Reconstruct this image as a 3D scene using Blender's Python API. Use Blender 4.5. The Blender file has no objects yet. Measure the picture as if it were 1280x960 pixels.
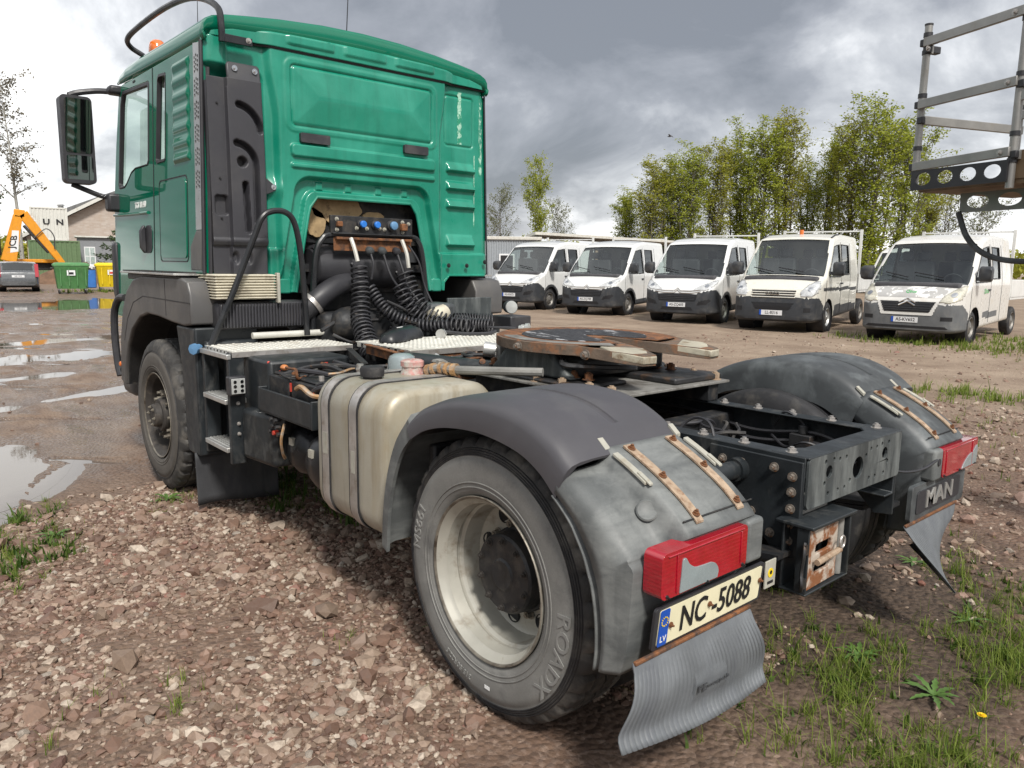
import bpy, math, random
import numpy as np
from mathutils import Vector, Matrix, noise as mnoise
from mathutils.geometry import tessellate_polygon
from mathutils.bvhtree import BVHTree
PI = math.pi
R = math.radians
random.seed(7)
rng = np.random.default_rng(11)
scene = bpy.context.scene
COL = scene.collection

# ------------------------------------------------------------------ camera
cam_d = bpy.data.cameras.new('camera')
cam_d.lens = 26.59
cam_d.sensor_width = 36
cam_d.clip_start = 0.05
cam_d.clip_end = 3000
cam = bpy.data.objects.new('camera', cam_d)
COL.objects.link(cam)
_y, _p, _r = R(-40.98), R(-8.905), R(0.807)
_fw = Vector((math.cos(_y) * math.cos(_p), math.sin(_y) * math.cos(_p), math.sin(_p)))
_rt = _fw.cross(Vector((0, 0, 1))).normalized()
_up = _rt.cross(_fw)
_r2 = _rt * math.cos(_r) + _up * math.sin(_r)
_u2 = -_rt * math.sin(_r) + _up * math.cos(_r)
_m = Matrix((_r2, _u2, -_fw)).transposed().to_4x4()
_m.translation = Vector((-1.973, 2.786, 1.607))
cam.matrix_world = _m
scene.camera = cam

# ------------------------------------------------------------------ world and sun
SUN_EL, SUN_AZ = 48.0, 158.0      # azimuth counted from +X towards +Y
world = bpy.data.worlds.new('World')
scene.world = world
world.use_nodes = True
wt = world.node_tree
wt.nodes.clear()
def wn(t, **k):
    n = wt.nodes.new(t)
    for a, b in k.items():
        setattr(n, a, b)
    return n
def wl(a, b):
    wt.links.new(a, b)
sky = wn('ShaderNodeTexSky', sky_type='NISHITA', sun_disc=False)
sky.sun_elevation = R(SUN_EL)
sky.sun_rotation = R(90 - SUN_AZ)
sky.air_density = 1.4
skybg = wn('ShaderNodeBackground')
skybg.inputs['Strength'].default_value = 0.11
wl(sky.outputs[0], skybg.inputs['Color'])
tc = wn('ShaderNodeTexCoord')
sep = wn('ShaderNodeSeparateXYZ')
wl(tc.outputs['Generated'], sep.inputs[0])
def wmath(op, a, b=None, c=None, clamp=False):
    n = wn('ShaderNodeMath', operation=op)
    n.use_clamp = clamp
    for i, v in enumerate((a, b, c)):
        if v is None:
            continue
        if isinstance(v, (int, float)):
            n.inputs[i].default_value = v
        else:
            wl(v, n.inputs[i])
    return n.outputs[0]
zc = wmath('MAXIMUM', sep.outputs[2], 0.0)
den = wmath('ADD', zc, 0.40)
cx = wmath('DIVIDE', sep.outputs[0], den)
cy = wmath('DIVIDE', sep.outputs[1], den)
comb = wn('ShaderNodeCombineXYZ')
wl(cx, comb.inputs[0])
wl(cy, comb.inputs[1])
def wnoise(scale, detail, rough, off, dist=0.0):
    mp = wn('ShaderNodeMapping')
    mp.inputs['Location'].default_value = off
    wl(comb.outputs[0], mp.inputs[0])
    n = wn('ShaderNodeTexNoise')
    n.inputs['Scale'].default_value = scale
    n.inputs['Detail'].default_value = detail
    n.inputs['Roughness'].default_value = rough
    n.inputs['Distortion'].default_value = dist
    wl(mp.outputs[0], n.inputs['Vector'])
    return n.outputs['Fac']
CLOUD_OFF = (11.3, 4.2, 0.0)
n1 = wnoise(0.80, 2, 0.45, CLOUD_OFF, 0.2)
n2 = wnoise(2.6, 10, 0.58, (CLOUD_OFF[0] + 5, CLOUD_OFF[1], 2.0), 0.35)
mixn = wmath('ADD', wmath('MULTIPLY', n1, 0.55), wmath('MULTIPLY', n2, 0.45))
# a pale band all round the horizon
band = wmath('MULTIPLY', wmath('POWER', wmath('SUBTRACT', 1.0, zc), 26.0), 0.075)
tone = wmath('ADD', mixn, band)
ramp = wn('ShaderNodeValToRGB')
cr = ramp.color_ramp
cr.elements[0].position = 0.39
cr.elements[0].color = (0.20, 0.214, 0.245, 1)
cr.elements[1].position = 0.62
cr.elements[1].color = (1.10, 1.09, 1.07, 1)
e = cr.elements.new(0.455); e.color = (0.30, 0.314, 0.35, 1)
e = cr.elements.new(0.51); e.color = (0.50, 0.515, 0.545, 1)
e = cr.elements.new(0.555); e.color = (0.78, 0.79, 0.81, 1)
wl(tone, ramp.inputs[0])
cloudbg = wn('ShaderNodeBackground')
cloudbg.inputs['Strength'].default_value = 1.0
wl(ramp.outputs[0], cloudbg.inputs['Color'])
mixs = wn('ShaderNodeMixShader')
mixs.inputs[0].default_value = 0.93
wl(skybg.outputs[0], mixs.inputs[1])
wl(cloudbg.outputs[0], mixs.inputs[2])
wo = wn('ShaderNodeOutputWorld')
wl(mixs.outputs[0], wo.inputs[0])

sun_d = bpy.data.lights.new('sun', 'SUN')
sun_d.energy = 3.2
sun_d.angle = R(9)
sun_d.color = (1.0, 0.955, 0.89)
sun = bpy.data.objects.new('sun', sun_d)
COL.objects.link(sun)
_sd = Vector((math.cos(R(SUN_EL)) * math.cos(R(SUN_AZ)), math.cos(R(SUN_EL)) * math.sin(R(SUN_AZ)), math.sin(R(SUN_EL))))
sun.rotation_euler = _sd.to_track_quat('Z', 'Y').to_euler()
scene.view_settings.view_transform = 'Standard'
scene.view_settings.look = 'None'
scene.view_settings.gamma = 1.0
scene.view_settings.use_curve_mapping = False
scene.view_settings.exposure = 0.45
scene.cycles.max_bounces = 8
scene.cycles.transparent_max_bounces = 16

# ------------------------------------------------------------------ materials
MATS = {}
def srgb(r, g, b):
    def f(c):
        c /= 255.0
        return c / 12.92 if c <= 0.04045 else ((c + 0.055) / 1.055) ** 2.4
    return (f(r), f(g), f(b))
class NT:
    def __init__(s, name):
        s.m = bpy.data.materials.new(name)
        s.m.use_nodes = True
        s.t = s.m.node_tree
        s.b = s.t.nodes['Principled BSDF']
        s.tc = None
    def n(s, t, **k):
        n = s.t.nodes.new(t)
        for a, b in k.items():
            setattr(n, a, b)
        return n
    def l(s, a, b):
        s.t.links.new(a, b)
    def put(s, sock, v):
        if hasattr(v, 'is_linked'):
            s.l(v, sock)
        elif isinstance(v, (tuple, list)):
            sock.default_value = (*v, 1) if len(v) == 3 and sock.type == 'RGBA' else v
        else:
            sock.default_value = v
    def coord(s, kind='Object', scale=(1, 1, 1)):
        if s.tc is None:
            s.tc = s.n('ShaderNodeTexCoord')
        mp = s.n('ShaderNodeMapping')
        mp.inputs['Scale'].default_value = scale
        s.l(s.tc.outputs[kind], mp.inputs[0])
        return mp.outputs[0]
    def noise(s, scale, detail=5, rough=.55, vec=None, dist=0):
        n = s.n('ShaderNodeTexNoise')
        n.inputs['Scale'].default_value = scale
        n.inputs['Detail'].default_value = detail
        n.inputs['Roughness'].default_value = rough
        n.inputs['Distortion'].default_value = dist
        s.l(vec if vec is not None else s.coord(), n.inputs['Vector'])
        return n.outputs['Fac']
    def rng(s, v, a, b, c=0, d=1):
        n = s.n('ShaderNodeMapRange')
        n.inputs[1].default_value = a; n.inputs[2].default_value = b
        n.inputs[3].default_value = c; n.inputs[4].default_value = d
        s.l(v, n.inputs[0])
        return n.outputs[0]
    def mix(s, f, a, b):
        n = s.n('ShaderNodeMix', data_type='RGBA')
        s.put(n.inputs[0], f); s.put(n.inputs[6], a); s.put(n.inputs[7], b)
        return n.outputs[2]
    def math(s, op, a, b=0.0):
        n = s.n('ShaderNodeMath', operation=op)
        s.put(n.inputs[0], a); s.put(n.inputs[1], b)
        return n.outputs[0]
    def ramp(s, f, stops, interp='LINEAR'):
        n = s.n('ShaderNodeValToRGB')
        c = n.color_ramp
        c.interpolation = interp
        c.elements[0].position, c.elements[0].color = stops[0][0], (*stops[0][1], 1)
        c.elements[1].position, c.elements[1].color = stops[-1][0], (*stops[-1][1], 1)
        for p, col in stops[1:-1]:
            e = c.elements.new(p); e.color = (*col, 1)
        s.l(f, n.inputs[0])
        return n.outputs[0]
    def bump(s, h, strength=.3, dist=.005):
        n = s.n('ShaderNodeBump')
        n.inputs['Strength'].default_value = strength
        n.inputs['Distance'].default_value = dist
        s.l(h, n.inputs['Height'])
        s.l(n.outputs[0], s.b.inputs['Normal'])
        return n.outputs[0]
    def P(s, **k):
        for a, v in k.items():
            s.put(s.b.inputs[a.replace('_', ' ')], v)
        return s

def mat(name, col, rough=.5, metal=0., var=.25, scale=5., col2=None, thr=(.52, .66), dscale=7., stretch=(1, 1, 1),
        bump=.0, bscale=90., coat=0., rvar=.1, spec=.5, fine=0.0, streak=None):
    """painted / plastic / metal surface: tonal variation, patches of a second colour (dust, rust, fading), grain."""
    k = NT(name)
    a = k.noise(scale, 6, .6)
    lo = tuple(c * (1 - var) for c in col); hi = tuple(min(1, c * (1 + var)) for c in col)
    c = k.mix(k.rng(a, .3, .7), lo, hi)
    if fine:
        f = k.noise(160, 2, .6)
        c = k.mix(k.rng(f, .35, .65, 0, fine), c, tuple(x * .45 for x in col))
    if col2:
        d = k.noise(dscale, 9, .62, k.coord(scale=stretch), .3)
        fac = k.rng(d, *thr)
        c = k.mix(fac, c, col2)
    if streak:
        sn_ = k.noise(1.0, 7, .62, k.coord(scale=(16, 16, 1.1)))
        c = k.mix(k.rng(sn_, .5, .72, 0, streak[1]), c, streak[0])
    k.P(Base_Color=c, Metallic=metal)
    r = k.noise(scale * 2.3, 5, .6)
    k.P(Roughness=k.rng(r, .3, .7, max(.02, rough - rvar), min(1, rough + rvar)))
    k.b.inputs['Specular IOR Level'].default_value = spec
    if coat:
        k.P(Coat_Weight=coat, Coat_Roughness=.04)
    if bump:
        k.bump(k.noise(bscale, 5, .6), bump, .004)
    MATS[name] = k.m
    return k.m

GREEN = srgb(14, 122, 88)
mat('green_gloss', srgb(6, 102, 78), .035, var=.04, rvar=.012)
mat('green_faded', srgb(16, 124, 101), .36, var=.12, scale=2.2, fine=.10, col2=srgb(54, 150, 128), thr=(.42, .85), dscale=2.5, streak=(srgb(10, 82, 62), .28), coat=.25, rvar=.1, bump=.02, bscale=60)
mat('green_scratch', srgb(150, 190, 170), .7, col2=srgb(30, 130, 100), thr=(.45, .55), dscale=22)
mat('black_plastic', (.026, .026, .030), .48, var=.2, col2=(.075, .072, .070), thr=(.55, .85), dscale=4, bump=.1, bscale=420, rvar=.08)
mat('snorkel_plastic', (.034, .034, .040), .5, var=.12, col2=(.07, .068, .066), thr=(.5, .9), dscale=3.5, bump=.15, bscale=500, rvar=.06)
mat('fender_plastic', (.062, .060, .067), .46, var=.12, scale=3, col2=(.11, .108, .105), thr=(.48, .9), dscale=3, bump=.12, bscale=520, rvar=.07)
mat('fender_plastic_cab', (.075, .073, .072), .42, var=.15, scale=3, col2=(.13, .12, .105), thr=(.5, .85), dscale=3, bump=.1, bscale=500, rvar=.07)
mat('grey_plastic', (.10, .107, .107), .58, var=.25, scale=4, col2=(.215, .225, .218), thr=(.45, .78), dscale=7, streak=((.05, .055, .056), .55), stretch=(1, .35, 1.6), bump=.12, bscale=300, fine=.15)
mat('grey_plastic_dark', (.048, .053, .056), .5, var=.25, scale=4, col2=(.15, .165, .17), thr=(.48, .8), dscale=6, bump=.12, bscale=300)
mat('rubber', (.018, .018, .020), .7, var=.3, scale=8, col2=(.09, .082, .072), thr=(.5, .8), dscale=10, bump=.25, bscale=200)
mat('tyre_side', (.185, .183, .172), .78, var=.18, scale=6, col2=(.058, .058, .058), thr=(.55, .82), dscale=5, bump=.1, bscale=150, fine=.2)
mat('tyre_side_front', (.088, .080, .070), .8, var=.2, scale=6, col2=(.035, .033, .032), thr=(.55, .8), dscale=6, bump=.1, bscale=150, fine=.2)
mat('tyre_letter', (.205, .203, .192), .8, var=.15)
mat('tyre_tread', (.034, .033, .032), .75, var=.3, scale=8, col2=(.13, .12, .105), thr=(.48, .72), dscale=9, bump=.25, bscale=150)
mat('tyre_letter_front', (.06, .055, .05), .8, var=.15)
mat('rim_paint', (.37, .36, .315), .45, .2, var=.15, scale=4, col2=(.17, .135, .095), thr=(.52, .74), dscale=9, bump=.05, bscale=60)
mat('rim_dirty', (.22, .20, .165), .5, .4, var=.25, scale=8, col2=(.06, .045, .033), thr=(.46, .66), dscale=11, bump=.2, bscale=50)
mat('rim_dark', (.045, .04, .036), .7, .2, var=.3, scale=8, col2=(.12, .10, .08), thr=(.5, .75), dscale=14, bump=.2)
mat('hub_black', (.022, .023, .025), .5, .2, var=.3, scale=12, col2=(.075, .068, .06), thr=(.5, .75), dscale=16, bump=.2, bscale=60)
mat('chassis', (.018, .022, .025), .45, .1, var=.4, scale=7, col2=(.095, .095, .09), thr=(.54, .78), dscale=9, stretch=(1, 1, .5), bump=.12, bscale=120, fine=.25)
mat('chassis_dusty', (.048, .056, .058), .55, .1, var=.3, scale=6, col2=(.19, .205, .20), thr=(.46, .72), dscale=10, stretch=(1, 1, .22), bump=.15, bscale=140, fine=.2)
mat('chassis_black', (.012, .013, .015), .6, .1, var=.4, scale=9, col2=(.06, .052, .044), thr=(.5, .72), dscale=13, bump=.3, bscale=80)
mat('black_paint', (.012, .013, .015), .34, var=.3, col2=(.05, .05, .052), thr=(.55, .8), bump=.03)
mat('dark_steel', (.05, .05, .052), .5, .6, var=.35, scale=10, col2=(.13, .08, .05), thr=(.55, .7), dscale=14, bump=.2)
mat('rust', (.20, .082, .032), .82, .1, var=.5, scale=14, col2=(.055, .034, .026), thr=(.46, .64), dscale=22, bump=.6, bscale=130, fine=.3)
mat('rust_pale', (.34, .255, .18), .8, .1, var=.25, scale=22, col2=(.20, .115, .065), thr=(.48, .7), dscale=45, bump=.4, bscale=200)
mat('rust_paint', (.42, .36, .30), .7, 0, var=.2, scale=14, col2=(.20, .078, .03), thr=(.44, .54), dscale=17, bump=.4, bscale=110)
mat('grease', (.012, .010, .010), .45, .0, var=.4, scale=20, col2=(.38, .38, .39), thr=(.60, .64), dscale=9, stretch=(1, 2.2, 1), bump=.8, bscale=60)  # pale specks are glints on the grease, put into its colour
mat('rust_edge', (.13, .095, .07), .8, .1, var=.4, scale=10, col2=(.21, .10, .05), thr=(.5, .62), dscale=12, bump=.6, bscale=60, fine=.3)
mat('horn_worn', (.40, .37, .29), .55, .25, var=.25, scale=9, col2=(.17, .11, .06), thr=(.52, .66), dscale=11, bump=.3, bscale=60)
mat('bolt_steel', (.20, .175, .15), .55, .4, var=.3, scale=30, col2=(.20, .10, .05), thr=(.5, .6), dscale=25, bump=.2)
mat('tank_alu', (.37, .35, .29), .46, .25, var=.12, scale=3, col2=(.29, .24, .15), thr=(.44, .8), dscale=4.5, stretch=(1.6, 1, .5), bump=.08, bscale=90, fine=.1, streak=((.20, .155, .09), .6))
mat('alu', (.55, .55, .53), .36, .7, var=.15, scale=6, col2=(.30, .28, .25), thr=(.55, .8), dscale=10, bump=.08)
mat('steel_strap', (.42, .40, .38), .4, .6, var=.2, scale=8, col2=(.22, .18, .14), thr=(.5, .75), dscale=14, bump=.1)
mat('galv_white', (.56, .55, .50), .55, .15, var=.14, scale=5, col2=(.34, .30, .24), thr=(.54, .78), dscale=8, bump=.1, fine=.12)
mat('cream_strap', (.36, .35, .30), .55, .1, var=.2, col2=(.30, .27, .21), thr=(.55, .7), dscale=25)
mat('bellows', (.50, .465, .37), .65, var=.2, col2=(.2, .17, .13), thr=(.5, .75), dscale=9)
mat('chrome', (.72, .72, .71), .16, 1., var=.1)
mat('vent_metal', (.46, .46, .45), .34, .75, var=.15, col2=(.25, .22, .18), thr=(.6, .8))
mat('red_lens', (.32, .005, .016), .13, var=.15, scale=14, coat=1., col2=(.42, .05, .07), thr=(.55, .85), rvar=.06, bump=.05, bscale=40)
_k = MATS['red_lens'].node_tree
_w = _k.nodes.new('ShaderNodeTexWave'); _w.inputs['Scale'].default_value = 26; _w.bands_direction = 'Z'
_t = _k.nodes.new('ShaderNodeTexCoord'); _k.links.new(_t.outputs['Object'], _w.inputs['Vector'])
_b = _k.nodes.new('ShaderNodeBump'); _b.inputs['Strength'].default_value = .10; _b.inputs['Distance'].default_value = .003
_k.links.new(_w.outputs['Fac'], _b.inputs['Height']); _k.links.new(_b.outputs[0], _k.nodes['Principled BSDF'].inputs['Normal'])
mat('grey_lens', (.22, .26, .27), .3, var=.12, scale=9, coat=.6)
mat('clear_lens', (.36, .37, .36), .12, var=.2, coat=1.)
mat('orange_lens', (.62, .14, .015), .2, var=.1, coat=1.)
mat('blue_cap', (.02, .16, .55), .4, var=.15)
mat('blue_cap_light', (.10, .22, .38), .42, var=.15)
mat('plate_yellow', (.70, .66, .46), .45, var=.07, scale=9, col2=(.42, .36, .22), thr=(.62, .8), dscale=20)
mat('plate_white', (.68, .69, .70), .4, var=.06)
mat('plate_blue', (.012, .075, .40), .4, var=.08)
mat('lettering_black', (.010, .010, .012), .5, var=.1)
mat('lettering_white', (.72, .73, .72), .45, var=.05)
mat('sticker_yellow', (.68, .5, .02), .5, var=.1)
mat('foam', (.36, .255, .135), .95, var=.35, scale=9, col2=(.10, .065, .04), thr=(.58, .7), dscale=14, bump=1., bscale=40)
mat('flap_rubber', (.12, .13, .14), .6, var=.3, scale=5, col2=(.085, .092, .105), thr=(.5, .72), dscale=8, stretch=(1, 1, .35), bump=.15, bscale=130, fine=.15)
mat('flap_print', (.05, .054, .06), .6, var=.1)
mat('flap_dark', (.030, .031, .034), .65, var=.3, scale=5, col2=(.075, .072, .068), thr=(.5, .8), dscale=8, stretch=(3, 1, .2), bump=.15)
mat('brass', (.42, .25, .12), .5, .4, var=.3, scale=14, col2=(.36, .32, .27), thr=(.45, .65), dscale=20, bump=.2)
mat('grey_cast', (.22, .215, .20), .6, .2, var=.3, scale=7, col2=(.07, .06, .05), thr=(.5, .7), dscale=8, bump=.35, bscale=60)
mat('pink_cap', (.40, .20, .18), .6, var=.3, scale=20, col2=(.40, .37, .33), thr=(.45, .6), dscale=25)
mat('red_plastic', (.5, .05, .03), .4, var=.2)
mat('orange_plastic', (.38, .14, .045), .5, var=.3)
mat('seat_cloth', (.035, .037, .04), .85, var=.3)
# glass: a real clear pane
def glass(name, tint, rough=.02, add=.035):
    k = NT(name)
    g = k.n('ShaderNodeBsdfGlossy'); g.inputs['Roughness'].default_value = rough
    g.inputs['Color'].default_value = (.95, .97, .97, 1)
    t = k.n('ShaderNodeBsdfTransparent'); t.inputs['Color'].default_value = (*tint, 1)
    fr = k.n('ShaderNodeFresnel'); fr.inputs['IOR'].default_value = 1.5
    bf = k.n('ShaderNodeNewGeometry')
    f2 = k.math('MULTIPLY', k.math('ADD', k.math('MULTIPLY', fr.outputs[0], 1.25), add), k.math('SUBTRACT', 1.0, bf.outputs['Backfacing']))
    m = k.n('ShaderNodeMixShader')
    k.l(f2, m.inputs[0]); k.l(t.outputs[0], m.inputs[1]); k.l(g.outputs[0], m.inputs[2])
    k.l(m.outputs[0], k.t.nodes['Material Output'].inputs[0])
    MATS[name] = k.m
glass('window_glass', (.86, .93, .89))
glass('van_glass', (.70, .76, .74), add=.045)
mat('mirror_glass', (.28, .29, .29), .03, 1., var=.02, rvar=.01)

# ------------------------------------------------------------------ mesh helpers
def basis(d):
    d = Vector(d).normalized()
    a = Vector((0, 0, 1)) if abs(d.z) < .9 else Vector((1, 0, 0))
    u = a.cross(d).normalized()
    return u, d.cross(u), d
class MB:
    def __init__(s):
        s.v = []; s.f = []
    def add(s, vs, fs):
        o = len(s.v)
        s.v.extend([tuple(p) for p in vs]); s.f.extend([tuple(i + o for i in f) for f in fs])
        return s
    def box(s, x0, x1, y0, y1, z0, z1, rot=None, about=None):
        vs = [Vector((x, y, z)) for x in (x0, x1) for y in (y0, y1) for z in (z0, z1)]
        if rot is not None:
            c = Vector(about) if about else Vector(((x0 + x1) / 2, (y0 + y1) / 2, (z0 + z1) / 2))
            vs = [c + rot @ (p - c) for p in vs]
        return s.add(vs, [(0, 1, 3, 2), (4, 6, 7, 5), (0, 4, 5, 1), (2, 3, 7, 6), (0, 2, 6, 4), (1, 5, 7, 3)])
    def bar(s, p0, p1, w, h, up=(0, 0, 1)):
        p0, p1 = Vector(p0), Vector(p1)
        d = (p1 - p0).normalized(); u = Vector(up)
        if abs(d.dot(u)) > .99:
            u = Vector((1, 0, 0))
        sd = d.cross(u).normalized() * w / 2; uu = sd.cross(d).normalized() * h / 2
        vs = [p + a * sd + b * uu for p in (p0, p1) for a, b in ((-1, -1), (1, -1), (1, 1), (-1, 1))]
        return s.add(vs, [(0, 1, 2, 3), (7, 6, 5, 4), (0, 4, 5, 1), (1, 5, 6, 2), (2, 6, 7, 3), (3, 7, 4, 0)])
    def cyl(s, p0, p1, r0, r1=None, n=16, caps=True):
        r1 = r0 if r1 is None else r1
        p0, p1 = Vector(p0), Vector(p1)
        u, w, d = basis(p1 - p0)
        vs = [p + (u * math.cos(2 * PI * i / n) + w * math.sin(2 * PI * i / n)) * r for p, r in ((p0, r0), (p1, r1)) for i in range(n)]
        fs = [(i, (i + 1) % n, n + (i + 1) % n, n + i) for i in range(n)]
        if caps:
            fs += [tuple(range(n - 1, -1, -1)), tuple(range(n, 2 * n))]
        return s.add(vs, fs)
    def lathe(s, prof, o=(0, 0, 0), d=(0, 1, 0), n=32, mod=None, closed=False):
        u, w, d = basis(d); o = Vector(o); m = len(prof)
        vs = []
        for i in range(n):
            a = 2 * PI * i / n
            e = u * math.cos(a) + w * math.sin(a)
            for j, (h, r) in enumerate(prof):
                if mod:
                    r = mod(i, j, r)
                vs.append(o + d * h + e * r)
        fs = []
        for i in range(n):
            k = (i + 1) % n
            for j in range(m - 1 + (1 if closed else 0)):
                j2 = (j + 1) % m
                fs.append((i * m + j, k * m + j, k * m + j2, i * m + j2))
        return s.add(vs, fs)
    def tube(s, pts, r, n=8, caps=True, rad=None):
        pts = [Vector(p) for p in pts]; N = len(pts)
        t = [(pts[min(i + 1, N - 1)] - pts[max(i - 1, 0)]).normalized() for i in range(N)]
        u, w, _ = basis(t[0]); vs = []
        for i in range(N):
            u = (u - t[i] * u.dot(t[i])).normalized(); w = t[i].cross(u)
            rr = rad[i] if rad else r
            vs += [pts[i] + (u * math.cos(2 * PI * k / n) + w * math.sin(2 * PI * k / n)) * rr for k in range(n)]
        fs = [(i * n + k, i * n + (k + 1) % n, (i + 1) * n + (k + 1) % n, (i + 1) * n + k) for i in range(N - 1) for k in range(n)]
        if caps:
            fs += [tuple(range(n - 1, -1, -1)), tuple((N - 1) * n + k for k in range(n))]
        return s.add(vs, fs)
    def plate(s, outer, holes, fn, t):
        """flat sheet with holes: 2-D outlines -> fn(u,v) point; t = thickness vector"""
        loops = [outer] + list(holes); flat = [p for l in loops for p in l]
        tri = tessellate_polygon([[Vector((p[0], p[1], 0)) for p in l] for l in loops])
        n = len(flat); t = Vector(t)
        A = [Vector(fn(*p)) for p in flat]
        vs = A + [p + t for p in A]
        fs = [tuple(f) for f in tri] + [tuple(i + n for i in reversed(f)) for f in tri]
        o = 0
        for l in loops:
            m = len(l)
            fs += [(o + i, o + (i + 1) % m, n + o + (i + 1) % m, n + o + i) for i in range(m)]
            o += m
        return s.add(vs, fs)
    def loft(s, rings, closed=True, cap0=True, cap1=True):
        n = len(rings[0]); vs = [p for r in rings for p in r]; fs = []
        for i in range(len(rings) - 1):
            for k in range(n if closed else n - 1):
                fs.append((i * n + k, i * n + (k + 1) % n, (i + 1) * n + (k + 1) % n, (i + 1) * n + k))
        if cap0: fs.append(tuple(range(n - 1, -1, -1)))
        if cap1: fs.append(tuple((len(rings) - 1) * n + k for k in range(n)))
        return s.add(vs, fs)
    def grid(s, nu, nv, fn, skip=None):
        vs = [fn(i / (nu - 1), j / (nv - 1)) for i in range(nu) for j in range(nv)]
        fs = []
        for i in range(nu - 1):
            for j in range(nv - 1):
                if skip and skip((i + .5) / (nu - 1), (j + .5) / (nv - 1)):
                    continue
                fs.append((i * nv + j, (i + 1) * nv + j, (i + 1) * nv + j + 1, i * nv + j + 1))
        return s.add(vs, fs)
    def ball(s, c, r, n=12, m=8, sc=(1, 1, 1)):
        c = Vector(c)
        vs = [c + Vector((sc[0] * r * math.sin(PI * j / m) * math.cos(2 * PI * i / n), sc[1] * r * math.sin(PI * j / m) * math.sin(2 * PI * i / n), sc[2] * r * math.cos(PI * j / m))) for i in range(n) for j in range(m + 1)]
        fs = [(i * (m + 1) + j, i * (m + 1) + j + 1, ((i + 1) % n) * (m + 1) + j + 1, ((i + 1) % n) * (m + 1) + j) for i in range(n) for j in range(m)]
        return s.add(vs, fs)
    def mesh(s, name, fix=True):
        me = bpy.data.meshes.new(name)
        me.from_pydata(s.v, [], s.f)
        if fix:
            import bmesh
            b = bmesh.new(); b.from_mesh(me)
            bmesh.ops.remove_doubles(b, verts=b.verts, dist=1e-6)
            bmesh.ops.recalc_face_normals(b, faces=b.faces)
            b.to_mesh(me); b.free()
        return me
    def build(s, name, m, parent=None, smooth=35, bevel=0, seg=2, fix=True, loc=None):
        if loc is not None:
            L = Vector(loc)
            s.v = [tuple(Vector(p) - L) for p in s.v]
        me = s.mesh(name, fix)
        o = place(name, me, m, parent, smooth, bevel, seg)
        if loc is not None:
            o.location = loc
        return o
def place(name, me, m, parent=None, smooth=35, bevel=0, seg=2):
    me.materials.append(MATS[m] if isinstance(m, str) else m)
    o = bpy.data.objects.new(name, me)
    COL.objects.link(o)
    if parent is not None:
        o.parent = parent
    if smooth:
        me.polygons.foreach_set('use_smooth', [True] * len(me.polygons))
        me.set_sharp_from_angle(angle=R(smooth))
    if bevel:
        b = o.modifiers.new('bevel', 'BEVEL')
        b.width = bevel; b.segments = seg; b.limit_method = 'ANGLE'; b.angle_limit = R(35)
        b.harden_normals = False
    return o
def again(o, parent, loc=None, rot=None, scale=None):
    c = o.copy(); COL.objects.link(c); c.parent = parent
    if loc is not None: c.location = loc
    if rot is not None: c.rotation_euler = rot
    if scale is not None: c.scale = scale
    return c
def copy_tree(o, parent=None):
    c = o.copy(); COL.objects.link(c); c.parent = parent
    for ch in list(o.children):
        copy_tree(ch, c)
    return c
def empty(name, loc, rz=0., label=None, cat=None, group=None):
    o = bpy.data.objects.new(name, None); COL.objects.link(o)
    o.empty_display_size = .2; o.location = loc; o.rotation_euler = (0, 0, rz)
    tag(o, label, cat, group)
    return o
def tag(o, label=None, cat=None, group=None, kind=None):
    if label: o['label'] = label
    if cat: o['category'] = cat
    if group: o['group'] = group
    if kind: o['kind'] = kind
    return o
def text_mb(txt, size, fn, depth=.002, bold=0., sx=1.0, align='CENTER', space=1.0):
    cu = bpy.data.curves.new('lettering', 'FONT')
    cu.body = txt; cu.size = size; cu.align_x = align; cu.align_y = 'CENTER'
    cu.extrude = depth / 2; cu.offset = bold; cu.resolution_u = 3; cu.space_character = space
    o = bpy.data.objects.new('lettering', cu); COL.objects.link(o)
    dg = bpy.context.evaluated_depsgraph_get()
    me = bpy.data.meshes.new_from_object(o.evaluated_get(dg))
    b = MB(); b.add([fn(p.co.x * sx, p.co.y, p.co.z) for p in me.vertices], [tuple(p.vertices) for p in me.polygons])
    bpy.data.objects.remove(o); bpy.data.curves.remove(cu); bpy.data.meshes.remove(me)
    return b
def spline(pts, n=8):
    P = [Vector(p) for p in pts]; P = [P[0] * 2 - P[1]] + P + [P[-1] * 2 - P[-2]]; out = []
    for i in range(1, len(P) - 2):
        a, b, c, d = P[i - 1:i + 3]
        for k in range(n):
            t = k / n
            out.append(.5 * ((2 * b) + (c - a) * t + (2 * a - 5 * b + 4 * c - d) * t * t + (3 * b - a - 3 * c + d) * t ** 3))
    out.append(P[-2])
    return out
def helix(path, turns, r, per=14, rend=None):
    pts = spline(path, 24); N = len(pts)
    cum = [0]
    for a, b in zip(pts, pts[1:]): cum.append(cum[-1] + (b - a).length)
    out = []; n = int(turns * per); u = None
    for k in range(n + 1):
        s = cum[-1] * k / n
        i = max(0, min(N - 2, int(np.searchsorted(cum, s)) - 1))
        f = (s - cum[i]) / max(1e-9, cum[i + 1] - cum[i])
        p = pts[i].lerp(pts[i + 1], f); d = (pts[i + 1] - pts[i]).normalized()
        if u is None: u, w, _ = basis(d)
        u = (u - d * u.dot(d)).normalized(); w = d.cross(u)
        a = 2 * PI * turns * k / n
        rr = r if rend is None else r + (rend - r) * k / n
        out.append(p + (u * math.cos(a) + w * math.sin(a)) * rr)
    return out
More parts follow.
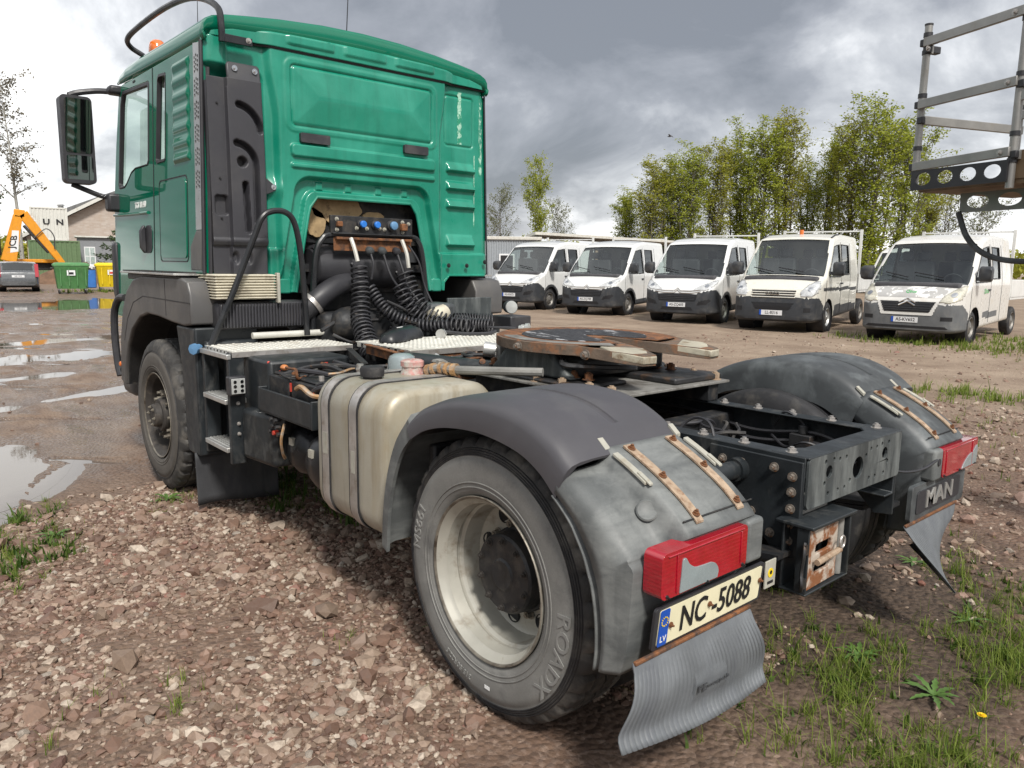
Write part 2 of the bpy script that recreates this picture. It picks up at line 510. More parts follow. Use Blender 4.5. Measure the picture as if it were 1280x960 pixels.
def rrect(u0, u1, v0, v1, r, n=5):
    out = []
    for cx_, cy_, a0 in ((u1 - r, v1 - r, 0), (u0 + r, v1 - r, 90), (u0 + r, v0 + r, 180), (u1 - r, v0 + r, 270)):
        out += [(cx_ + r * math.cos(R(a0 + 90 * i / n)), cy_ + r * math.sin(R(a0 + 90 * i / n))) for i in range(n + 1)]
    return out
def circ(cu, cv, r, n=14, ru=None):
    return [(cu + (ru or r) * math.cos(2 * PI * i / n), cv + r * math.sin(2 * PI * i / n)) for i in range(n)]
def interp(x, tab):
    xs = [t[0] for t in tab]; ys = [t[1] for t in tab]
    if xs[0] > xs[-1]: xs, ys = xs[::-1], ys[::-1]
    return float(np.interp(x, xs, ys))
def inpoly(x, y, poly):
    c = False; j = len(poly) - 1
    for i in range(len(poly)):
        xi, yi = poly[i]; xj, yj = poly[j]
        if (yi > y) != (yj > y) and x < (xj - xi) * (y - yi) / (yj - yi) + xi: c = not c
        j = i
    return c
def hexbolt(p, d, r=.014, h=.012, washer=True):
    b = MB(); p = Vector(p); d = Vector(d).normalized()
    if washer: b.cyl(p, p + d * .003, r * 1.45, n=12)
    b.cyl(p + d * .003, p + d * (h + .003), r, n=6)
    b.cyl(p + d * (h + .003), p + d * (h + .009), r * .55, n=8)
    return b
def sstep(a, b, x):
    t = max(0., min(1., (x - a) / (b - a))); return t * t * (3 - 2 * t)
# ------------------------------------------------------------------ ground
def vnoise(x, y, seed):
    def h(i, j):
        n = (i * 374761393 + j * 668265263 + seed * 974634777) & 0xffffffff
        n = ((n ^ (n >> 13)) * 1274126177) & 0xffffffff
        return ((n ^ (n >> 16)) & 0xffff) / 65535.0
    xi = np.floor(x).astype(np.int64); yi = np.floor(y).astype(np.int64)
    fx = x - xi; fy = y - yi; fx = fx * fx * (3 - 2 * fx); fy = fy * fy * (3 - 2 * fy)
    return (h(xi, yi) * (1 - fx) + h(xi + 1, yi) * fx) * (1 - fy) + (h(xi, yi + 1) * (1 - fx) + h(xi + 1, yi + 1) * fx) * fy
def fbm(x, y, seed, o=4):
    s = 0; a = .5
    for k in range(o):
        s = s + a * (vnoise(x * 2 ** k, y * 2 ** k, seed + k) - .5); a *= .5
    return s
# puddles: (cx, cy, half-length along dir, half-width, direction deg)
PUDDLES = [(5.2, 2.1, 1.05, .42, -12), (4.35, 1.75, .5, .10, -25), (3.95, 2.15, .8, .09, -12), (12.6, .5, 1.6, .75, -75), (8.3, .75, 1.3, .28, -60), (15.5, -.2, .45, 1.7, 15), (10.3, 1.2, .3, 1.0, 10), (29.5, -2.5, 7.6, 3.6, -62), (6.3, 3.4, .7, .35, 10), (10.0, 1.7, 1.3, .12, 49), (11.4, .3, 1.1, .14, 52), (9.2, 1.2, .9, .09, 45), (14.6, .8, 1.6, .2, 50), (17.2, -.4, 1.9, .25, 48), (6.9, 1.5, .8, .07, 55), (20.3, -.8, 1.8, .3, 47), (4.7, 1.35, .5, .06, 40)]
WATER = -.024
def ground_h(x, y):
    x = np.asarray(x, float); y = np.asarray(y, float)
    far = np.clip((np.hypot(x, y) - 60) / 40, 0, 1)
    h = .035 * fbm(x * .35, y * .35, 3) + .02 * fbm(x * 1.7, y * 1.7, 9) + .010 * fbm(x * 7, y * 7, 21, 3)
    # wheel ruts in the mud to the left of the cab
    m = np.clip((x - 3.2) / 1.5, 0, 1) * np.clip((y + 4) / 3, 0, 1) * np.clip((26 - x) / 8, 0, 1)
    rut = np.sin((y * .9 + x * .35) * 5.5 + 2 * fbm(x * .5, y * .5, 5)) * .012
    h = h + m * (rut + .018 * fbm(x * 3.1, y * 6, 31, 3))
    for cx_, cy_, a, b, d in PUDDLES:
        c, s = math.cos(R(d)), math.sin(R(d))
        u = ((x - cx_) * c + (y - cy_) * s) / a; v = (-(x - cx_) * s + (y - cy_) * c) / b
        r = np.sqrt(u * u + v * v) + .9 * fbm(x * 1.1 + cx_, y * 1.6, 41)
        h = h - .055 * np.clip(1.25 - r, 0, 1) ** .8
    return h * (1 - far)
def lines(lo, hi, fine0, fine1, df, far):
    a = list(np.arange(fine0, fine1, df)); st = df; p = fine1
    while p < hi:
        a.append(p); st *= 1.09; p += min(st, far)
    a.append(hi); st = df; p = fine0
    while p > lo:
        p -= st; st *= 1.09; a.append(max(p, lo))
    return np.array(sorted(set(a)))
gx = lines(-500, 900, -3, 16, .055, 60); gy = lines(-900, 500, -4.5, 4.0, .055, 60)
X, Y = np.meshgrid(gx, gy, indexing='ij')
Z = ground_h(X, Y)
nx, ny = len(gx), len(gy)
vv = np.stack([X, Y, Z], -1).reshape(-1, 3)
ii = np.arange(nx * ny).reshape(nx, ny)
ff = np.stack([ii[:-1, :-1], ii[1:, :-1], ii[1:, 1:], ii[:-1, 1:]], -1).reshape(-1, 4)
def np_mesh(name, v, f):
    me = bpy.data.meshes.new(name); k = f.shape[1]
    me.vertices.add(len(v)); me.vertices.foreach_set('co', np.ascontiguousarray(v, np.float32).ravel())
    me.loops.add(f.size); me.loops.foreach_set('vertex_index', np.ascontiguousarray(f, np.int32).ravel())
    me.polygons.add(len(f)); me.polygons.foreach_set('loop_start', np.arange(0, f.size, k, dtype=np.int32))
    me.update(calc_edges=True)
    me.polygons.foreach_set('use_smooth', np.zeros(len(f), bool))
    return me
# ground material: damp mauve-brown hardcore, muddier and wetter in the yard
k = NT('ground_hardcore')
co = k.coord('Object')
big = k.noise(.55, 5, .6); mid = k.noise(5, 6, .6); fin = k.noise(38, 6, .65)
vor = k.n('ShaderNodeTexVoronoi'); vor.inputs['Scale'].default_value = 34; k.l(co, vor.inputs['Vector'])
base = k.mix(k.rng(mid, .3, .7), (.085, .050, .033), (.175, .108, .073))
base = k.mix(k.rng(big, .42, .62), base, (.16, .112, .080))
peb = k.mix(k.rng(vor.outputs['Color'], .1, .9), (.10, .060, .045), (.28, .205, .160))
base = k.mix(k.rng(fin, .46, .6, 0, .75), base, peb)
# sandy, drier yard further right
sx = k.n('ShaderNodeSeparateXYZ'); k.l(co, sx.inputs[0])
dry = k.rng(sx.outputs[1], -4, -9)
dn = k.noise(.8, 6, .65)
dryc = k.mix(k.rng(dn, .35, .65), (.20, .145, .102), (.32, .248, .182))
base = k.mix(k.math('MULTIPLY', dry, k.rng(k.noise(2.4, 6, .6), .3, .5, .45, .9)), base, dryc)
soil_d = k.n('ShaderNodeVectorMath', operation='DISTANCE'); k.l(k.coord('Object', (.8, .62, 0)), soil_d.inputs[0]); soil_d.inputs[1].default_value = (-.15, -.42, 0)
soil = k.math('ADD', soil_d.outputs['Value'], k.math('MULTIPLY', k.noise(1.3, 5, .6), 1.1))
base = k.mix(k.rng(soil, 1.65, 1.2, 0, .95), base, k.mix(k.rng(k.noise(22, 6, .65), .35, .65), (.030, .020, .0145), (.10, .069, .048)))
wetm = k.math('MULTIPLY', k.rng(sx.outputs[0], 3.3, 5.0), k.rng(sx.outputs[1], -9, -3))
base = k.mix(k.math('MULTIPLY', wetm, .65), base, k.mix(k.rng(k.noise(3.2, 7, .65, k.coord('Object', (.6, 1.4, 1))), .35, .65), (.13, .085, .058), (.29, .212, .152)))
wet = k.math('MULTIPLY', wetm, k.rng(k.noise(1.6, 5, .6, k.coord('Object', (.5, 1.3, 1))), .42, .58))
hgt = k.rng(sx.outputs[2], .016, -.016)
wet2 = k.math('MAXIMUM', wet, k.math('MULTIPLY', wetm, hgt))
base = k.mix(k.math('MULTIPLY', wet2, .45), base, (.075, .054, .042))
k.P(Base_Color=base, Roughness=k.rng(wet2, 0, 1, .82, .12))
k.b.inputs['Specular IOR Level'].default_value = .4
bh = k.math('ADD', k.math('MULTIPLY', fin, .6), k.math('MULTIPLY', vor.outputs['Distance'], -.8))
k.bump(bh, .7, .03)
MATS['ground'] = k.m
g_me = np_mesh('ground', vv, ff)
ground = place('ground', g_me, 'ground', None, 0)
g_me.polygons.foreach_set('use_smooth', [True] * len(g_me.polygons))
ground['kind'] = 'structure'
k = NT('puddle_water')
k.P(Base_Color=(.10, .078, .06), Roughness=.03)
k.b.inputs['Specular IOR Level'].default_value = .65
k.bump(k.noise(9, 3, .5), .05, .004)
MATS['water'] = k.m
for i, (cx_, cy_, a, b, d) in enumerate(PUDDLES):
    o = MB().plate([(cx_ + 1.45 * (a * math.cos(t) * math.cos(R(d)) - b * math.sin(t) * math.sin(R(d))), cy_ + 1.45 * (a * math.cos(t) * math.sin(R(d)) + b * math.sin(t) * math.cos(R(d)))) for t in np.linspace(0, 2 * PI, 33)[:-1]], [], lambda x, y: (x, y, WATER - .0006 * i), (0, 0, -.0003)).build('puddle_water', 'water', None, 0)
    o['kind'] = 'structure'
# ------------------------------------------------------------------ the tractor truck (x forward, y left, rear axle at x = 0)
truck = empty('tractor_truck', (0, 0, 0), 0, 'green two-axle tractor truck with bare chassis and rusty fifth wheel, in the foreground', 'truck')
_bolt_me = {}
def bolts(parent, spots, m='rust_pale', r=.014, h=.012, name='bolt'):
    key = (round(r, 4), round(h, 4), m)
    if key not in _bolt_me:
        _bolt_me[key] = hexbolt((0, 0, 0), (0, 0, 1), r, h).mesh(name)
        _bolt_me[key].materials.append(MATS[m])
    for p, d in spots:
        o = bpy.data.objects.new(name, _bolt_me[key]); COL.objects.link(o); o.parent = parent
        o.location = Vector(p) - (parent.location if parent.parent else Vector((0, 0, 0)))
        o.rotation_euler = Vector(d).to_track_quat('Z', 'Y').to_euler()

# ---- chassis frame
for s in (1, -1):
    c = [(.375, .70), (.375, .97), (.295, .97), (.295, .961), (.366, .961), (.366, .709), (.295, .709), (.295, .70)]
    b = MB().loft([[(x, s * y, z) for y, z in c] for x in (-.735, .3, 1.5, 2.6, 4.5)])
    rail = b.build('frame_rail', 'chassis', truck, bevel=.004)
    bolts(rail, [((x, s * .335, .97), (0, 0, 1)) for x in (-.66, -.47, -.29, -.12, .06)], 'steel_strap', .015)
    b = MB().plate([(-.735, .955), (-.735, .61), (-.66, .60), (-.56, .70), (-.36, .72), (-.36, .955)], [], lambda x, z: (x, s * .378, z), (0, s * .012, 0))
    gp = b.build('gusset_plate', 'chassis', truck, bevel=.003)
    bolts(gp, [((x, s * .391, z), (0, s, 0)) for x, z in ((-.70, .90), (-.70, .845), (-.70, .785), (-.70, .73), (-.70, .67), (-.63, .92), (-.63, .68), (-.55, .74), (-.42, .91), (-.42, .75), (-.50, .91))], 'bolt_steel', .012, .014)
    MB().cyl((-.49, s * .385, .885), (-.49, s * .74, .885), .034, n=20).cyl((-.49, s * .388, .885), (-.49, s * .43, .885), .043, n=20).build('mudguard_tube', 'chassis', truck)
    # leaf spring and hanger
    b = MB()
    for k in range(5):
        L = .72 - k * .11
        b.loft([[(x, s * yy, .63 - .05 * (1 - (x / .75) ** 2) - k * .022 + zz) for yy, zz in ((.40, 0), (.49, 0), (.49, .018), (.40, .018))] for x in np.linspace(-L, L, 9)])
    b.build('leaf_spring', 'chassis_black', truck)
holes = [circ(0, .878, .042, 20), circ(.225, .90, .024, 9), circ(-.225, .90, .024, 9)] + [circ(y, z, .0085, 8) for y in (.10, -.10, .15, -.15) for z in (.82, .935)] + [circ(y, z, .009, 8) for y, z in ((.225, .82), (-.225, .82), (.255, .94), (.195, .94), (-.255, .94), (-.195, .94), (.255, .862), (-.255, .862), (.06, .84), (-.06, .915))]
cm = MB().plate(rrect(-.373, .373, .786, .968, .02), holes, lambda y, z: (-.748, y, z), (.010, 0, 0)).build('rear_crossmember', 'chassis_dusty', truck, bevel=.002)
MB().plate([(-.373, -.748), (.373, -.748), (.373, -.60), (.28, -.62), (.235, -.655), (-.235, -.655), (-.28, -.62), (-.373, -.60)], [], lambda y, x: (x, y, .972), (0, 0, -.009)).build('crossmember_flange', 'chassis', truck, bevel=.004)
MB().box(-.745, -.66, -.37, .37, .786, .794).build('crossmember_flange', 'chassis', truck)
# inner cross members, brake lines and dark under-body
for x in (.02, .95, 1.7):
    MB().box(x, x + .10, -.365, .365, .74, .93).build('cross_member', 'chassis_black', truck, bevel=.01)
for k, (yy, zz) in enumerate(((-.34, .90), (-.33, .86), (.34, .90))):
    pts = spline([(-.6, yy * .96, zz - .05), (-.4, yy, zz), (-.1, yy * .97, zz - .03), (.3, yy, zz + .01), (.9, yy, zz), (1.8, yy * .9, zz)], 8)
    MB().tube(pts, .009, 6).build('brake_line', 'black_plastic', truck)
for (a, bb, cc, d) in (((-.2, -.345, .90), (-.27, -.31, .98), (-.35, -.33, .93), (-.37, -.34, .80)), ((-.1, .34, .86), (-.18, .28, 1.0), (-.30, .31, 1.01), (-.36, .345, .9)), ((-.5, -.3, .84), (-.42, -.22, .88), (-.30, -.28, .83), (-.2, -.33, .86))):
    MB().tube(spline([a, bb, cc, d], 8), .006, 6).build('cable', 'black_plastic', truck)
MB().box(-.40, -.30, -.36, -.30, .83, .89).cyl((-.35, -.33, .89), (-.35, -.33, .93), .02).build('valve_block', 'dark_steel', truck, bevel=.004)
# rear axle
MB().cyl((0, -1.0, .504), (0, 1.0, .504), .085, n=20).ball((-.02, 0, .50), .22, 16, 10, (1.1, 1, 1)).cyl((0, 0, .5), (.5, 0, .58), .10, .05).build('rear_axle', 'chassis_black', truck)
MB().cyl((.5, 0, .58), (2.2, 0, .72), .055, n=14).build('drive_shaft', 'chassis_black', truck)
MB().cyl((3.615, -1.0, .527), (3.615, 1.0, .527), .08, n=18).ball((3.6, -.2, .5), .19).build('front_axle', 'chassis_black', truck)
for x0, x1, y0, y1, z0, z1 in ((2.2, 3.9, -.33, .33, .52, 1.10), (3.0, 4.5, -.42, .42, .70, 1.45), (1.5, 2.25, -.2, .2, .62, .86)):
    MB().box(x0, x1, y0, y1, z0, z1).build('gearbox' if x0 == 2.2 else ('engine_block' if x0 == 3.0 else 'transfer_case'), 'chassis_black', truck, bevel=.06, seg=3)
# towing-coupling box hung under the rear crossmember
tb = MB().box(-.80, -.755, .43, .438, .515, .745).box(-.80, -.68, .13, .142, .515, .745).box(-.815, -.675, .125, .443, .745, .757).box(-.80, -.70, .13, .438, .508, .516).box(-.705, -.695, .14, .43, .515, .745).build('coupling_box', 'chassis', truck, bevel=.003)
MB().plate([(.425, .52), (.425, .74), (.20, .74), (.20, .52)], [rrect(.25, .37, .64, .675, .014), rrect(.25, .37, .57, .605, .014)], lambda y, z: (-.792 + .03 * (.43 - y), y, z), (.014, 0, 0)).build('coupling_plate', 'rust_paint', tb, bevel=.003)
MB().cyl((-.775, .172, .52), (-.775, .172, .60), .016, n=14).cyl((-.775, .172, .61), (-.775, .172, .74), .016, n=14).build('hinge_pin', 'grey_cast', tb)
MB().cyl((-.81, .39, .622), (-.81, .23, .632), .011, n=10).build('latch_rod', 'rust_pale', tb)
MB().tube([(-.815 , .225 + .017 * math.cos(a), .66 + .022 * math.sin(a)) for a in np.linspace(0, 2 * PI, 15)], .004, 6).build('latch_ring', 'steel_strap', tb)
b = MB().tube(spline([(-.79, .445, .70), (-.80, .465, .66), (-.79, .455, .60), (-.80, .468, .56), (-.79, .448, .53)], 5), .006, 6)
b.build('safety_chain', 'dark_steel', tb)
MB().box(-.72, -.60, .16, .38, .757, .784).build('coupling_bracket', 'grey_cast', tb, bevel=.004)
for z0_ in (.66, .54):
    MB().box(-.80, -.79, .436, .456, z0_, z0_ + .035).build('hinge_tab', 'dark_steel', tb)

# ---- wheels
def tyre_profile(w, rt, rb=.302):
    return [(-.030, rb - .004), (-.012, rb + .008), (-.004, rb + .03), (0, rb + .075), (-.001, rb + .11), (-.004, rb + .13), (-.008, rb + .134), (-.010, rb + .145), (-.014, rt - .05), (-.021, rt - .034), (-.023, rt - .03), (-.030, rt - .014), (-.042, rt - .003), (-.06, rt), (-.085, rt + .001), (-.088, rt - .012), (-.098, rt - .012), (-.101, rt + .002),
            (-w / 2 + .005, rt + .003), (-w / 2 + .004, rt - .012), (-w / 2 - .004, rt - .012), (-w / 2 - .005, rt + .003), (-w + .101, rt + .002), (-w + .098, rt - .012), (-w + .088, rt - .012), (-w + .085, rt + .001), (-w + .06, rt), (-w + .042, rt - .003), (-w + .030, rt - .014), (-w + .014, rt - .05), (-w, rb + .075), (-w + .012, rb + .008), (-w + .03, rb - .004)]
def tread(rt):
    def f(i, j, r):
        ph = i % 5
        if j in (11, 12, 13, 14, 25, 26, 27, 28) and ph == 0: return r - .016
        if j in (9, 10) and ph == 0: return r - .004
        if j in (17, 18, 21, 22) and (i + 2) % 5 == 0: return r - .009
        return r
    return f
def split_side(b_prof_n, n, me):
    pass
def make_tyre(rt, w, side_m, parent, off=0):
    prof = [(h + off, r) for h, r in tyre_profile(w, rt)]
    b = MB().lathe(prof, n=180, mod=tread(rt))
    m = len(prof)
    full = b.f; side = [f for k, f in enumerate(full) if (k % (m - 1)) < 7]
    rest = [f for k, f in enumerate(full) if (k % (m - 1)) >= 7]
    t1 = MB(); t1.v = b.v; t1.f = rest
    tyre = place('tyre', _clean(t1, 'tyre'), 'tyre_tread', parent, 40)
    t2 = MB(); t2.v = b.v; t2.f = side
    sw = place('tyre_sidewall', _clean(t2, 'tyre_sidewall'), side_m, parent, 50)
    for rr_, hh_ in ((.335, -.0035), (.352, -.0015), (.449, -.0095), (.456, -.012), (.464, -.0145), (.472, -.018)):
        MB().lathe([(hh_ - .002, rr_ - .003), (hh_ + .0022, rr_ - .0012), (hh_ + .0022, rr_ + .0012), (hh_ - .002, rr_ + .003)], n=96).build('sidewall_rib', side_m if rr_ < .44 else 'rubber', parent, 60)
    return tyre, sw
def _clean(b, name):
    used = sorted({i for f in b.f for i in f}); mp = {o: n for n, o in enumerate(used)}
    c = MB(); c.v = [b.v[i] for i in used]; c.f = [tuple(mp[i] for i in f) for f in b.f]
    return c.mesh(name)
def tyre_text(txt, rad, ang0, size, parent, m, y=.001, sx=1., flip=False, bold=.0, space=1.):
    # letters bent round the sidewall; seen from +y with +x to the left
    def fn(u, v, w):
        a = ang0 + (u / rad if not flip else -u / rad)
        r = rad + (v if not flip else -v)
        return (math.cos(a) * r, y + w, math.sin(a) * r) if False else (-math.sin(a) * r, y + w, math.cos(a) * r)
    text_mb(txt, size, fn, .0035, bold, sx, space=space).build('sidewall_lettering', m, parent, smooth=0)
def outline_text(*a, **k):
    tyre_text(*a, **k)
def make_rear_wheel():
    w = MB().lathe([(-.04, .292), (-.018, .300), (-.008, .303), (-.006, .298), (-.014, .290), (-.03, .283), (-.042, .270), (-.085, .262), (-.095, .268), (-.104, .268), (-.115, .258), (-.165, .252), (-.185, .246), (-.195, .232), (-.199, .20), (-.192, .165), (-.190, .10)], n=72).build('wheel', 'rim_paint', truck, 30)
    MB().lathe([(-.008, .3035), (-.0045, .3015), (-.006, .2965), (-.011, .2925), (-.012, .297)], n=72, closed=True).build('rim_flange', 'rim_dirty', w)
    make_tyre(.51, .30, 'tyre_side', w)
    prof = [(h - .335, r) for h, r in tyre_profile(.30, .51)]
    MB().lathe(prof, n=90, mod=None).build('inner_tyre', 'rubber', w)
    for k in range(8):
        a = 2 * PI * (k + .3) / 8
        MB().lathe([(-.196, .0005), (-.196, .027), (-.190, .031), (-.199, .034)], (0.205 * math.cos(a), 0, .205 * math.sin(a)), n=16).build('vent_hole', 'chassis_black', w)
    MB().lathe([(-.190, .160), (-.17, .158), (-.165, .150), (-.105, .146), (-.096, .138), (-.094, .06), (-.088, .052), (-.090, .03), (-.0895, .0005)], n=48).build('hub', 'hub_black', w, 30)
    for k in range(10):
        a = 2 * PI * (k + .5) / 10
        bolts(w, [((.125 * math.cos(a), -.096, .125 * math.sin(a)), (0, 1, 0))], 'rim_dark', .010, .010, 'hub_bolt')
    for k in range(10):
        a = 2 * PI * k / 10
        bolts(w, [((.168 * math.cos(a), -.189, .168 * math.sin(a)), (0, 1, 0))], 'rim_dirty', .014, .02, 'wheel_nut')
    tyre_text('ROADX', .408, R(110), .080, w, 'tyre_letter', .0, 1.22, bold=.001)
    tyre_text('MS661', .405, R(-76), .062, w, 'tyre_letter', .0, 1.15)
    tyre_text('315/80R22.5', .395, R(200), .030, w, 'tyre_letter', .0015, 1.05)
    tyre_text('X-MEN', .40, R(118), .03, w, 'tyre_letter', .0, 1.0) if False else None
    MB().box(-.05, -.022, .001, .0022, -.395, -.382).build('tyre_tag', 'lettering_white', w)
    return w
rw = make_rear_wheel()
rw.location = (0, 1.20, .504)
w2 = copy_tree(rw, truck); w2.location = (0, -1.20, .504); w2.rotation_euler = (0, 0, PI)
def make_front_wheel():
    w = MB().lathe([(-.04, .290), (-.018, .299), (-.008, .302), (-.006, .297), (-.014, .290), (-.03, .280), (-.045, .266), (-.10, .258), (-.16, .252), (-.175, .243), (-.178, .225), (-.13, .205), (-.100, .195), (-.098, .10)], n=64).build('wheel', 'rim_dark', truck, 30)
    MB().lathe([(-.008, .3025), (-.0045, .3005), (-.006, .2955), (-.011, .2915), (-.012, .296)], n=64, closed=True).build('rim_flange', 'rim_dirty', w)
    make_tyre(.532, .31, 'tyre_side_front', w)
    MB().lathe([(-.098, .192), (-.090, .192), (-.088, .187), (-.088, .125), (-.095, .12)], n=40).build('disc_face', 'rim_dirty', w)
    MB().lathe([(-.10, .125), (-.03, .118), (-.02, .108), (-.02, .085), (.015, .080), (.025, .07), (.027, .0005)], n=32).build('hub', 'rim_dark', w, 30)
    for k in range(10):
        a = 2 * PI * k / 10
        MB().cyl((.158 * math.cos(a), -.088, .158 * math.sin(a)), (.158 * math.cos(a), -.05, .158 * math.sin(a)), .021, .018, n=8).cyl((.158 * math.cos(a), -.05, .158 * math.sin(a)), (.158 * math.cos(a), -.03, .158 * math.sin(a)), .011, n=8).build('wheel_nut', 'rim_dirty', w)
        MB().lathe([(-.0876, .0005), (-.0876, .012), (-.0855, .014)], (.13 * math.cos(a + .3), 0, .13 * math.sin(a + .3)), n=10).build('vent_hole', 'chassis_black', w)
    for k in range(6):
        a = 2 * PI * k / 6 + .2
        bolts(w, [((.062 * math.cos(a), .027, .062 * math.sin(a)), (0, 1, 0))], 'rim_dirty', .009, .008, 'hub_bolt')
    tyre_text('CONTITRAC', .42, R(8), .05, w, 'tyre_letter_front', .0, 1.1) if False else None
    return w
fw = make_front_wheel()
fw.location = (3.615, 1.25, .53)
w2 = copy_tree(fw, truck); w2.location = (3.615, -1.25, .53); w2.rotation_euler = (0, 0, PI)

# ---- rear mudguards
def guard_top(s, m):
    crown = spline([(.405, 1.03), (.32, 1.085), (.16, 1.145), (-.04, 1.172), (-.22, 1.158), (-.36, 1.105), (-.455, 1.035)], 8)
    lip = spline([(.36, .965), (.28, 1.005), (.14, 1.040), (-.04, 1.052), (-.22, 1.035), (-.33, .995), (-.405, .935)], 8) if len(crown[0]) == 3 else None
    return crown, lip
def sp2(pts, n):
    return [(p.x, p.y) for p in spline([(a, b, 0) for a, b in pts], n)]
def make_guard(s, top_m, rear_m):
    cr = sp2([(.425, 1.015), (.33, 1.085), (.16, 1.145), (-.04, 1.172), (-.22, 1.158), (-.36, 1.105), (-.455, 1.035)], 8)
    lp = sp2([(.375, .955), (.28, 1.005), (.14, 1.040), (-.04, 1.052), (-.22, 1.030), (-.33, .985), (-.41, .92)], 8)
    sec = [(.665, -.45), (.667, .40), (.676, .76), (.695, .92), (.73, .985), (.80, 1.0), (.905, 1.0), (.918, .985), (.930, .90), (.942, .90), (.954, .985), (.967, 1.0), (1.06, .998), (1.14, .985), (1.19, .955), (1.222, .885), (1.238, .76), (1.245, .60), (1.25, .15), (1.25, 0.), (1.238, .0), (1.232, .5), (1.20, .84), (1.13, .92), (.73, .92), (.692, .70), (.676, -.45)]
    rings = []
    N = len(cr)
    for i, ((cx_, cz), (lx, lz)) in enumerate(zip(cr, lp)):
        t = i / (N - 1); ring = []
        for y, k in sec:
            if .90 < y < .97 and k < .99 and k != .92:
                g = sstep(.06, .12, t) * (1 - sstep(.80, .84, t)); k = 1 - (1 - k) * g * 2.6
            ring.append((lx + (cx_ - lx) * k, s * y, lz + (cz - lz) * k))
        rings.append(ring)
    g = MB().loft(rings).build('mudguard', top_m, truck, 40)
    # front apron
    fo = sp2([(.425, 1.045), (.52, .93), (.585, .78), (.618, .62), (.63, .47)], 6)
    fi = sp2([(.375, .965), (.455, .88), (.515, .75), (.55, .61), (.565, .45)], 6)
    sec2 = [(.69, .75), (.72, .95), (1.17, 1.0), (1.215, .93), (1.235, .75), (1.243, .0), (1.228, .0), (1.215, .6), (1.17, .8), (.72, .8)]
    ys = lambda t: 1
    MB().loft([[(fi[i][0] + (fo[i][0] - fi[i][0]) * k, s * y, fi[i][1] + (fo[i][1] - fi[i][1]) * k) for y, k in sec2] for i in range(len(fo))]).build('front_apron', 'grey_plastic', g, 40)
    # rear section: back outline blending into the wheel-arch outline near the outer face
    bo = sp2([(-.435, 1.052), (-.53, 1.010), (-.61, .968), (-.675, .928), (-.728, .885), (-.757, .852), (-.748, .835), (-.738, .76), (-.730, .68), (-.722, .60), (-.712, .52), (-.690, .455)], 4)
    bi = sp2([(-.405, .930), (-.445, .900), (-.485, .865), (-.515, .825), (-.545, .78), (-.565, .735), (-.58, .70), (-.592, .655), (-.60, .61), (-.605, .56), (-.606, .50), (-.60, .445)], 4)
    rings = []
    prof = [(.668, .98), (.669, .75), (.674, .42), (.684, .18), (.705, .05), (.75, 0.), (.90, 0.), (1.02, 0.), (1.046, .005), (1.056, .03), (1.066, .12), (1.077, .26), (1.088, .36), (1.105, .40), (1.15, .42), (1.20, .43), (1.228, .49), (1.243, .62), (1.25, .80), (1.251, .95)]
    for y, k in prof:
        low = [1 - .45 * sstep(.88, .80, bo[i][1]) * (1 if k < .5 else 0) for i in range(len(bo))]
        rings.append([(bo[i][0] + (bi[i][0] - bo[i][0]) * k * low[i], s * y, bo[i][1] + (bi[i][1] - bo[i][1]) * k * low[i]) for i in range(len(bo))])
    b = MB().loft(rings, closed=False, cap0=False, cap1=False)
    inner = [[(bi[i][0] * .985 + .004, s * y, bi[i][1] - .004) for i in range(len(bi))] for y in (.69, 1.251)]
    b.loft(inner, closed=False, cap0=False, cap1=False)
    rear = b.build('mudguard_rear_section', rear_m, truck, 50)
    so = rear.modifiers.new('thick', 'SOLIDIFY'); so.thickness = .006; so.offset = -1
    # hinge/latch straps
    def surf(x):
        return float(np.interp(-x, [-p[0] for p in bo[:22]], [p[1] for p in bo[:22]]))
    for yy in (.985, .775):
        pts = [(x, surf(x) + .007) for x in np.linspace(-.455, -.742, 15)]
        b = MB()
        b.loft([[(x, s * (yy + dy), z + dz) for dy, dz in ((-.017, -.003), (.017, -.003), (.017, .004), (-.017, .004))] for x, z in pts])
        st = b.build('strap', 'rust_pale', rear)
        bolts(st, [((x, s * yy, surf(x) + .011), (-.35, 0, 1)) for x in (-.475, -.60, -.725)], 'rust', .009, .006)
    for yy in (1.055, .70):
        b = MB().loft([[(x, s * (yy + dy), surf(x) + .008 + dz) for dy, dz in ((-.013, -.012), (.013, -.012), (.012, -.002), (-.012, -.002))] for x in np.linspace(-.47, -.60, 8)])
        b.loft([[(x, s * (yy + dy), surf(x) + .010 + dz) for dy, dz in ((-.008, -.006), (.008, -.006), (.008, .002), (-.008, .002))] for x in np.linspace(-.565, -.615, 4)])
        b.build('latch', 'cream_strap', rear, bevel=.002)
        MB().loft([[(x, s * (yy + dy), float(np.interp(-x, [-p[0] for p in cr[::1]], [p[1] for p in cr])) + dz) for dy, dz in ((-.012, -.01), (.012, -.01), (.012, .0015), (-.012, .0015))] for x in np.linspace(-.405, -.44, 5)]).build('latch_tongue', 'cream_strap', rear)
    MB().tube([(-.7305, s * y, .8885) for y in np.linspace(.70, 1.05, 12)], .0028, 5).build('lid_crease_shade', 'chassis_black', rear)  # dark tube drawn along the lid's crease for the shade in it
    if s > 0:
        MB().lathe([(0, .0005), (.002, .026), (.004, .029), (0, .033), (-.004, .033)], (-.628, 1.088, .905), (-.58, .55, .58), n=28).build('round_cap', 'grey_plastic', rear)
    MB().loft([[(lx + (cx_ - lx) * .12, s * y, lz + (cz - lz) * .12) for y in (.69, 1.235)] for (cx_, cz), (lx, lz) in zip(cr, lp)], closed=False, cap0=False, cap1=False).build('guard_gap_sheet', 'chassis_black', g)  # added dark sheet that blocks daylight between the guard and the tyre
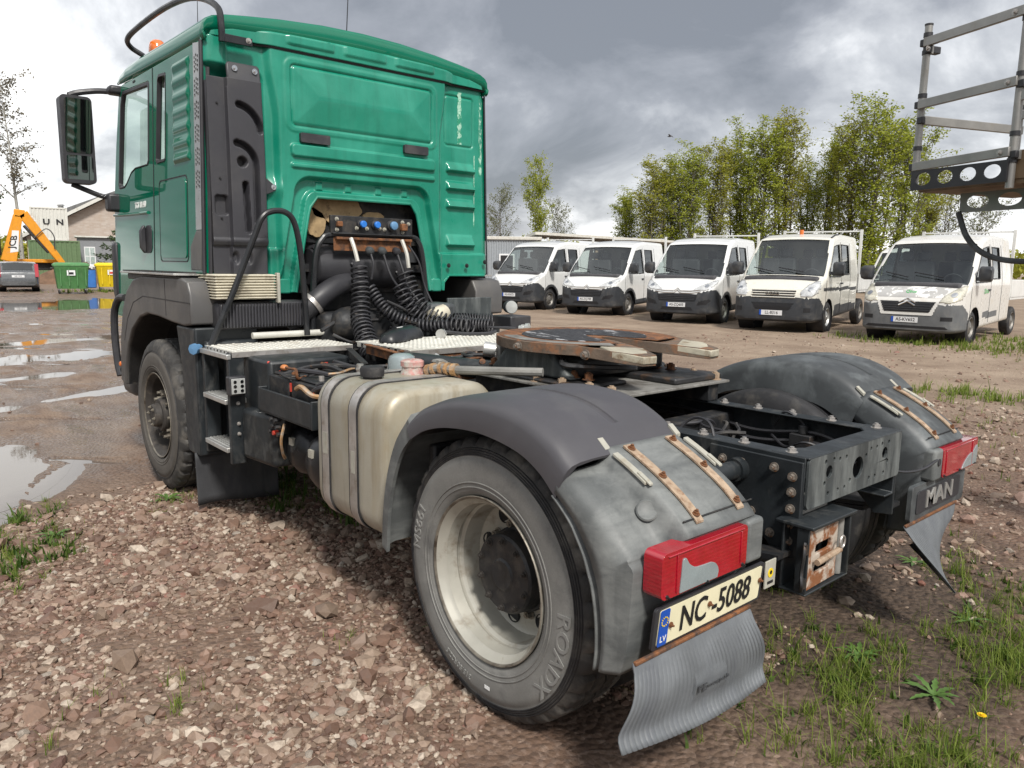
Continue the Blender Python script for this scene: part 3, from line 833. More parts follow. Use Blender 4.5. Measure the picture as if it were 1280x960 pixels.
    MB().lathe([(0, .0005), (.003, .006)], (.27, s * 1.247, 1.02), (0, s, 0), n=10).build('screw', 'steel_strap', g)
    return g, rear
gl, rear_l = make_guard(1, 'fender_plastic', 'grey_plastic')
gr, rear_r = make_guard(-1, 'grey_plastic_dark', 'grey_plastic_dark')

# tail lamps
for s in (1, -1):
    lampb = MB().box(-.775, -.70, min(s * .775, s * .685), max(s * .775, s * .685), .700, .842).build('lamp_housing', 'grey_plastic' if s > 0 else 'grey_plastic', truck, bevel=.014, seg=3)
    y0, y1 = sorted((s * .778, s * 1.195))
    lamp = MB().plate(rrect(y0, y1, .703, .838, .02, 5), [], lambda y, z: (-.774, y, z), (.065, 0, 0)).build('tail_lamp', 'red_lens', truck, bevel=.014, seg=4)
    MB().box(-.778, -.773, min(s * .80, s * 1.17), max(s * .80, s * 1.17), .824, .829).box(-.778, -.773, min(s * .81, s * .815), max(s * .81, s * .815), .72, .82).box(-.778, -.773, min(s * 1.125, s * 1.131), max(s * 1.125, s * 1.131), .712, .83).build('lens_rib', 'red_lens', lamp, bevel=.002)
    if s > 0:
        poly = sp2([(1.115, .708), (1.11, .76), (1.106, .80), (1.092, .806), (1.075, .785), (1.045, .768), (1.0, .764), (.965, .762), (.942, .75), (.930, .73), (.934, .708)], 4)
    else:
        poly = sp2([(-1.19, .712), (-1.192, .79), (-1.17, .795), (-1.14, .775), (-1.08, .76), (-1.03, .73), (-1.01, .708)], 4)
    MB().plate(poly, [], lambda y, z: (-.7775, y, z), (.004, 0, 0)).build('lens_patch', 'grey_lens', lamp, bevel=.001)
    bolts(lamp, [((-.774, s * .80, .712), (-1, 0, 0)), ((-.774, s * 1.17, .712), (-1, 0, 0)), ((-.774, s * .985, .709), (-1, 0, 0))], 'dark_steel', .004, .003, 'screw')
    if s < 0:
        MB().tube(spline([(-.70, -.36, .80), (-.735, -.48, .775), (-.76, -.60, .775), (-.775, -.70, .80)], 6), .006, 6).build('lamp_cable', 'black_plastic', truck)
        MB().cyl((-.779, -.725, .785), (-.77, -.725, .785), .016).build('lamp_socket', 'black_plastic', lampb)
# number plate, left
PX = -.752
def plate_pt(y, z, x=0):
    return (PX + x - (z - .60) * .10, y, z)
np_ = MB().plate(rrect(.632, 1.188, .540, .672, .012), [], lambda y, z: plate_pt(y, z, .004), (.010, 0, 0)).build('plate_holder', 'black_plastic', truck, bevel=.004)
MB().plate(rrect(.650, 1.170, .551, .663, .008), [], lambda y, z: plate_pt(y, z, .001), (.003, 0, 0)).build('number_plate', 'plate_yellow', np_)
MB().plate(rrect(1.128, 1.170, .551, .663, .006), [], lambda y, z: plate_pt(y, z, -.001), (.0018, 0, 0)).build('plate_band', 'plate_blue', np_)
text_mb('NC -5088', .112, lambda u, v, w: plate_pt(.893 - u, .607 + v, -.0015 - w), .002, .0010, .80).build('plate_lettering', 'lettering_black', np_, smooth=0)
text_mb('LV', .026, lambda u, v, w: plate_pt(1.149 - u, .572 + v, -.002 - w), .001, .0002).build('plate_country', 'lettering_white', np_, smooth=0)
b = MB()
for k in range(12):
    a = 2 * PI * k / 12
    b.cyl(plate_pt(1.149 + .0135 * math.cos(a), .627 + .0135 * math.sin(a), -.0015), plate_pt(1.149 + .0135 * math.cos(a), .627 + .0135 * math.sin(a), -.003), .0022, n=5)
b.build('plate_stars', 'sticker_yellow', np_)
bolts(np_, [(plate_pt(1.118, .607, -.001), (-1, 0, 0)), (plate_pt(.842 + .09, .615, -.001), (-1, 0, 0)), (plate_pt(.657, .615, -.001), (-1, 0, 0))], 'rust', .006, .003, 'screw')
tg = MB().box(-.757, -.752, .565, .628, .575, .668).build('inspection_tag', 'cream_strap', truck, bevel=.001)
MB().cyl((-.757, .597, .625), (-.7585, .597, .625), .016, n=16).build('inspection_sticker', 'sticker_yellow', tg)
MB().cyl((-.7583, .597, .627), (-.7595, .597, .627), .007, n=8).box(-.7583, -.7578, .58, .614, .588, .598).build('sticker_print', 'lettering_black', tg)
# lettered plate panel, right
mp = MB().plate(rrect(-1.16, -.55, .535, .695, .02), [], lambda y, z: (-.744, y, z), (.02, 0, 0)).build('rear_panel', 'grey_plastic_dark', truck, bevel=.006)
MB().plate(rrect(-1.09, -.60, .565, .665, .014), [], lambda y, z: (-.748, y, z), (.006, 0, 0)).build('name_panel', 'black_plastic', mp, bevel=.003)
text_mb('MAN', .105, lambda u, v, w: (-.7495 - w, -.845 - u, .615 + v), .006, .0025, 1.35).build('maker_lettering', 'alu', mp, smooth=0)
# mud flaps
def flap(s, y0, y1, parent):
    NU, NV = 289, 20
    def fn(u, v, off=0):
        y = y0 + (y1 - y0) * u
        if s > 0:
            x = -.742 - .045 * math.sin(PI * min(1, v * 1.15)) + .03 * v - .075 * v ** 3.5 - .02 * math.sin(PI * u) * v
            z = .535 - (.215 + .055 * u + .012 * math.sin(PI * u)) * v
            y2 = y + (.085 * (1 - u) ** 2 - .11 * u ** 2 * math.sin(PI * min(1, v * .8))) * v
        else:
            x = -.742 - .09 * math.sin(PI * v * .75) * (1 - .7 * u) - .10 * v * v * (1 - u) + .16 * v * v * u
            z = .535 - (.30 - .06 * u) * v
            y2 = y + (-.20 * (1 - u) + .10 * u) * v ** 1.8
        rib = -.0055 * max(0, math.cos(2 * PI * u * 36)) ** 4 * (.7 + .3 * math.sin(u * 23)) * sstep(.10, .16, v)
        if s > 0 and .40 < u < .66 and .44 < v < .72: rib = .004 if (.41 < u < .65 and .46 < v < .70) else -.004
        return (x - rib + off, y2, z)
    b = MB().grid(NU, NV, fn)
    f = b.build('mud_flap', 'flap_rubber', truck, 60)
    so = f.modifiers.new('thick', 'SOLIDIFY'); so.thickness = .007; so.offset = -1
    return f, fn
fl, ffn = flap(1, 1.262, .690, truck)
fr_, _ = flap(-1, -.50, -1.07, truck)
text_mb('www.pe.de', .021, lambda u, v, w: (lambda p: (p[0] - .0075 - w, p[1], p[2]))(ffn(.567 + u / .57, .575 - v / .27)), .002, .0002).build('flap_lettering', 'flap_print', fl, smooth=0)
text_mb('PE', .036, lambda u, v, w: (lambda p: (p[0] - .0075 - w, p[1], p[2]))(ffn(.448 + u / .57, .575 - v / .27)), .002, .0008).build('flap_emblem', 'flap_print', fl, smooth=0)
MB().box(-.752, -.740, .69, 1.262, .528, .540).build('flap_rail', 'rust', fl, bevel=.003)
MB().box(-.752, -.740, -1.07, -.50, .528, .540).build('flap_rail', 'rust', fr_, bevel=.003)
# inner dark liners behind the rear wheels
for s in (1, -1):
    MB().box(.36, .40, *sorted((s * .62, s * 1.15)), .48, .92).build('splash_guard', 'chassis_black', truck, bevel=.01)

# ---- fifth wheel coupling
fz = 1.262
th = lambda a0, a1, n: np.linspace(R(a0), R(a1), n)
cxx = .66
out = [(cxx + .46 * math.cos(a), .46 * math.sin(a)) for a in th(-128, 128, 44)]
out += [(.20, .335), (.07, .275), (.06, .20), (.20, .125), (.42, .055)]
out += [(.53 , .048), (.60, .04), (.63, .0), (.60, -.04), (.53, -.048), (.42, -.055), (.20, -.125), (.06, -.20), (.07, -.275), (.20, -.335)]
def fwz(x): return fz - (.020 * sstep(.36, .02, x) if x < .36 else 0) + (x - .6) * .012
fwp = MB().plate(out, [], lambda x, y: (x, y, fwz(x)), (0, 0, -.048)).build('fifth_wheel', 'rust_edge', truck, bevel=.012, seg=3)
MB().plate([(cxx + .445 * math.cos(a), .445 * math.sin(a)) for a in th(-132, 132, 44)] + [(.33, .14), (.46, .075), (.60, .055), (.65, 0), (.60, -.055), (.46, -.075), (.33, -.14)], [], lambda x, y: (x, y, fwz(x) + .0015), (0, 0, -.003)).build('bearing_face', 'rust', fwp)
ring = [(cxx + .02 + .30 * math.cos(a), .33 * math.sin(a)) for a in th(-150, 150, 40)] + [(.44, .10), (.60, .06), (.67, 0), (.60, -.06), (.44, -.10)]
MB().plate(ring, [], lambda x, y: (x, y, fwz(x) + .004), (0, 0, -.006)).build('grease_patch', 'grease', fwp)
MB().plate([(cxx + .43 * math.cos(a), .43 * math.sin(a)) for a in th(60, 150, 20)] + [(cxx + .36 * math.cos(a), .36 * math.sin(a)) for a in th(150, 60, 20)], [], lambda x, y: (x, y, fwz(x) + .003), (0, 0, -.004)).build('wear_ring', 'grey_cast', fwp)
for s in (1, -1):
    MB().plate([(.30, s * .30), (.20, s * .335), (.065, s * .275), (.055, s * .20), (.20, s * .125)], [], lambda x, y: (x, y, fwz(x) + .0025 - .008 * sstep(.24, .05, x)), (0, 0, -.035)).build('horn_plate', 'horn_worn', fwp, bevel=.006)
    MB().plate([(.42, 1.09), (1.0, 1.09), (.86, 1.225), (.56, 1.225)], [], lambda x, z: (x, s * .36, z), (0, -s * .10, 0)).build('pedestal', 'chassis_dusty', fwp, bevel=.02, seg=3)
    bolts(fwp, [((.66, s * .46, 1.236), (0, s, 0)), ((.30, s * .385, 1.225), (0, s, 0))], 'bolt_steel', .016, .02)
    bolts(fwp, [((x, s * .30, 1.12 - .02), (0, 0, 1)) for x in (.36, .45, 1.03)], 'rust', .02, .025)
MB().box(.40, .95, -.30, .30, 1.10, 1.205).build('lock_mechanism', 'chassis_black', fwp, bevel=.03)
MB().tube(spline([(.5, .33, 1.19), (.42, .40, 1.17), (.35, .30, 1.16), (.25, .10, 1.15)], 6), .012, 6).build('release_lever', 'dark_steel', fwp)
mp_ = MB().box(.10, 1.12, -.43, .43, 1.055, 1.068).build('mounting_plate', 'grey_cast', truck, bevel=.003)
MB().box(.14, .60, -.42, -.05, 1.068, 1.10).box(.30, 1.1, .10, .40, 1.068, 1.088).build('mounting_bracket', 'dark_steel', mp_, bevel=.01)
bolts(mp_, [((x, y, 1.068), (0, 0, 1)) for x in (.15, .28, .45, .62) for y in (.38, -.38)], 'rust_pale', .02, .03)
for s in (1, -1):
    MB().box(.12, 1.1, *sorted((s * .29, s * .37)), .97, 1.056).build('spacer', 'chassis_black', mp_, bevel=.006)

# ---- fuel tank, left
ty0, ty1, tz0, tz1, tr = .60, 1.20, .43, 1.09, .13
sec = rrect(ty0, ty1, tz0, tz1, tr, 8)
cyc, czc = (ty0 + ty1) / 2, (tz0 + tz1) / 2
def tank_ring(x, k=1.0, d=0.):
    return [(x, cyc + (y - cyc) * k + d * (1 if y > cyc else -1), czc + (z - czc) * k + d * (1 if z > czc else -1)) for y, z in sec]
tank = MB().loft([tank_ring(.645, .90), tank_ring(.66, .97), tank_ring(.685, 1), tank_ring(.82, 1), tank_ring(.83, 1.004), tank_ring(.84, 1), tank_ring(1.225, 1), tank_ring(1.245, .97), tank_ring(1.258, .91)]).build('fuel_tank', 'tank_alu', truck, 40)
for x in (1.15, .895):
    MB().loft([tank_ring(x - .03, 1, .001), tank_ring(x - .03, 1, .007), tank_ring(x + .03, 1, .007), tank_ring(x + .03, 1, .001)], cap0=False, cap1=False).build('tank_strap', 'steel_strap', tank, 30)
    for e in (-.034, .034):
        MB().loft([tank_ring(x + e - .006, 1, .0005), tank_ring(x + e - .006, 1, .005), tank_ring(x + e + .006, 1, .005), tank_ring(x + e + .006, 1, .0005)], cap0=False, cap1=False).build('strap_liner', 'rubber', tank, 30)
    MB().box(x - .03, x + .03, .40, .62, .40, .46).box(x - .03, x + .03, .38, .42, .40, .95).build('tank_bracket', 'chassis_black', tank, bevel=.01)
MB().box(1.13, 1.17, 1.2072, 1.2085, .74, .84).box(.88, .91, 1.2072, 1.2085, .70, .80).build('tank_label', 'cream_strap', tank)
MB().lathe([(-.02, .043), (.015, .043), (.016, .054), (.05, .056), (.06, .05), (.062, .0005)], (1.02, 1.03, 1.085), (0, 0, 1), 28).build('filler_cap', 'rubber', tank)
MB().lathe([(-.01, .06), (.02, .055), (.03, .05), (.045, .05), (.047, .056), (.07, .056), (.078, .045), (.08, .0005)], (1.04, .80, 1.08), (0, 0, 1), 24, mod=lambda i, j, r: r * (1.0 if i % 3 else .93) if j in (4, 5) else r).build('float_cap', 'pink_cap', tank)
MB().lathe([(-.01, .07), (.05, .07), (.07, .062), (.082, .04), (.086, .0005)], (1.24, .73, 1.08), (0, 0, 1), 24).build('strainer_dome', 'grey_lens', tank)
hp = spline([(1.01, .75, 1.10), (.92, .72, 1.125), (.82, .70, 1.125), (.6, .60, 1.135), (.45, .50, 1.14)], 6)
fp = MB().tube(hp, .02, 10).build('fuel_pipe', 'grey_cast', tank)
for t in (1, 3, 6, 9, 11):
    MB().cyl(hp[t], hp[t + 1] if t + 1 < len(hp) else hp[t], .03, n=10).build('pipe_fitting', 'brass', tank)
# ---- battery tray
bt = MB().box(1.42, 2.04, 1.13, 1.145, .80, .925).box(1.405, 1.42, .62, 1.145, .79, .935).box(2.04, 2.055, .55, 1.145, .80, .93).box(1.41, 2.05, .45, 1.14, .79, .80).build('battery_tray', 'chassis', truck, bevel=.004)
for x0, x1 in ((1.46, 1.73), (1.75, 2.01)):
    ba = MB().box(x0, x1, .62, 1.10, .80, 1.0).box(x0 + .02, x1 - .02, .64, 1.08, 1.0, 1.015).build('battery', 'chassis_black', truck, bevel=.01)
    for yy in (.70, 1.03):
        MB().cyl((x0 + .06, yy, 1.015), (x0 + .06, yy, 1.04), .014, n=10).build('terminal', 'steel_strap', ba)
MB().ball((1.96, 1.03, 1.035), .022, 10, 6, (1.3, 1, .8)).build('terminal_cover', 'orange_plastic', truck)
for P_, m_ in (([(1.80, 1.03, 1.03), (1.70, 1.06, 1.05), (1.60, 1.0, 1.045), (1.52, .95, 1.03)], 'black_plastic'), ([(1.95, .70, 1.03), (1.85, .78, 1.06), (1.7, .75, 1.045), (1.55, .70, 1.03)], 'black_plastic'), ([(1.62, 1.12, .97), (1.54, 1.13, .99), (1.46, 1.11, .955), (1.40, 1.05, .95)], 'brass'), ([(1.9, 1.08, 1.0), (1.8, .95, 1.05), (1.65, .9, 1.06), (1.5, .85, 1.01), (1.40, .80, .98)], 'dark_steel'), ([(1.50, 1.10, .96), (1.42, 1.08, 1.0), (1.34, .95, 1.02), (1.30, .8, 1.0)], 'black_plastic'), ([(2.0, .8, 1.0), (1.85, .85, 1.045), (1.6, .8, 1.06), (1.42, .7, 1.05)], 'rubber')):
    MB().tube(spline(P_, 6), .013, 7).build('battery_cable', m_, truck)
for x0, yy in ((1.46, 1.06), (1.72, 1.06)):
    MB().box(x0, x0 + .012, 1.10, 1.106, .94, .985).build('warning_tag', 'red_plastic', truck)
# rusty angle brackets above the batteries
for (a, c) in (((1.52, .78, 1.06), (1.98, .62, 1.09)), ((1.42, .55, 1.09), (1.95, .52, 1.11)), ((1.33, .48, 1.07), (1.33, .15, 1.07)), ((1.62, .50, 1.10), (1.62, .10, 1.10)), ((1.25, .52, 1.02), (1.25, .1, 1.02))):
    MB().bar(a, c, .006, .055).bar((a[0], a[1], a[2] + .025), (c[0], c[1], c[2] + .025), .035, .005).build('cover_bracket', 'rust' if a[1] < .6 else 'dark_steel', truck)
for p in ((1.36, .90, 1.06), (1.33, .83, 1.05), (1.30, .76, 1.05)):
    MB().cyl(p, (p[0], p[1], p[2] + .05), .018, n=10).cyl((p[0], p[1], p[2] + .02), (p[0], p[1], p[2] + .03), .024, n=6).build('pipe_union', 'alu', truck)
# wiring block below the tray
wb = MB().box(1.80, 1.92, 1.09, 1.115, .70, .795).build('wiring_block', 'chassis_black', truck, bevel=.006)
for k in range(7):
    p = (1.81 + .018 * k, 1.12, .70 + .035 * (k % 3))
    MB().cyl(p, (p[0], p[1] + .03, p[2]), .012, n=8).build('connector', 'red_plastic' if k == 3 else 'dark_steel', wb)
MB().tube(spline([(1.78, 1.12, .76), (1.76, 1.15, .68), (1.79, 1.13, .60), (1.83, 1.10, .56)], 5), .008, 6).build('loose_wire', 'brass', wb)
# air reservoirs
for x, y0, r_ in ((1.78, 1.06, .135), (1.47, 1.10, .15)):
    MB().lathe([(-.62, .0005), (-.61, r_ * .55), (-.57, r_ * .9), (-.52, r_), (-.06, r_), (-.02, r_ * .88), (.015, r_ * .55), (.025, .0005)], (x, y0, .60), (0, 1, 0), 32).build('air_reservoir', 'black_paint', truck)
    MB().box(x - .02, x + .02, y0 - .012, y0 + .03, .64, .68).build('reservoir_tag', 'cream_strap', truck)
# ---- cab access ladder and box behind it
lad = MB().box(2.70, 2.735, 1.12, 1.21, .44, 1.09).build('ladder', 'chassis', truck, bevel=.005)
MB().box(2.30, 2.34, 1.12, 1.21, .44, 1.09).build('ladder_post', 'chassis', lad, bevel=.005)
for z in (.79, .505):
    b = MB().box(2.34, 2.70, 1.06, 1.225, z, z + .028)
    st = b.build('step', 'alu', lad, bevel=.003)
    for k in range(7):
        MB().box(2.35, 2.69, 1.07 + .02 * k, 1.08 + .02 * k, z + .028, z + .033).build('tread_rib', 'alu', st)
MB().box(2.0, 2.69, .60, 1.10, .50, 1.07).build('ladder_box', 'chassis', truck, bevel=.02)
MB().loft([[(x, y, z) for x, y, z in ((2.28, 1.16, z), (1.93, 1.12, z), (1.93, .7, z), (2.28, .7, z))] for z in (.48, .78)]).build('side_cover', 'chassis', truck, bevel=.03, seg=3)
bolts(lad, [((2.30, 1.165, z), (-1, 0, 0)) for z in (.62, .68, .80, .86)], 'steel_strap', .008, .008)
wl_ = MB().box(2.235, 2.29, 1.135, 1.235, .855, .965).build('work_lamp', 'black_plastic', truck, bevel=.008)
MB().box(2.228, 2.236, 1.146, 1.224, .866, .954).build('lamp_lens', 'clear_lens', wl_, bevel=.002)
for k in range(3):
    for j in range(2):
        MB().cyl((2.2285, 1.165 + .04 * j, .884 + .026 * k), (2.225, 1.165 + .04 * j, .884 + .026 * k), .010, n=10).build('lamp_diode', 'chrome', wl_)
# ---- catwalk plates (raised-dimple tread)
def catwalk(x0, x1, y0, y1, z):
    c = MB().box(x0, x1, y0, y1, z - .006, z).build('catwalk_plate', 'galv_white', truck, bevel=.001)
    b = MB(); nx, ny = int((x1 - x0) / .045), int((y1 - y0) / .045)
    for i in range(nx):
        for j in range(ny):
            x = x0 + .025 + i * .045 + (.0225 if j % 2 else 0); y = y0 + .02 + j * .045
            if x > x1 - .014: continue
            b.cyl((x, y, z - .001), (x, y, z + .005), .013, .008, 8)
    o = b.build('tread_dimples', 'galv_white', c, 60, fix=False); o['kind'] = 'stuff'
    b = MB()
    for j in range(int((y1 - y0) / .05)):
        b.box(x0 - .003, x0 + .002, y0 + .01 + j * .05, y0 + .038 + j * .05, z - .03, z - .001)
    MB().box(x0, x0 + .004, y0, y1, z - .035, z - .006).build('front_edge', 'steel_strap', c)
    for j in range(8):
        MB().box(x0 + .01 + (x1 - x0) * j / 8, x0 + .01 + (x1 - x0) * (j + .55) / 8, y1, y1 + .004, z - .03, z).build('edge_tooth', 'alu', c)
    return c
catwalk(2.295, 2.735, .42, 1.19, 1.10)
MB().box(2.295, 2.735, 1.196, 1.222, 1.055, 1.085).build('catwalk_edge', 'alu', truck, bevel=.004)
catwalk(1.55, 2.15, -1.0, .48, 1.135)
MB().box(1.56, 1.60, -.55, .46, 1.07, 1.125).build('catwalk_bearer', 'rust', truck, bevel=.004)
MB().box(1.95, 2.00, -.9, .50, 1.03, 1.12).build('catwalk_bearer', 'dark_steel', truck, bevel=.004)
MB().cyl((2.66, .0, 1.15), (2.66, .92, 1.15), .02, n=12).build('white_conduit', 'galv_white', truck)
# pipes and fittings between catwalk and fifth wheel
MB().cyl((1.05, .20, 1.05), (1.55, .52, 1.08), .05, n=18).build('hydraulic_pipe', 'chassis', truck)
MB().cyl((1.18, .17, 1.15), (1.22, .22, 1.16), .038, n=18).build('round_socket', 'alu', truck)
MB().box(1.13, 1.165, .12, .18, 1.06, 1.19).build('socket_bracket', 'grey_cast', truck, bevel=.006)
for k, P_ in enumerate((([(1.55, .3, 1.06), (1.4, .1, 1.1), (1.3, -.1, 1.06), (1.1, -.2, 1.1)]), ([(1.6, -.1, 1.08), (1.4, -.25, 1.12), (1.25, -.1, 1.09), (1.1, .05, 1.1)]), ([(1.5, .1, 1.05), (1.35, .3, 1.09), (1.2, .35, 1.07), (1.0, .3, 1.1)]), ([(1.6, -.4, 1.08), (1.4, -.3, 1.1), (1.3, -.45, 1.09), (1.12, -.35, 1.1)]), ([(1.62, .2, 1.02), (1.45, -.1, 1.04), (1.3, .1, 1.05), (1.12, .1, 1.04)]))):
    MB().tube(spline(P_, 6), .011, 6).build('air_line', 'black_plastic' if k % 2 else 'rubber', truck)
MB().box(1.18, 1.5, -.30, -.22, 1.06, 1.12).build('valve_bracket', 'rust', truck, bevel=.005)
MB().box(1.25, 1.38, -.15, -.02, 1.05, 1.13).cyl((1.3, -.09, 1.13), (1.3, -.09, 1.17), .03).build('relay_valve', 'grey_cast', truck, bevel=.01)
MB().box(1.20, 2.3, -.37, .37, .90, .93).build('under_tray', 'chassis_black', truck)
_rc = random.Random(31)
def clutter(n, x0, x1, y0, y1, z0, z1, r0, r1, ms, name, span=.28):
    for _ in range(n):
        p = Vector((_rc.uniform(x0, x1), _rc.uniform(y0, y1), _rc.uniform(z0, z1))); q = [p]
        d = Vector((_rc.uniform(-1, 1), _rc.uniform(-1, 1), _rc.uniform(-.25, .25))).normalized()
        for _k2 in range(4):
            d = (d + Vector((_rc.uniform(-.7, .7), _rc.uniform(-.7, .7), _rc.uniform(-.35, .35)))).normalized()
            e_ = q[-1] + d * span * _rc.uniform(.25, .5)
            q.append(Vector((min(x1, max(x0, e_.x)), min(y1, max(y0, e_.y)), min(z1, max(z0, e_.z)))))
        MB().tube(spline(q, 5), _rc.uniform(r0, r1), 6).build(name, _rc.choice(ms), truck)
clutter(12, 1.44, 2.02, .62, 1.10, 1.01, 1.06, .005, .011, ['black_plastic', 'rubber', 'dark_steel', 'brass', 'red_plastic', 'rust'], 'battery_cable')
clutter(16, 1.02, 1.52, -.40, .50, 1.00, 1.10, .006, .013, ['black_plastic', 'rubber', 'grey_cast', 'rust', 'dark_steel'], 'air_line')
clutter(12, 2.30, 2.62, -.55, .45, 1.06, 1.22, .007, .014, ['black_plastic', 'rubber', 'dark_steel', 'chassis_black'], 'air_line')
clutter(8, -.35, .1, -.30, .30, .78, .92, .006, .010, ['black_plastic', 'rubber'], 'air_line')
for k_ in range(12):
    c_ = Vector((_rc.uniform(1.05, 1.5), _rc.uniform(-.4, .5), _rc.uniform(1.02, 1.10)))
    MB().cyl(c_, c_ + Vector((_rc.uniform(-.05, .05), _rc.uniform(-.05, .05), _rc.uniform(0, .03))), _rc.uniform(.012, .024), n=8).build('pipe_union', _rc.choice(['brass', 'alu', 'grey_cast', 'rust']), truck)
for k_ in range(7):
    x_, y_ = _rc.uniform(1.46, 2.0), _rc.uniform(.65, 1.08)
    MB().box(x_, x_ + .03, y_, y_ + .02, 1.012, 1.035).build('cable_connector', _rc.choice(['alu', 'cream_strap', 'dark_steel']), truck, bevel=.003)
# right side silencer box and tank (mostly hidden)
MB().box(1.0, 2.5, -1.15, -.55, .42, 1.02).build('silencer_box', 'chassis_black', truck, bevel=.06, seg=3)
# ------------------------------------------------------------------ cab
def yside(z):
    return 1.125 - .045 * (z - 1.5) / 1.45
XB = 2.86
def sdb(y, z, y0, y1, z0, z1, r):
    cy_, cz_ = (y0 + y1) / 2, (z0 + z1) / 2
    qx, qy = abs(y - cy_) - (y1 - y0) / 2 + r, abs(z - cz_) - (z1 - z0) / 2 + r
    return min(max(qx, qy), 0) + math.hypot(max(qx, 0), max(qy, 0)) - r
def archw(z): return .415 + (2.04 - z) * .20
def arch_in(y, z):
    if z > 2.045: return False
    w = archw(z)
    if z > 1.97: w -= (z - 1.97) * .55
    return abs(y) < w
def arch_sd(y, z, g):
    # signed distance (approx.) to the arch widened by g
    w = archw(min(z, 2.05)) + g; top = 2.045 + g; r = .06 + g * .5
    qx, qy = abs(y) - w + r, z - top + r
    return min(max(qx, qy), 0) + math.hypot(max(qx, 0), max(qy, 0)) - r
def raised(d, h, w):          # plateau inside (d<0) with soft flank of width w
    return h * (1 - sstep(-w, 0, d))
def back_h(y, z):
    h = 0.
    # centre bay stands proud of the two side bays
    cw = .615 + .05 * sstep(2.5, 2.9, z)
    h += .045 * (1 - sstep(cw, cw + .05, abs(y)))
    # side corner pillars roll forward
    ya = abs(y); ye = yside(z)
    h += .03 * sstep(ye - .16, ye - .10, ya) if y > 0 else 0
    e = max(0, ya - (ye - .055)) / .055
    h -= .05 * (1 - math.sqrt(max(0, 1 - min(1, e) ** 2)))
    # blank window panel with a rubber groove and four shallow facets
    d = sdb(y, z, -.555, .545, 2.482, 2.862, .035)
    h -= .012 * math.exp(-((d + .004) / .007) ** 2)
    if d < -.02:
        k = min((y + .555) / 1.1, (.545 - y) / 1.1, (z - 2.482) / .38 * .36, (2.862 - z) / .38 * .36)
        h += .020 * min(max(k, 0), .17) / .17
    d2 = sdb(y, z, -.595, .585, 2.445, 2.90, .06)
    h += .006 * (1 - sstep(-.01, .01, d2))
    # two pressed ribs under it
    h += raised(sdb(y, z, -.58, .56, 2.285, 2.375, .03), .022, .011)
    h += raised(sdb(y, z, -.58, .56, 2.215, 2.255, .018), .015, .010)
    # arch pressing
    da = arch_sd(y, z, .13)
    h -= raised(da, .055, .024)
    db = arch_sd(y, z, .045)
    h += raised(db, .040, .012)
    for yy in (.34, .12, -.12, -.34):
        h += raised(sdb(y, z, yy - .03, yy + .03, 2.085, 2.145, .01), .014, .01)
    # right bay: small blank panel and louvres
    for sg in (-1,):
        ys = y * sg
        d = sdb(ys, z, .70, .972, 2.50, 2.87, .03)
        h -= .010 * math.exp(-((d + .004) / .007) ** 2)
        for z0, z1 in ((2.30, 2.385), (2.165, 2.25), (2.03, 2.115), (1.74, 1.845)):
            d = sdb(ys, z, .705, 1.0 - (z - z0) * .25, z0, z1, .02)
            if d < .01:
                h += raised(d, .030, .022) * (1.0 - .75 * sstep(z0, z1 - .01, z) * 0) * sstep(z1 + .02, z0, z) * 1.3
    # ledge low on the right
    h += .02 * (1 - sstep(1.685, 1.70, z)) * sstep(.60, .64, ya)
    # recess for the snorkel on the left
    if y > .62:
        d = sdb(y, z, .70, 1.20, 1.3, 2.80, .07)
        h -= raised(d, .10, .07)
        h += .035 * math.exp(-(((y - .66) / .05) ** 2 + ((z - 2.08) / .06) ** 2))
    return h
NY, NZ = 380, 250
def bfn(u, v):
    z = 1.41 + (2.945 - 1.41) * v
    y = yside(z) * (1 - 2 * u)
    return (XB - back_h(y, z), y, z)
def bskip(u, v):
    z = 1.41 + (2.945 - 1.41) * v; y = yside(z) * (1 - 2 * u)
    if arch_in(y, z): return True
    ya = abs(y)
    if z < 1.525 and ya > .675 + .05 * sstep(1.47, 1.525, z): return True
    return False
bw = MB().grid(NY, NZ, bfn, bskip)
back = place('cab_back_wall', _clean(bw, 'cab_back_wall'), 'green_faded', truck, 60)
so = back.modifiers.new('thick', 'SOLIDIFY'); so.thickness = .004; so.offset = -1
# rolled flange round the opening
pts = [(XB - .030, archw(1.41), 1.41), (XB - .030, archw(1.7), 1.7), (XB - .030, archw(1.93), 1.93), (XB - .03, archw(1.97) - .005, 1.975), (XB - .03, .37, 2.043)]
pts = pts + [(p[0], -p[1], p[2]) for p in reversed(pts)]
MB().tube(pts, .011, 8).build('opening_flange', 'green_faded', back)
for s in (1, -1):
    MB().tube([(XB - .02, s * .675, 1.41), (XB - .02, s * .68, 1.47), (XB - .02, s * .73, 1.525), (XB - .02, s * 1.08, 1.525)], .010, 6).build('lower_flange', 'green_faded', back)
    MB().box(XB - .02, XB + .3, *sorted((s * .57, s * .66)), 1.40, 1.50).build('mount_bracket', 'green_faded', back, bevel=.01)
bolts(back, [((XB - .05, y, z), (-1, 0, 0)) for y, z in ((-.705, 1.60), (-1.06, 1.63), (-.88, 1.60))], 'dark_steel', .012, .006)
for yy0, yy1, zc in ((.285, .495, 2.412), (-.505, -.300, 2.425)):
    MB().plate(rrect(yy0, yy1, zc - .030, zc + .030, .010), [], lambda y, z: (XB - .073, y, z), (.03, 0, 0)).build('rubber_buffer', 'black_plastic', back, bevel=.006)
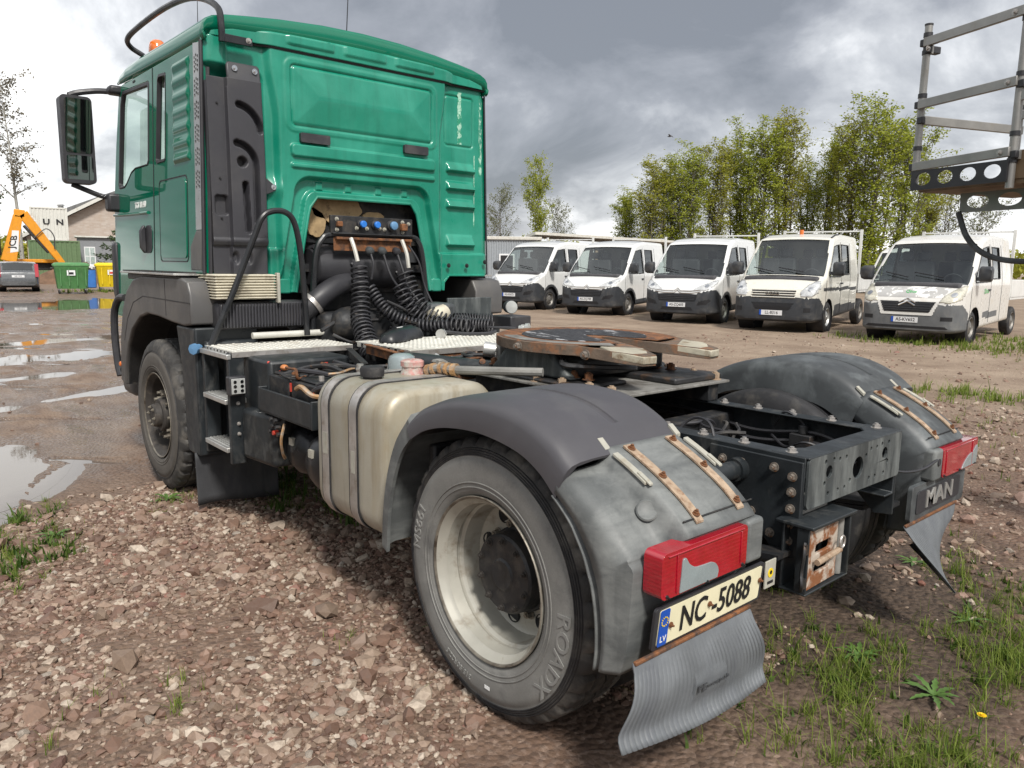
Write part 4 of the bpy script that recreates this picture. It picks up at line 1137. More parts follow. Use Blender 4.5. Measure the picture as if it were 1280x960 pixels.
# scratched strips on the right bay
for yc, z0, z1, w in ((-.84, 2.52, 2.90, .022), (-1.045, 2.3, 2.9, .018), (-.985, 1.9, 2.45, .006)):
    L = [(yc - w * (.4 + .6 * abs(math.sin(k * 2.1 + yc * 9))), z0 + (z1 - z0) * k / 18) for k in range(19)]
    Rr = [(yc + w * (.4 + .6 * abs(math.sin(k * 1.7 + 1))), z0 + (z1 - z0) * k / 18) for k in range(18, -1, -1)]
    MB().plate(L + Rr, [], lambda y, z: (XB - back_h(y, z) - .0015, y, z), (.001, 0, 0)).build('paint_scrape', 'green_scratch', back)
# firewall with torn insulation seen in the opening
fwall = MB().box(2.945, 2.96, -.62, .62, 1.745, 2.12).box(3.05, 3.06, -.62, .62, 1.30, 1.75).build('firewall', 'chassis_black', truck)
def torn(c, ry, rz, seed, n=40):
    return [(c[0] + ry * math.cos(2 * PI * k / n) * (1 + .28 * mnoise.noise((math.cos(2 * PI * k / n) * 1.7 + seed, math.sin(2 * PI * k / n) * 1.7, seed))), c[1] + rz * math.sin(2 * PI * k / n) * (1 + .28 * mnoise.noise((math.cos(2 * PI * k / n) * 1.7, math.sin(2 * PI * k / n) * 1.7 + seed, 3.)))) for k in range(n)]
MB().plate(torn((.17, 1.985), .20, .10, 2.), [], lambda y, z: (2.920, y, z), (.03, 0, 0)).build('torn_insulation', 'foam', fwall, bevel=.006)
MB().plate(torn((.34, 1.87), .075, .10, 5.), [], lambda y, z: (2.920, y, z), (.03, 0, 0)).build('torn_insulation', 'foam', fwall, bevel=.006)
MB().plate(torn((-.12, 1.94), .085, .035, 8.), [], lambda y, z: (2.920, y, z), (.03, 0, 0)).build('torn_insulation', 'foam', fwall, bevel=.006)
# cab sides
door_win = [(4.60, 2.885), (3.93, 2.85), (3.915, 2.835), (3.96, 2.31), (3.985, 2.285), (4.30, 2.285), (4.42, 2.26), (4.56, 2.185), (4.62, 2.165), (4.76, 2.165), (4.785, 2.19), (4.66, 2.80)]
qwin = [(3.72, 2.83), (3.69, 2.855), (3.56, 2.845), (3.545, 2.83), (3.585, 2.29), (3.60, 2.275), (3.78, 2.275), (3.795, 2.29)]
outl = [(2.875, 1.53), (2.875, 2.915), (4.62, 2.935), (4.70, 2.90), (4.83, 2.50), (4.93, 2.10), (4.955, 1.45), (4.93, 1.15), (4.62, 1.15), (4.50, 1.30), (4.35, 1.42), (4.15, 1.51)]
for s in (1, -1):
    sp = lambda x, z, o=0: (x, s * (yside(z) + o), z)
    # plate subdivided in z by its outline only; sides are near-flat
    side = MB().plate(outl, [door_win, qwin], sp, (0, -s * .035, 0)).build('cab_side', 'green_gloss', truck, bevel=.006)
    for nm, poly in (('door_window', door_win), ('quarter_window', qwin)):
        cxm = sum(p[0] for p in poly) / len(poly); czm = sum(p[1] for p in poly) / len(poly)
        big = [(cxm + (x - cxm) * 1.015, czm + (z - czm) * 1.015) for x, z in poly]
        w = MB().plate(big, [], lambda x, z: sp(x, z, -.020), (0, -s * .005, 0)).build(nm, 'window_glass', side)
        inn = [(cxm + (x - cxm) * .945, czm + (z - czm) * .94) for x, z in poly]
        MB().plate(poly, [inn], lambda x, z: sp(x, z, .004), (0, -s * .03, 0)).build('window_seal', 'black_plastic', w, bevel=.004)
    # ribbed panel
    def rib(u, v):
        z = 2.235 + (2.865 - 2.235) * v; x = 3.08 + .32 * u
        ed = min(u, 1 - u) / .07; ev = min(v, 1 - v) / .03
        return sp(x, z, .0006 + min(1, ed, ev) * (.010 + .0045 * math.sin(v * 2 * PI * 6.5)))
    MB().grid(40, 120, rib).build('ribbed_panel', 'green_gloss', side, 80)
    # storage hatch and door seams
    for poly in (rrect(3.15, 3.74, 1.60, 2.155, .04),):
        MB().plate(poly, [[(x + (.007 if x < 3.4 else -.007), z + (.007 if z < 1.9 else -.007)) for x, z in poly]], lambda x, z: sp(x, z, .0025), (0, -s * .004, 0)).build('hatch_seam', 'lettering_black', side)
        MB().plate(rrect(3.175, 3.715, 1.625, 2.13, .035), [], lambda x, z: sp(x, z, .006), (0, -s * .01, 0)).build('storage_hatch', 'green_gloss', side, bevel=.006, seg=3)
    MB().plate([(3.82, 2.92), (3.833, 2.92), (3.862, 2.25), (3.895, 1.53), (3.882, 1.53), (3.85, 2.25)], [], lambda x, z: sp(x, z, .0025), (0, -s * .004, 0)).build('door_seam', 'lettering_black', side)
    MB().loft([[(x, s * (yside(z0) + dy), z0 + dz) for dy, dz in ((0, -.012), (.012, -.008), (.016, 0), (.012, .008), (0, .012))] for x, z0 in ((4.93, 1.965), (4.5, 1.955), (4.0, 1.95))]).build('door_crease', 'green_gloss', side, 60)
    # handle recess and handle
    h = MB().plate(rrect(3.93, 4.09, 1.66, 1.86, .05), [], lambda x, z: sp(x, z, .004), (0, -s * .02, 0)).build('handle_recess', 'black_plastic', side, bevel=.004)
    MB().loft([[(x, s * (yside(1.76) + y), z) for x, y in ((4.06, .005), (4.10, .005), (4.10, dy), (4.06, dy))] for z, dy in ((1.66, .02), (1.70, .045), (1.82, .045), (1.86, .02))]).build('door_handle', 'black_plastic', side, bevel=.008)
    text_mb('TGS 18.440', .062, lambda u, v, w: sp(4.20 - u * s, 2.012 + v, .002 + w), .003, .0006, .95).build('model_lettering', 'lettering_white', side, smooth=0)
    text_mb('MAN', .02, lambda u, v, w: sp(4.28 - u * s, 2.905 + v, .002 + w), .002, .001, 1.3).build('window_lettering', 'lettering_black', side, smooth=0)
    # vent strip
    vh = []
    for zb in np.arange(2.06, 2.84, .137):
        for i in range(3):
            for j in range(4):
                vh.append([(2.905 + i * .028 + a, zb + j * .027 + (i % 2) * .010 + b_) for a, b_ in ((-.011, -.009), (.009, -.011), (.011, .007), (-.008, .010))])
    vs_ = MB().plate([(2.872, 1.80), (2.872, 2.90), (2.985, 2.915), (2.985, 1.80)], vh, lambda x, z: sp(x, z, .008), (0, -s * .004, 0)).build('vent_strip', 'vent_metal', side, smooth=0)
    MB().plate([(2.876, 1.82), (2.876, 2.89), (2.98, 2.90), (2.98, 1.82)], [], lambda x, z: sp(x, z, .003), (0, -s * .002, 0)).build('vent_backing', 'lettering_black', vs_)
    MB().plate([(2.90, 1.55), (2.885, 1.795), (2.985, 1.795), (3.09, 1.70), (3.09, 1.55)], [], lambda x, z: sp(x, z, .008), (0, -s * .01, 0)).build('sill_cover', 'fender_plastic_cab', side, bevel=.004)
    MB().tube([sp(2.862, z, .002) for z in np.linspace(1.53, 2.91, 12)], .013 if s > 0 else .007, 8).build('corner_seal', 'black_plastic', side)
    # foot grating on the sill
    gr_ = MB().box(2.98, 4.22, *sorted((s * 1.10, s * 1.275)), 1.515, 1.528).build('sill_grating', 'alu', side, bevel=.002)
    for k in range(24):
        x = 3.02 + k * .05
        MB().box(x, x + .03, *sorted((s * 1.12, s * 1.26)), 1.528, 1.537).build('grating_tooth', 'dark_steel', gr_)
    MB().box(3.0, 4.2, *sorted((s * 1.06, s * 1.23)), 1.47, 1.515).build('grating_base', 'black_plastic', gr_, bevel=.01)
    # wheel-arch fender of the cab
    fo = [(2.80, 1.22), (2.80, 1.40), (2.85, 1.485), (2.93, 1.50), (3.80, 1.50), (4.02, 1.47), (4.20, 1.385), (4.34, 1.24), (4.44, 1.03), (4.50, .80), (4.51, .67)]
    fi = [(2.93, 1.205), (3.18, 1.215), (3.45, 1.235), (3.70, 1.24), (3.91, 1.20), (4.10, 1.11), (4.25, .97), (4.35, .80), (4.385, .65)]
    f = MB().plate(fo + fi[::-1], [], lambda x, z: (x, s * 1.245, z), (0, -s * .28, 0)).build('cab_fender', 'fender_plastic_cab', truck, bevel=.05, seg=4)
    MB().box(3.27, 3.275, *sorted((s * 1.0, s * 1.2465)), 1.25, 1.49).build('fender_joint', 'lettering_black', f)
    MB().plate([(2.80, 1.348), (3.78, 1.355), (4.03, 1.30), (4.21, 1.17), (4.33, 1.0), (4.335, 1.003), (4.215, 1.175), (4.033, 1.306), (3.78, 1.361), (2.80, 1.354)], [], lambda x, z: (x, s * 1.2465, z), (0, -s * .003, 0)).build('fender_crease', 'lettering_black', f)
    MB().lathe([(0, .02), (.008, .02), (.014, .014), (.016, .0005)], (4.50, s * 1.238, .80), (-.3, s, 0), 14).build('side_marker', 'orange_lens', f)
    # inner arch liner
    MB().loft([[(x, s * y, z) for y in (.72, 1.22)] for x, z in fi] , closed=False, cap0=False, cap1=False).build('arch_liner', 'chassis_black', f)
    # rear skirt with its rubber flap
    sk = MB().plate([(2.80, 1.20), (3.14, 1.20), (3.10, 1.05), (3.075, .90), (3.055, .70), (3.05, .50), (3.02, .40), (2.96, .385), (2.80, .39)], [], lambda x, z: (x, s * 1.225, z), (0, -s * .40, 0)).build('fender_skirt', 'chassis', truck, bevel=.035, seg=3)
    MB().box(2.755, 2.83, *sorted((s * .85, s * 1.18)), .44, 1.12).build('skirt_step', 'chassis', sk, bevel=.02)
    def frf(u, v):
        return (2.885 - .05 * u + .01 * math.sin(u * 9) * v - .02 * v, s * (1.235 - .52 * u), .40 - .345 * v + .012 * math.sin(u * 5) * v + .003 * math.cos(u * 2 * PI * 26) * 0)
    ff = MB().grid(60, 8, frf).build('front_mud_flap', 'flap_dark', truck, 60)
    so = ff.modifiers.new('thick', 'SOLIDIFY'); so.thickness = .009
    # mirrors
    mi = MB().plate(rrect(1.255, 1.475, 2.19, 2.845, .035), [], lambda y, z: (4.80, s * y, z), (.12, 0, 0)).build('mirror', 'black_plastic', truck, bevel=.02, seg=3)
    MB().plate(rrect(1.275, 1.455, 2.42, 2.815, .02), [], lambda y, z: (4.797 - (z - 2.42) * .12, s * y, z), (.005, 0, 0)).build('mirror_glass', 'mirror_glass', mi)
    MB().plate(rrect(1.275, 1.455, 2.215, 2.40, .02), [], lambda y, z: (4.797 + (2.4 - z) * .05 - .006, s * y, z), (.005, 0, 0)).build('mirror_glass', 'mirror_glass', mi)
    MB().tube(spline([(4.86, s * 1.40, 2.85), (4.86, s * 1.33, 2.88), (4.82, s * 1.2, 2.905), (4.74, s * 1.08, 2.90)], 6), .022, 8, rad=None).build('mirror_arm', 'black_plastic', mi)
    MB().tube(spline([(4.86, s * 1.42, 2.185), (4.86, s * 1.33, 2.15), (4.86, s * 1.22, 2.11), (4.86, s * 1.13, 2.10)], 6), .020, 8).build('mirror_arm', 'black_plastic', mi)
    MB().box(4.78, 4.90, *sorted((s * 1.07, s * 1.19)), 1.99, 2.13).build('arm_bracket', 'black_plastic', mi, bevel=.02)
    MB().box(4.64, 4.76, *sorted((s * 1.05, s * 1.16)), 2.87, 2.935).build('arm_bracket', 'black_plastic', mi, bevel=.02)
    # front corner deflector and bumper end
    MB().plate([(4.88, 1.75), (4.96, 1.75), (5.0, 1.36), (4.95, 1.28), (4.87, 1.32)], [], lambda x, z: (x, s * 1.145, z), (0, -s * .05, 0)).build('corner_deflector', 'black_plastic', truck, bevel=.02)
    MB().tube(spline([(4.56, s * 1.235, .70), (4.60, s * 1.24, .80), (4.635, s * 1.24, 1.0), (4.62, s * 1.235, 1.2), (4.52, s * 1.22, 1.31), (4.42, s * 1.20, 1.32)], 8), .028, 10).build('bumper_edge', 'black_plastic', truck)
# front of the cab
fp_ = MB().loft([[(x + dx, y, z) for (y, dx) in ((1.10, -.06), (1.0, 0), (.5, .05), (0, .06), (-.5, .05), (-1.0, 0), (-1.10, -.06))] for x, z in ((4.97, 1.0), (4.97, 1.5), (4.95, 2.12))], closed=False, cap0=False, cap1=False).build('front_panel', 'green_gloss', truck, 40)
MB().loft([[(x + dx, y * k, z) for (y, dx) in ((1.09, -.06), (1.0, 0), (.5, .05), (0, .06), (-.5, .05), (-1.0, 0), (-1.09, -.06))] for x, z, k in ((4.945, 2.13, 1.), (4.84, 2.5, .985), (4.73, 2.88, .97))], closed=False, cap0=False, cap1=False).build('windscreen', 'window_glass', truck, 40)
MB().box(4.70, 5.05, -1.12, 1.12, .48, 1.02).build('bumper', 'fender_plastic_cab', truck, bevel=.08, seg=3)
MB().box(2.90, 4.92, -1.08, 1.08, 1.545, 1.60).build('cab_floor', 'chassis_black', truck)
MB().box(4.45, 4.90, -1.05, 1.05, 1.75, 2.16).build('dashboard', 'seat_cloth', truck, bevel=.08, seg=3)
for s in (.62, -.62):
    st = MB().box(3.45, 4.0, s - .26, s + .26, 1.75, 1.95).build('seat', 'seat_cloth', truck, bevel=.05)
    MB().box(3.40, 3.55, s - .25, s + .25, 1.95, 2.50).box(3.42, 3.53, s - .13, s + .13, 2.50, 2.70).build('seat_back', 'seat_cloth', st, bevel=.04)
MB().box(2.98, 3.0, -1.05, 1.05, 1.62, 2.9).build('rear_trim', 'seat_cloth', truck)
# roof
def roof_ring(x, k, dz=0., in_=0.):
    half = [(1.075, 2.905), (1.083, 2.95), (1.080, 3.00), (1.06, 3.035), (1.02, 3.058), (.94, 3.08), (.80, 3.10), (.60, 3.125), (.30, 3.15), (0, 3.158)]
    pts = half + [(-y, z) for y, z in half[-2::-1]]
    return [(x, y * (1 - in_), 2.905 + (z - 2.905) * k + dz) for y, z in pts]
roof = MB().loft([roof_ring(2.835, .30, .0, .006), roof_ring(2.818, .62, .012, .004), roof_ring(2.818, .84, .012, .003), roof_ring(2.835, .95, .006), roof_ring(2.885, 1.), roof_ring(3.4, 1.01, .005), roof_ring(4.2, .98, .025), roof_ring(4.5, .85, .04), roof_ring(4.66, .55, .045), roof_ring(4.74, .2, .05)], closed=False, cap0=False, cap1=False).build('roof', 'green_gloss', truck, 50)
so = roof.modifiers.new('thick', 'SOLIDIFY'); so.thickness = .012; so.offset = -1
# back lip of the roof with pressed panels (same faded paint as the rear wall)
def lip(u, v):
    y = 1.07 * (1 - 2 * u); z0, z1 = 2.945 - .0 * abs(y), 3.02 + .045 * (1 - (abs(y) / 1.07) ** 2) - .055 * max(0, abs(y) - .85) / .22
    z = z0 + (z1 - z0) * v
    h = .035 + .022 * (1 - sstep(.66, .76, abs(y)))
    for yc in (.40, .0, -.40):
        h += raised(sdb(y, z, yc - .165, yc + .165, 2.972, 3.042, .015), .012, .010)
    e = max(0, abs(y) - 1.01) / .06
    h -= .06 * (1 - math.sqrt(max(0, 1 - min(1, e) ** 2)))
    h -= .05 * sstep(.75, 1, v)
    return (XB - h, y, z)
rl = MB().grid(180, 16, lip).build('roof_lip', 'green_faded', roof, 60)
so = rl.modifiers.new('thick', 'SOLIDIFY'); so.thickness = .006; so.offset = -1
MB().tube([(XB - .012 - .032 * (1 - sstep(.66, .76, abs(y))), y, 2.942) for y in np.linspace(1.07, -1.07, 60)], .011, 6).build('roof_seam', 'lettering_black', roof)
for s in (1,):
    rr_ = MB().tube(spline([(2.785, s * .985, 2.905), (2.785, s * .985, 3.0), (2.83, s * .985, 3.105), (3.08, s * .985, 3.215), (3.42, s * .985, 3.29), (3.9, s * .985, 3.33), (4.5, s * .985, 3.335), (4.76, s * .98, 3.315), (4.86, s * .93, 3.285), (4.84, s * .86, 3.24), (4.74, s * .80, 3.17), (4.66, s * .77, 3.10)], 6), .020, 10).build('roof_rail', 'black_paint', roof)
    MB().box(2.775, 2.800, *sorted((s * .80, s * 1.0)), 2.905, 2.952).build('rail_bracket', 'black_paint', roof, bevel=.003)
    bolts(roof, [((2.775, s * .825, 2.935), (-1, 0, 0))], 'steel_strap', .012, .008)
bc = MB().cyl((4.42, .86, 3.08), (4.42, .86, 3.15), .06, n=20).build('beacon', 'black_plastic', truck)
MB().lathe([(0, .066), (.05, .064), (.09, .055), (.11, .035), (.115, .0005)], (4.42, .86, 3.15), (0, 0, 1), 24).build('beacon_lens', 'orange_lens', bc)
MB().cyl((3.63, -.30, 3.14), (3.52, -.30, 4.0), .005, .003, n=6).build('antenna', 'black_plastic', truck)
MB().cyl((4.3, .6, 3.1), (4.25, .6, 3.75), .004, .002, n=6).build('antenna', 'black_plastic', truck)
# ---- intake snorkel
def snork(u, v):
    z = 1.53 + (2.70 - 1.53) * v
    yl = .735 + .01 * sstep(2.2, 2.7, z) ; y = 1.085 + (yl - 1.085) * u
    h = .10
    h -= .06 * math.exp(-((u - .36) / .012) ** 2) * 0
    if y > .975: h -= .035 * sstep(.965, .985, y)
    h -= .05 * sstep(.93, 1., u)
    def seg(ax, az, bx, bz):
        dx, dz = bx - ax, bz - az; t = max(0, min(1, ((y - ax) * dx + (z - az) * dz) / (dx * dx + dz * dz)))
        return math.hypot(y - ax - dx * t, z - az - dz * t)
    def arc(cy_, cz_, r, a0, a1):
        a = math.atan2(z - cz_, y - cy_)
        if a0 <= a <= a1: return abs(math.hypot(y - cy_, z - cz_) - r)
        return min(math.hypot(y - cy_ - r * math.cos(q), z - cz_ - r * math.sin(q)) for q in (a0, a1))
    d = min(arc(.935, 2.40, .155, R(100), R(175)), 9)
    d = min(d, arc(.94, 2.20, .125, R(95), R(180)), seg(.815, 2.20, .815, 1.86))
    d2 = min(seg(.885, 2.08, .875, 1.80), math.hypot(y - .90, z - 2.215) - .012)
    g = 1 - sstep(.014, .026, d); g2 = 1 - sstep(.014, .025, d2)
    h -= .06 * max(g, g2)
    h -= .05 * (1 - sstep(.0, .015, sdb(y, z, .995, 1.055, 1.90, 2.0, .01)))
    h += .008 * (1 - sstep(.004, .02, abs(z - 1.735)))
    h -= .02 * (1 - sstep(1.70, 1.715, z)) 
    for yc in (.955, .87):
        h -= .025 * (1 - sstep(.4, 1.0, math.hypot((y - yc) / .028, (z - 1.63) / .05)))
    return (XB - h, y, z)
sn = MB().grid(100, 300, snork)
sno = sn.build('intake_snorkel', 'snorkel_plastic', truck, 60)
so = sno.modifiers.new('thick', 'SOLIDIFY'); so.thickness = .004; so.offset = -1
MB().box(XB - .035, XB + .10, .742, 1.08, 1.535, 2.69).build('snorkel_body', 'snorkel_plastic', sno, bevel=.02)
MB().plate([(.755, 2.69), (.965, 2.69), (.96, 2.79), (.945, 2.805), (.765, 2.805), (.752, 2.79)], [], lambda y, z: (XB - .085 + (z - 2.69) * .25, y, z), (.02, 0, 0)).build('snorkel_tab', 'snorkel_plastic', sno, bevel=.008)
bolts(sno, [((XB - .075, .915, 2.765), (-1, 0, 0)), ((XB - .075, .79, 2.765), (-1, 0, 0)), ((XB - .035, .675, 2.085), (-1, 0, 0))], 'chrome', .012, .008)
MB().plate([(.74, 2.15), (.66, 2.09), (.66, 2.065), (.74, 2.03)], [], lambda y, z: (XB - .035, y, z), (.006, 0, 0)).build('snorkel_ear', 'snorkel_plastic', sno)
bolts(sno, [((XB - .065, 1.03, z), (-1, 0, 0)) for z in (2.55, 2.11, 1.87)], 'dark_steel', .008, .006)
MB().tube([(XB - .045, yside(z) - .02, z) for z in np.linspace(1.53, 2.75, 10)], .012, 6).build('snorkel_edge', 'black_plastic', sno)
# pleated bellows under it
rings = []
for k in range(19):
    z = 1.375 + .155 * k / 18; e = .012 if k % 2 else -.006
    rings.append([(x, y, z) for x, y in ((2.70 - e, .745 - e), (2.70 - e, 1.115 + e), (2.98 + e, 1.115 + e), (2.98 + e, .745 - e))])
MB().loft(rings).build('intake_bellows', 'bellows', truck, bevel=.002)
MB().box(2.68, 2.72, .715, .735, 1.35, 1.54).build('bellows_clip', 'cream_strap', truck, bevel=.004)
# finned cooler duct below
cd = MB().box(2.72, 2.98, .50, 1.11, 1.185, 1.36).build('air_duct', 'black_plastic', truck, bevel=.03, seg=3)
for k in range(30):
    y = .51 + k * .02
    MB().box(2.708, 2.73, y, y + .008, 1.20, 1.345).build('duct_fin', 'snorkel_plastic', cd)
# ---- service hoop, valve panel, couplings
MB().tube(spline([(2.74, .47, 1.15), (2.745, .46, 1.40), (2.75, .43, 1.66), (2.75, .385, 1.76), (2.75, .31, 1.795), (2.75, 0, 1.80), (2.75, -.31, 1.80), (2.75, -.385, 1.765), (2.75, -.42, 1.66), (2.745, -.44, 1.45), (2.74, -.45, 1.2)], 6), .021, 10).build('service_hoop', 'black_paint', truck)
vp = MB().box(2.735, 2.76, -.325, .325, 1.80, 1.925).box(2.70, 2.735, -.325, .325, 1.80, 1.808).build('valve_panel', 'chassis_black', truck, bevel=.003)
MB().box(2.70, 2.73, -.30, .30, 1.765, 1.782).box(2.728, 2.733, -.31, .31, 1.69, 1.78).build('panel_bracket', 'rust', vp, bevel=.002)
for k, (y, m_) in enumerate(((.10, 'blue_cap'), (-.01, 'blue_cap'), (-.145, 'blue_cap_light'))):
    r_ = .024 if k < 2 else .030
    MB().lathe([(0, r_ * 1.3), (.02, r_ * 1.2), (.022, r_), (.035, r_), (.037, .0005)], (2.735, y, 1.872), (-1, 0, 0), 18).build('coupling_base', 'black_plastic', vp)
    MB().lathe([(.036, r_), (.05, r_ * .95), (.053, r_ * .8), (.053, .0005)], (2.735, y, 1.872), (-1, 0, 0), 18).build('coupling_cap', m_, vp)
bolts(vp, [((2.735, y, z), (-1, 0, 0)) for y, z in ((.28, 1.90), (.28, 1.83), (.13, 1.845), (.05, 1.845), (-.05, 1.85), (-.09, 1.845), (-.24, 1.90), (-.24, 1.83), (-.29, 1.89))], 'cream_strap', .010, .010)
MB().box(2.70, 2.735, -.265, -.215, 1.84, 1.89).box(2.70, 2.735, .25, .29, 1.85, 1.885).build('empty_coupling', 'rust', vp, bevel=.006)
for y in (.065, -.035, -.15):
    MB().lathe([(0, .018), (.02, .03), (.045, .03), (.055, .02), (.06, .0005)], (2.70, y, 1.71), (-.8, 0, -.6), 16).build('socket_plug', 'grey_plastic_dark' if y > -.1 else 'black_plastic', vp)
# suzi coils and cables
def coil(path, turns, r, tr, name='coiled_hose', m='black_plastic', rend=None):
    return MB().tube(helix(path, turns, r, 14, rend), tr, 5).build(name, m, truck, 80)
coil([(2.60, .195, 1.60), (2.54, .22, 1.40), (2.47, .26, 1.24), (2.36, .29, 1.13), (2.25, .315, 1.045), (2.19, .325, 1.02)], 21, .050, .008, rend=.072)
coil([(2.66, .08, 1.44), (2.55, .02, 1.29), (2.46, -.09, 1.21), (2.35, -.20, 1.185), (2.24, -.30, 1.19)], 24, .036, .010)
coil([(2.66, -.20, 1.56), (2.60, -.22, 1.42), (2.52, -.26, 1.30), (2.42, -.36, 1.21), (2.28, -.48, 1.185)], 17, .060, .007)
coil([(2.62, -.13, 1.46), (2.56, -.16, 1.33), (2.48, -.24, 1.22), (2.3, -.34, 1.19), (2.15, -.42, 1.185)], 18, .050, .008)
coil([(2.46, -.50, 1.20), (2.40, -.62, 1.20), (2.30, -.74, 1.195)], 14, .058, .007)
coil([(2.40, -.40, 1.19), (2.28, -.52, 1.185), (2.16, -.60, 1.18)], 14, .045, .009)
for P_, m_, rr in (([(2.69, .20, 1.775), (2.66, .19, 1.70), (2.64, .18, 1.62)], 'galv_white', .014), ([(2.69, -.205, 1.775), (2.66, -.225, 1.68), (2.65, -.235, 1.58)], 'galv_white', .014),
               ([(2.66, .065, 1.67), (2.64, .06, 1.60), (2.65, .07, 1.50)], 'black_plastic', .008), ([(2.66, -.035, 1.67), (2.62, -.07, 1.52), (2.60, -.16, 1.40), (2.58, -.20, 1.36)], 'black_plastic', .009),
               ([(2.66, -.15, 1.67), (2.62, -.17, 1.55), (2.6, -.20, 1.44), (2.55, -.26, 1.34)], 'black_plastic', .009), ([(2.70, -.27, 1.74), (2.66, -.33, 1.62), (2.66, -.38, 1.45), (2.6, -.42, 1.3)], 'black_plastic', .007),
               ([(2.26, .36, 1.085), (2.18, .30, 1.075), (2.12, .245, 1.05), (2.05, .22, 1.045)], 'steel_strap', .010), ([(2.3, -.5, 1.19), (2.2, -.62, 1.17), (2.12, -.70, 1.17), (2.08, -.76, 1.165)], 'black_plastic', .010),
               ([(2.15, -.20, 1.16), (2.05, -.30, 1.15), (2.0, -.45, 1.15), (2.05, -.55, 1.155)], 'black_plastic', .012), ([(2.6, -.02, 1.35), (2.52, -.1, 1.30), (2.56, -.2, 1.25), (2.5, -.3, 1.28)], 'rubber', .010), ([(2.62, -.1, 1.30), (2.55, -.18, 1.36), (2.6, -.28, 1.30), (2.52, -.36, 1.24)], 'black_plastic', .009)):
    MB().tube(spline(P_, 6), rr, 7).build('service_cable', m_, truck)
for p, d in (((2.03, .215, 1.045), (-.8, -.2, .1)), ((2.04, -.10, 1.165), (-.6, .7, 0)), ((2.06, -.78, 1.165), (-.7, -.4, .1))):
    d = Vector(d).normalized()
    MB().cyl(p, Vector(p) + d * .05, .022, n=12).cyl(Vector(p) + d * .05, Vector(p) + d * .075, .032, n=14).cyl(Vector(p) + d * .02, Vector(p) + d * .035, .03, n=6).build('palm_coupling', 'alu' if p[1] < .2 else 'cream_strap', truck)
# loose dark cover lying on the catwalk with the hoses
# air filter drum, elbow pipe, clamps, gear housing seen through the hoses
MB().lathe([(-.36, .0005), (-.36, .13), (-.345, .15), (-.05, .152), (-.03, .158), (-.01, .152), (.30, .150), (.36, .145), (.385, .12), (.39, .0005)], (2.92, .02, 1.58), (0, 1, 0), 36).build('air_filter', 'black_plastic', truck, 40)
MB().tube(spline([(2.90, -.05, 1.50), (2.80, .20, 1.47), (2.74, .38, 1.40), (2.76, .50, 1.30), (2.84, .60, 1.20)], 6), .072, 16).build('intake_elbow', 'black_plastic', truck)
MB().lathe([(-.014, .078), (-.014, .085), (.014, .085), (.014, .078)], (2.752, .46, 1.335), (.12, .75, -.62), 24, closed=True).build('hose_clamp', 'steel_strap', truck)
MB().lathe([(0, .065), (.02, .075), (.12, .075), (.14, .05)], (2.87, .26, 1.66), (0, 1, 0), 24, mod=lambda i, j, r: r * (1 if i % 2 else .95)).build('corrugated_hose', 'black_plastic', truck)
MB().box(2.62, 3.0, -.25, .45, 1.02, 1.28).ball((2.62, .26, 1.2), .12, 12, 8, (1, 1.3, 1)).build('gear_housing', 'chassis_black', truck, bevel=.05, seg=3)
MB().cyl((2.58, .33, 1.22), (2.66, .10, 1.38), .018, n=8).cyl((2.56, .50, 1.17), (2.64, .20, 1.30), .014, n=8).build('shift_linkage', 'dark_steel', truck)
MB().box(2.50, 2.75, -.55, -.30, 1.08, 1.33).build('oil_reservoir', 'grey_plastic_dark', truck, bevel=.03)
MB().box(2.62, 2.64, -.98, -.56, 1.10, 1.36).build('heat_shield', 'chassis_dusty', truck, bevel=.005)
MB().cyl((2.45, -.30, 1.23), (2.52, -.44, 1.26), .06, .065, n=18).build('expansion_bottle', 'bellows', truck)
wl2 = MB().cyl((2.30, -.91, 1.30), (2.36, -.93, 1.30), .05, .045, n=18).build('work_lamp', 'black_plastic', truck)
MB().lathe([(0, .048), (.008, .045), (.012, .0005)], (2.30, -.91, 1.30), (-.95, .3, 0), 18).build('lamp_lens', 'clear_lens', wl2)
MB().box(2.20, 2.42, -1.02, -.82, 1.14, 1.24).build('control_box', 'black_plastic', truck, bevel=.01)
# hand rail by the ladder
MB().tube(spline([(2.70, 1.165, 1.10), (2.66, 1.03, 1.42), (2.63, .90, 1.75), (2.62, .85, 1.87), (2.62, .79, 1.915), (2.62, .70, 1.918), (2.62, .64, 1.86), (2.62, .605, 1.70), (2.62, .585, 1.45), (2.62, .57, 1.14)], 8), .019, 10).build('hand_rail', 'black_paint', truck)
MB().lathe([(0, .028), (.03, .028), (.036, .034), (.06, .034), (.064, .0005)], (2.80, 1.20, 1.075), (-.5, .75, 0), 8).build('blue_knob', 'blue_cap_light', truck)
# dark cab underside so daylight does not leak through the opening
MB().box(2.95, 4.5, -.75, .75, 1.40, 1.52).build('engine_tunnel', 'chassis_black', truck)
# loose cover on the catwalk
lc = empty('plastic_cover', (2.06, .20, 1.142), R(-55), 'loose black plastic cover lying on the catwalk among the coiled hoses', 'plastic cover')
b = MB().loft([[(x, y * w, .002 + h * (1 - (y / .075) ** 4)) for y in (-.075, -.068, -.05, -.02, .02, .05, .068, .075)] + [(x, .075 * w, 0), (x, -.075 * w, 0)] for x, w, h in ((-.26, .5, .02), (-.23, .8, .05), (-.10, 1, .075), (.08, 1, .08), (.20, .9, .06), (.26, .6, .03))])
b.build('cover_shell', 'black_paint', lc, 60)
MB().box(-.12, -.04, -.02, -.012, .078, .081).build('cover_label', 'lettering_white', lc)
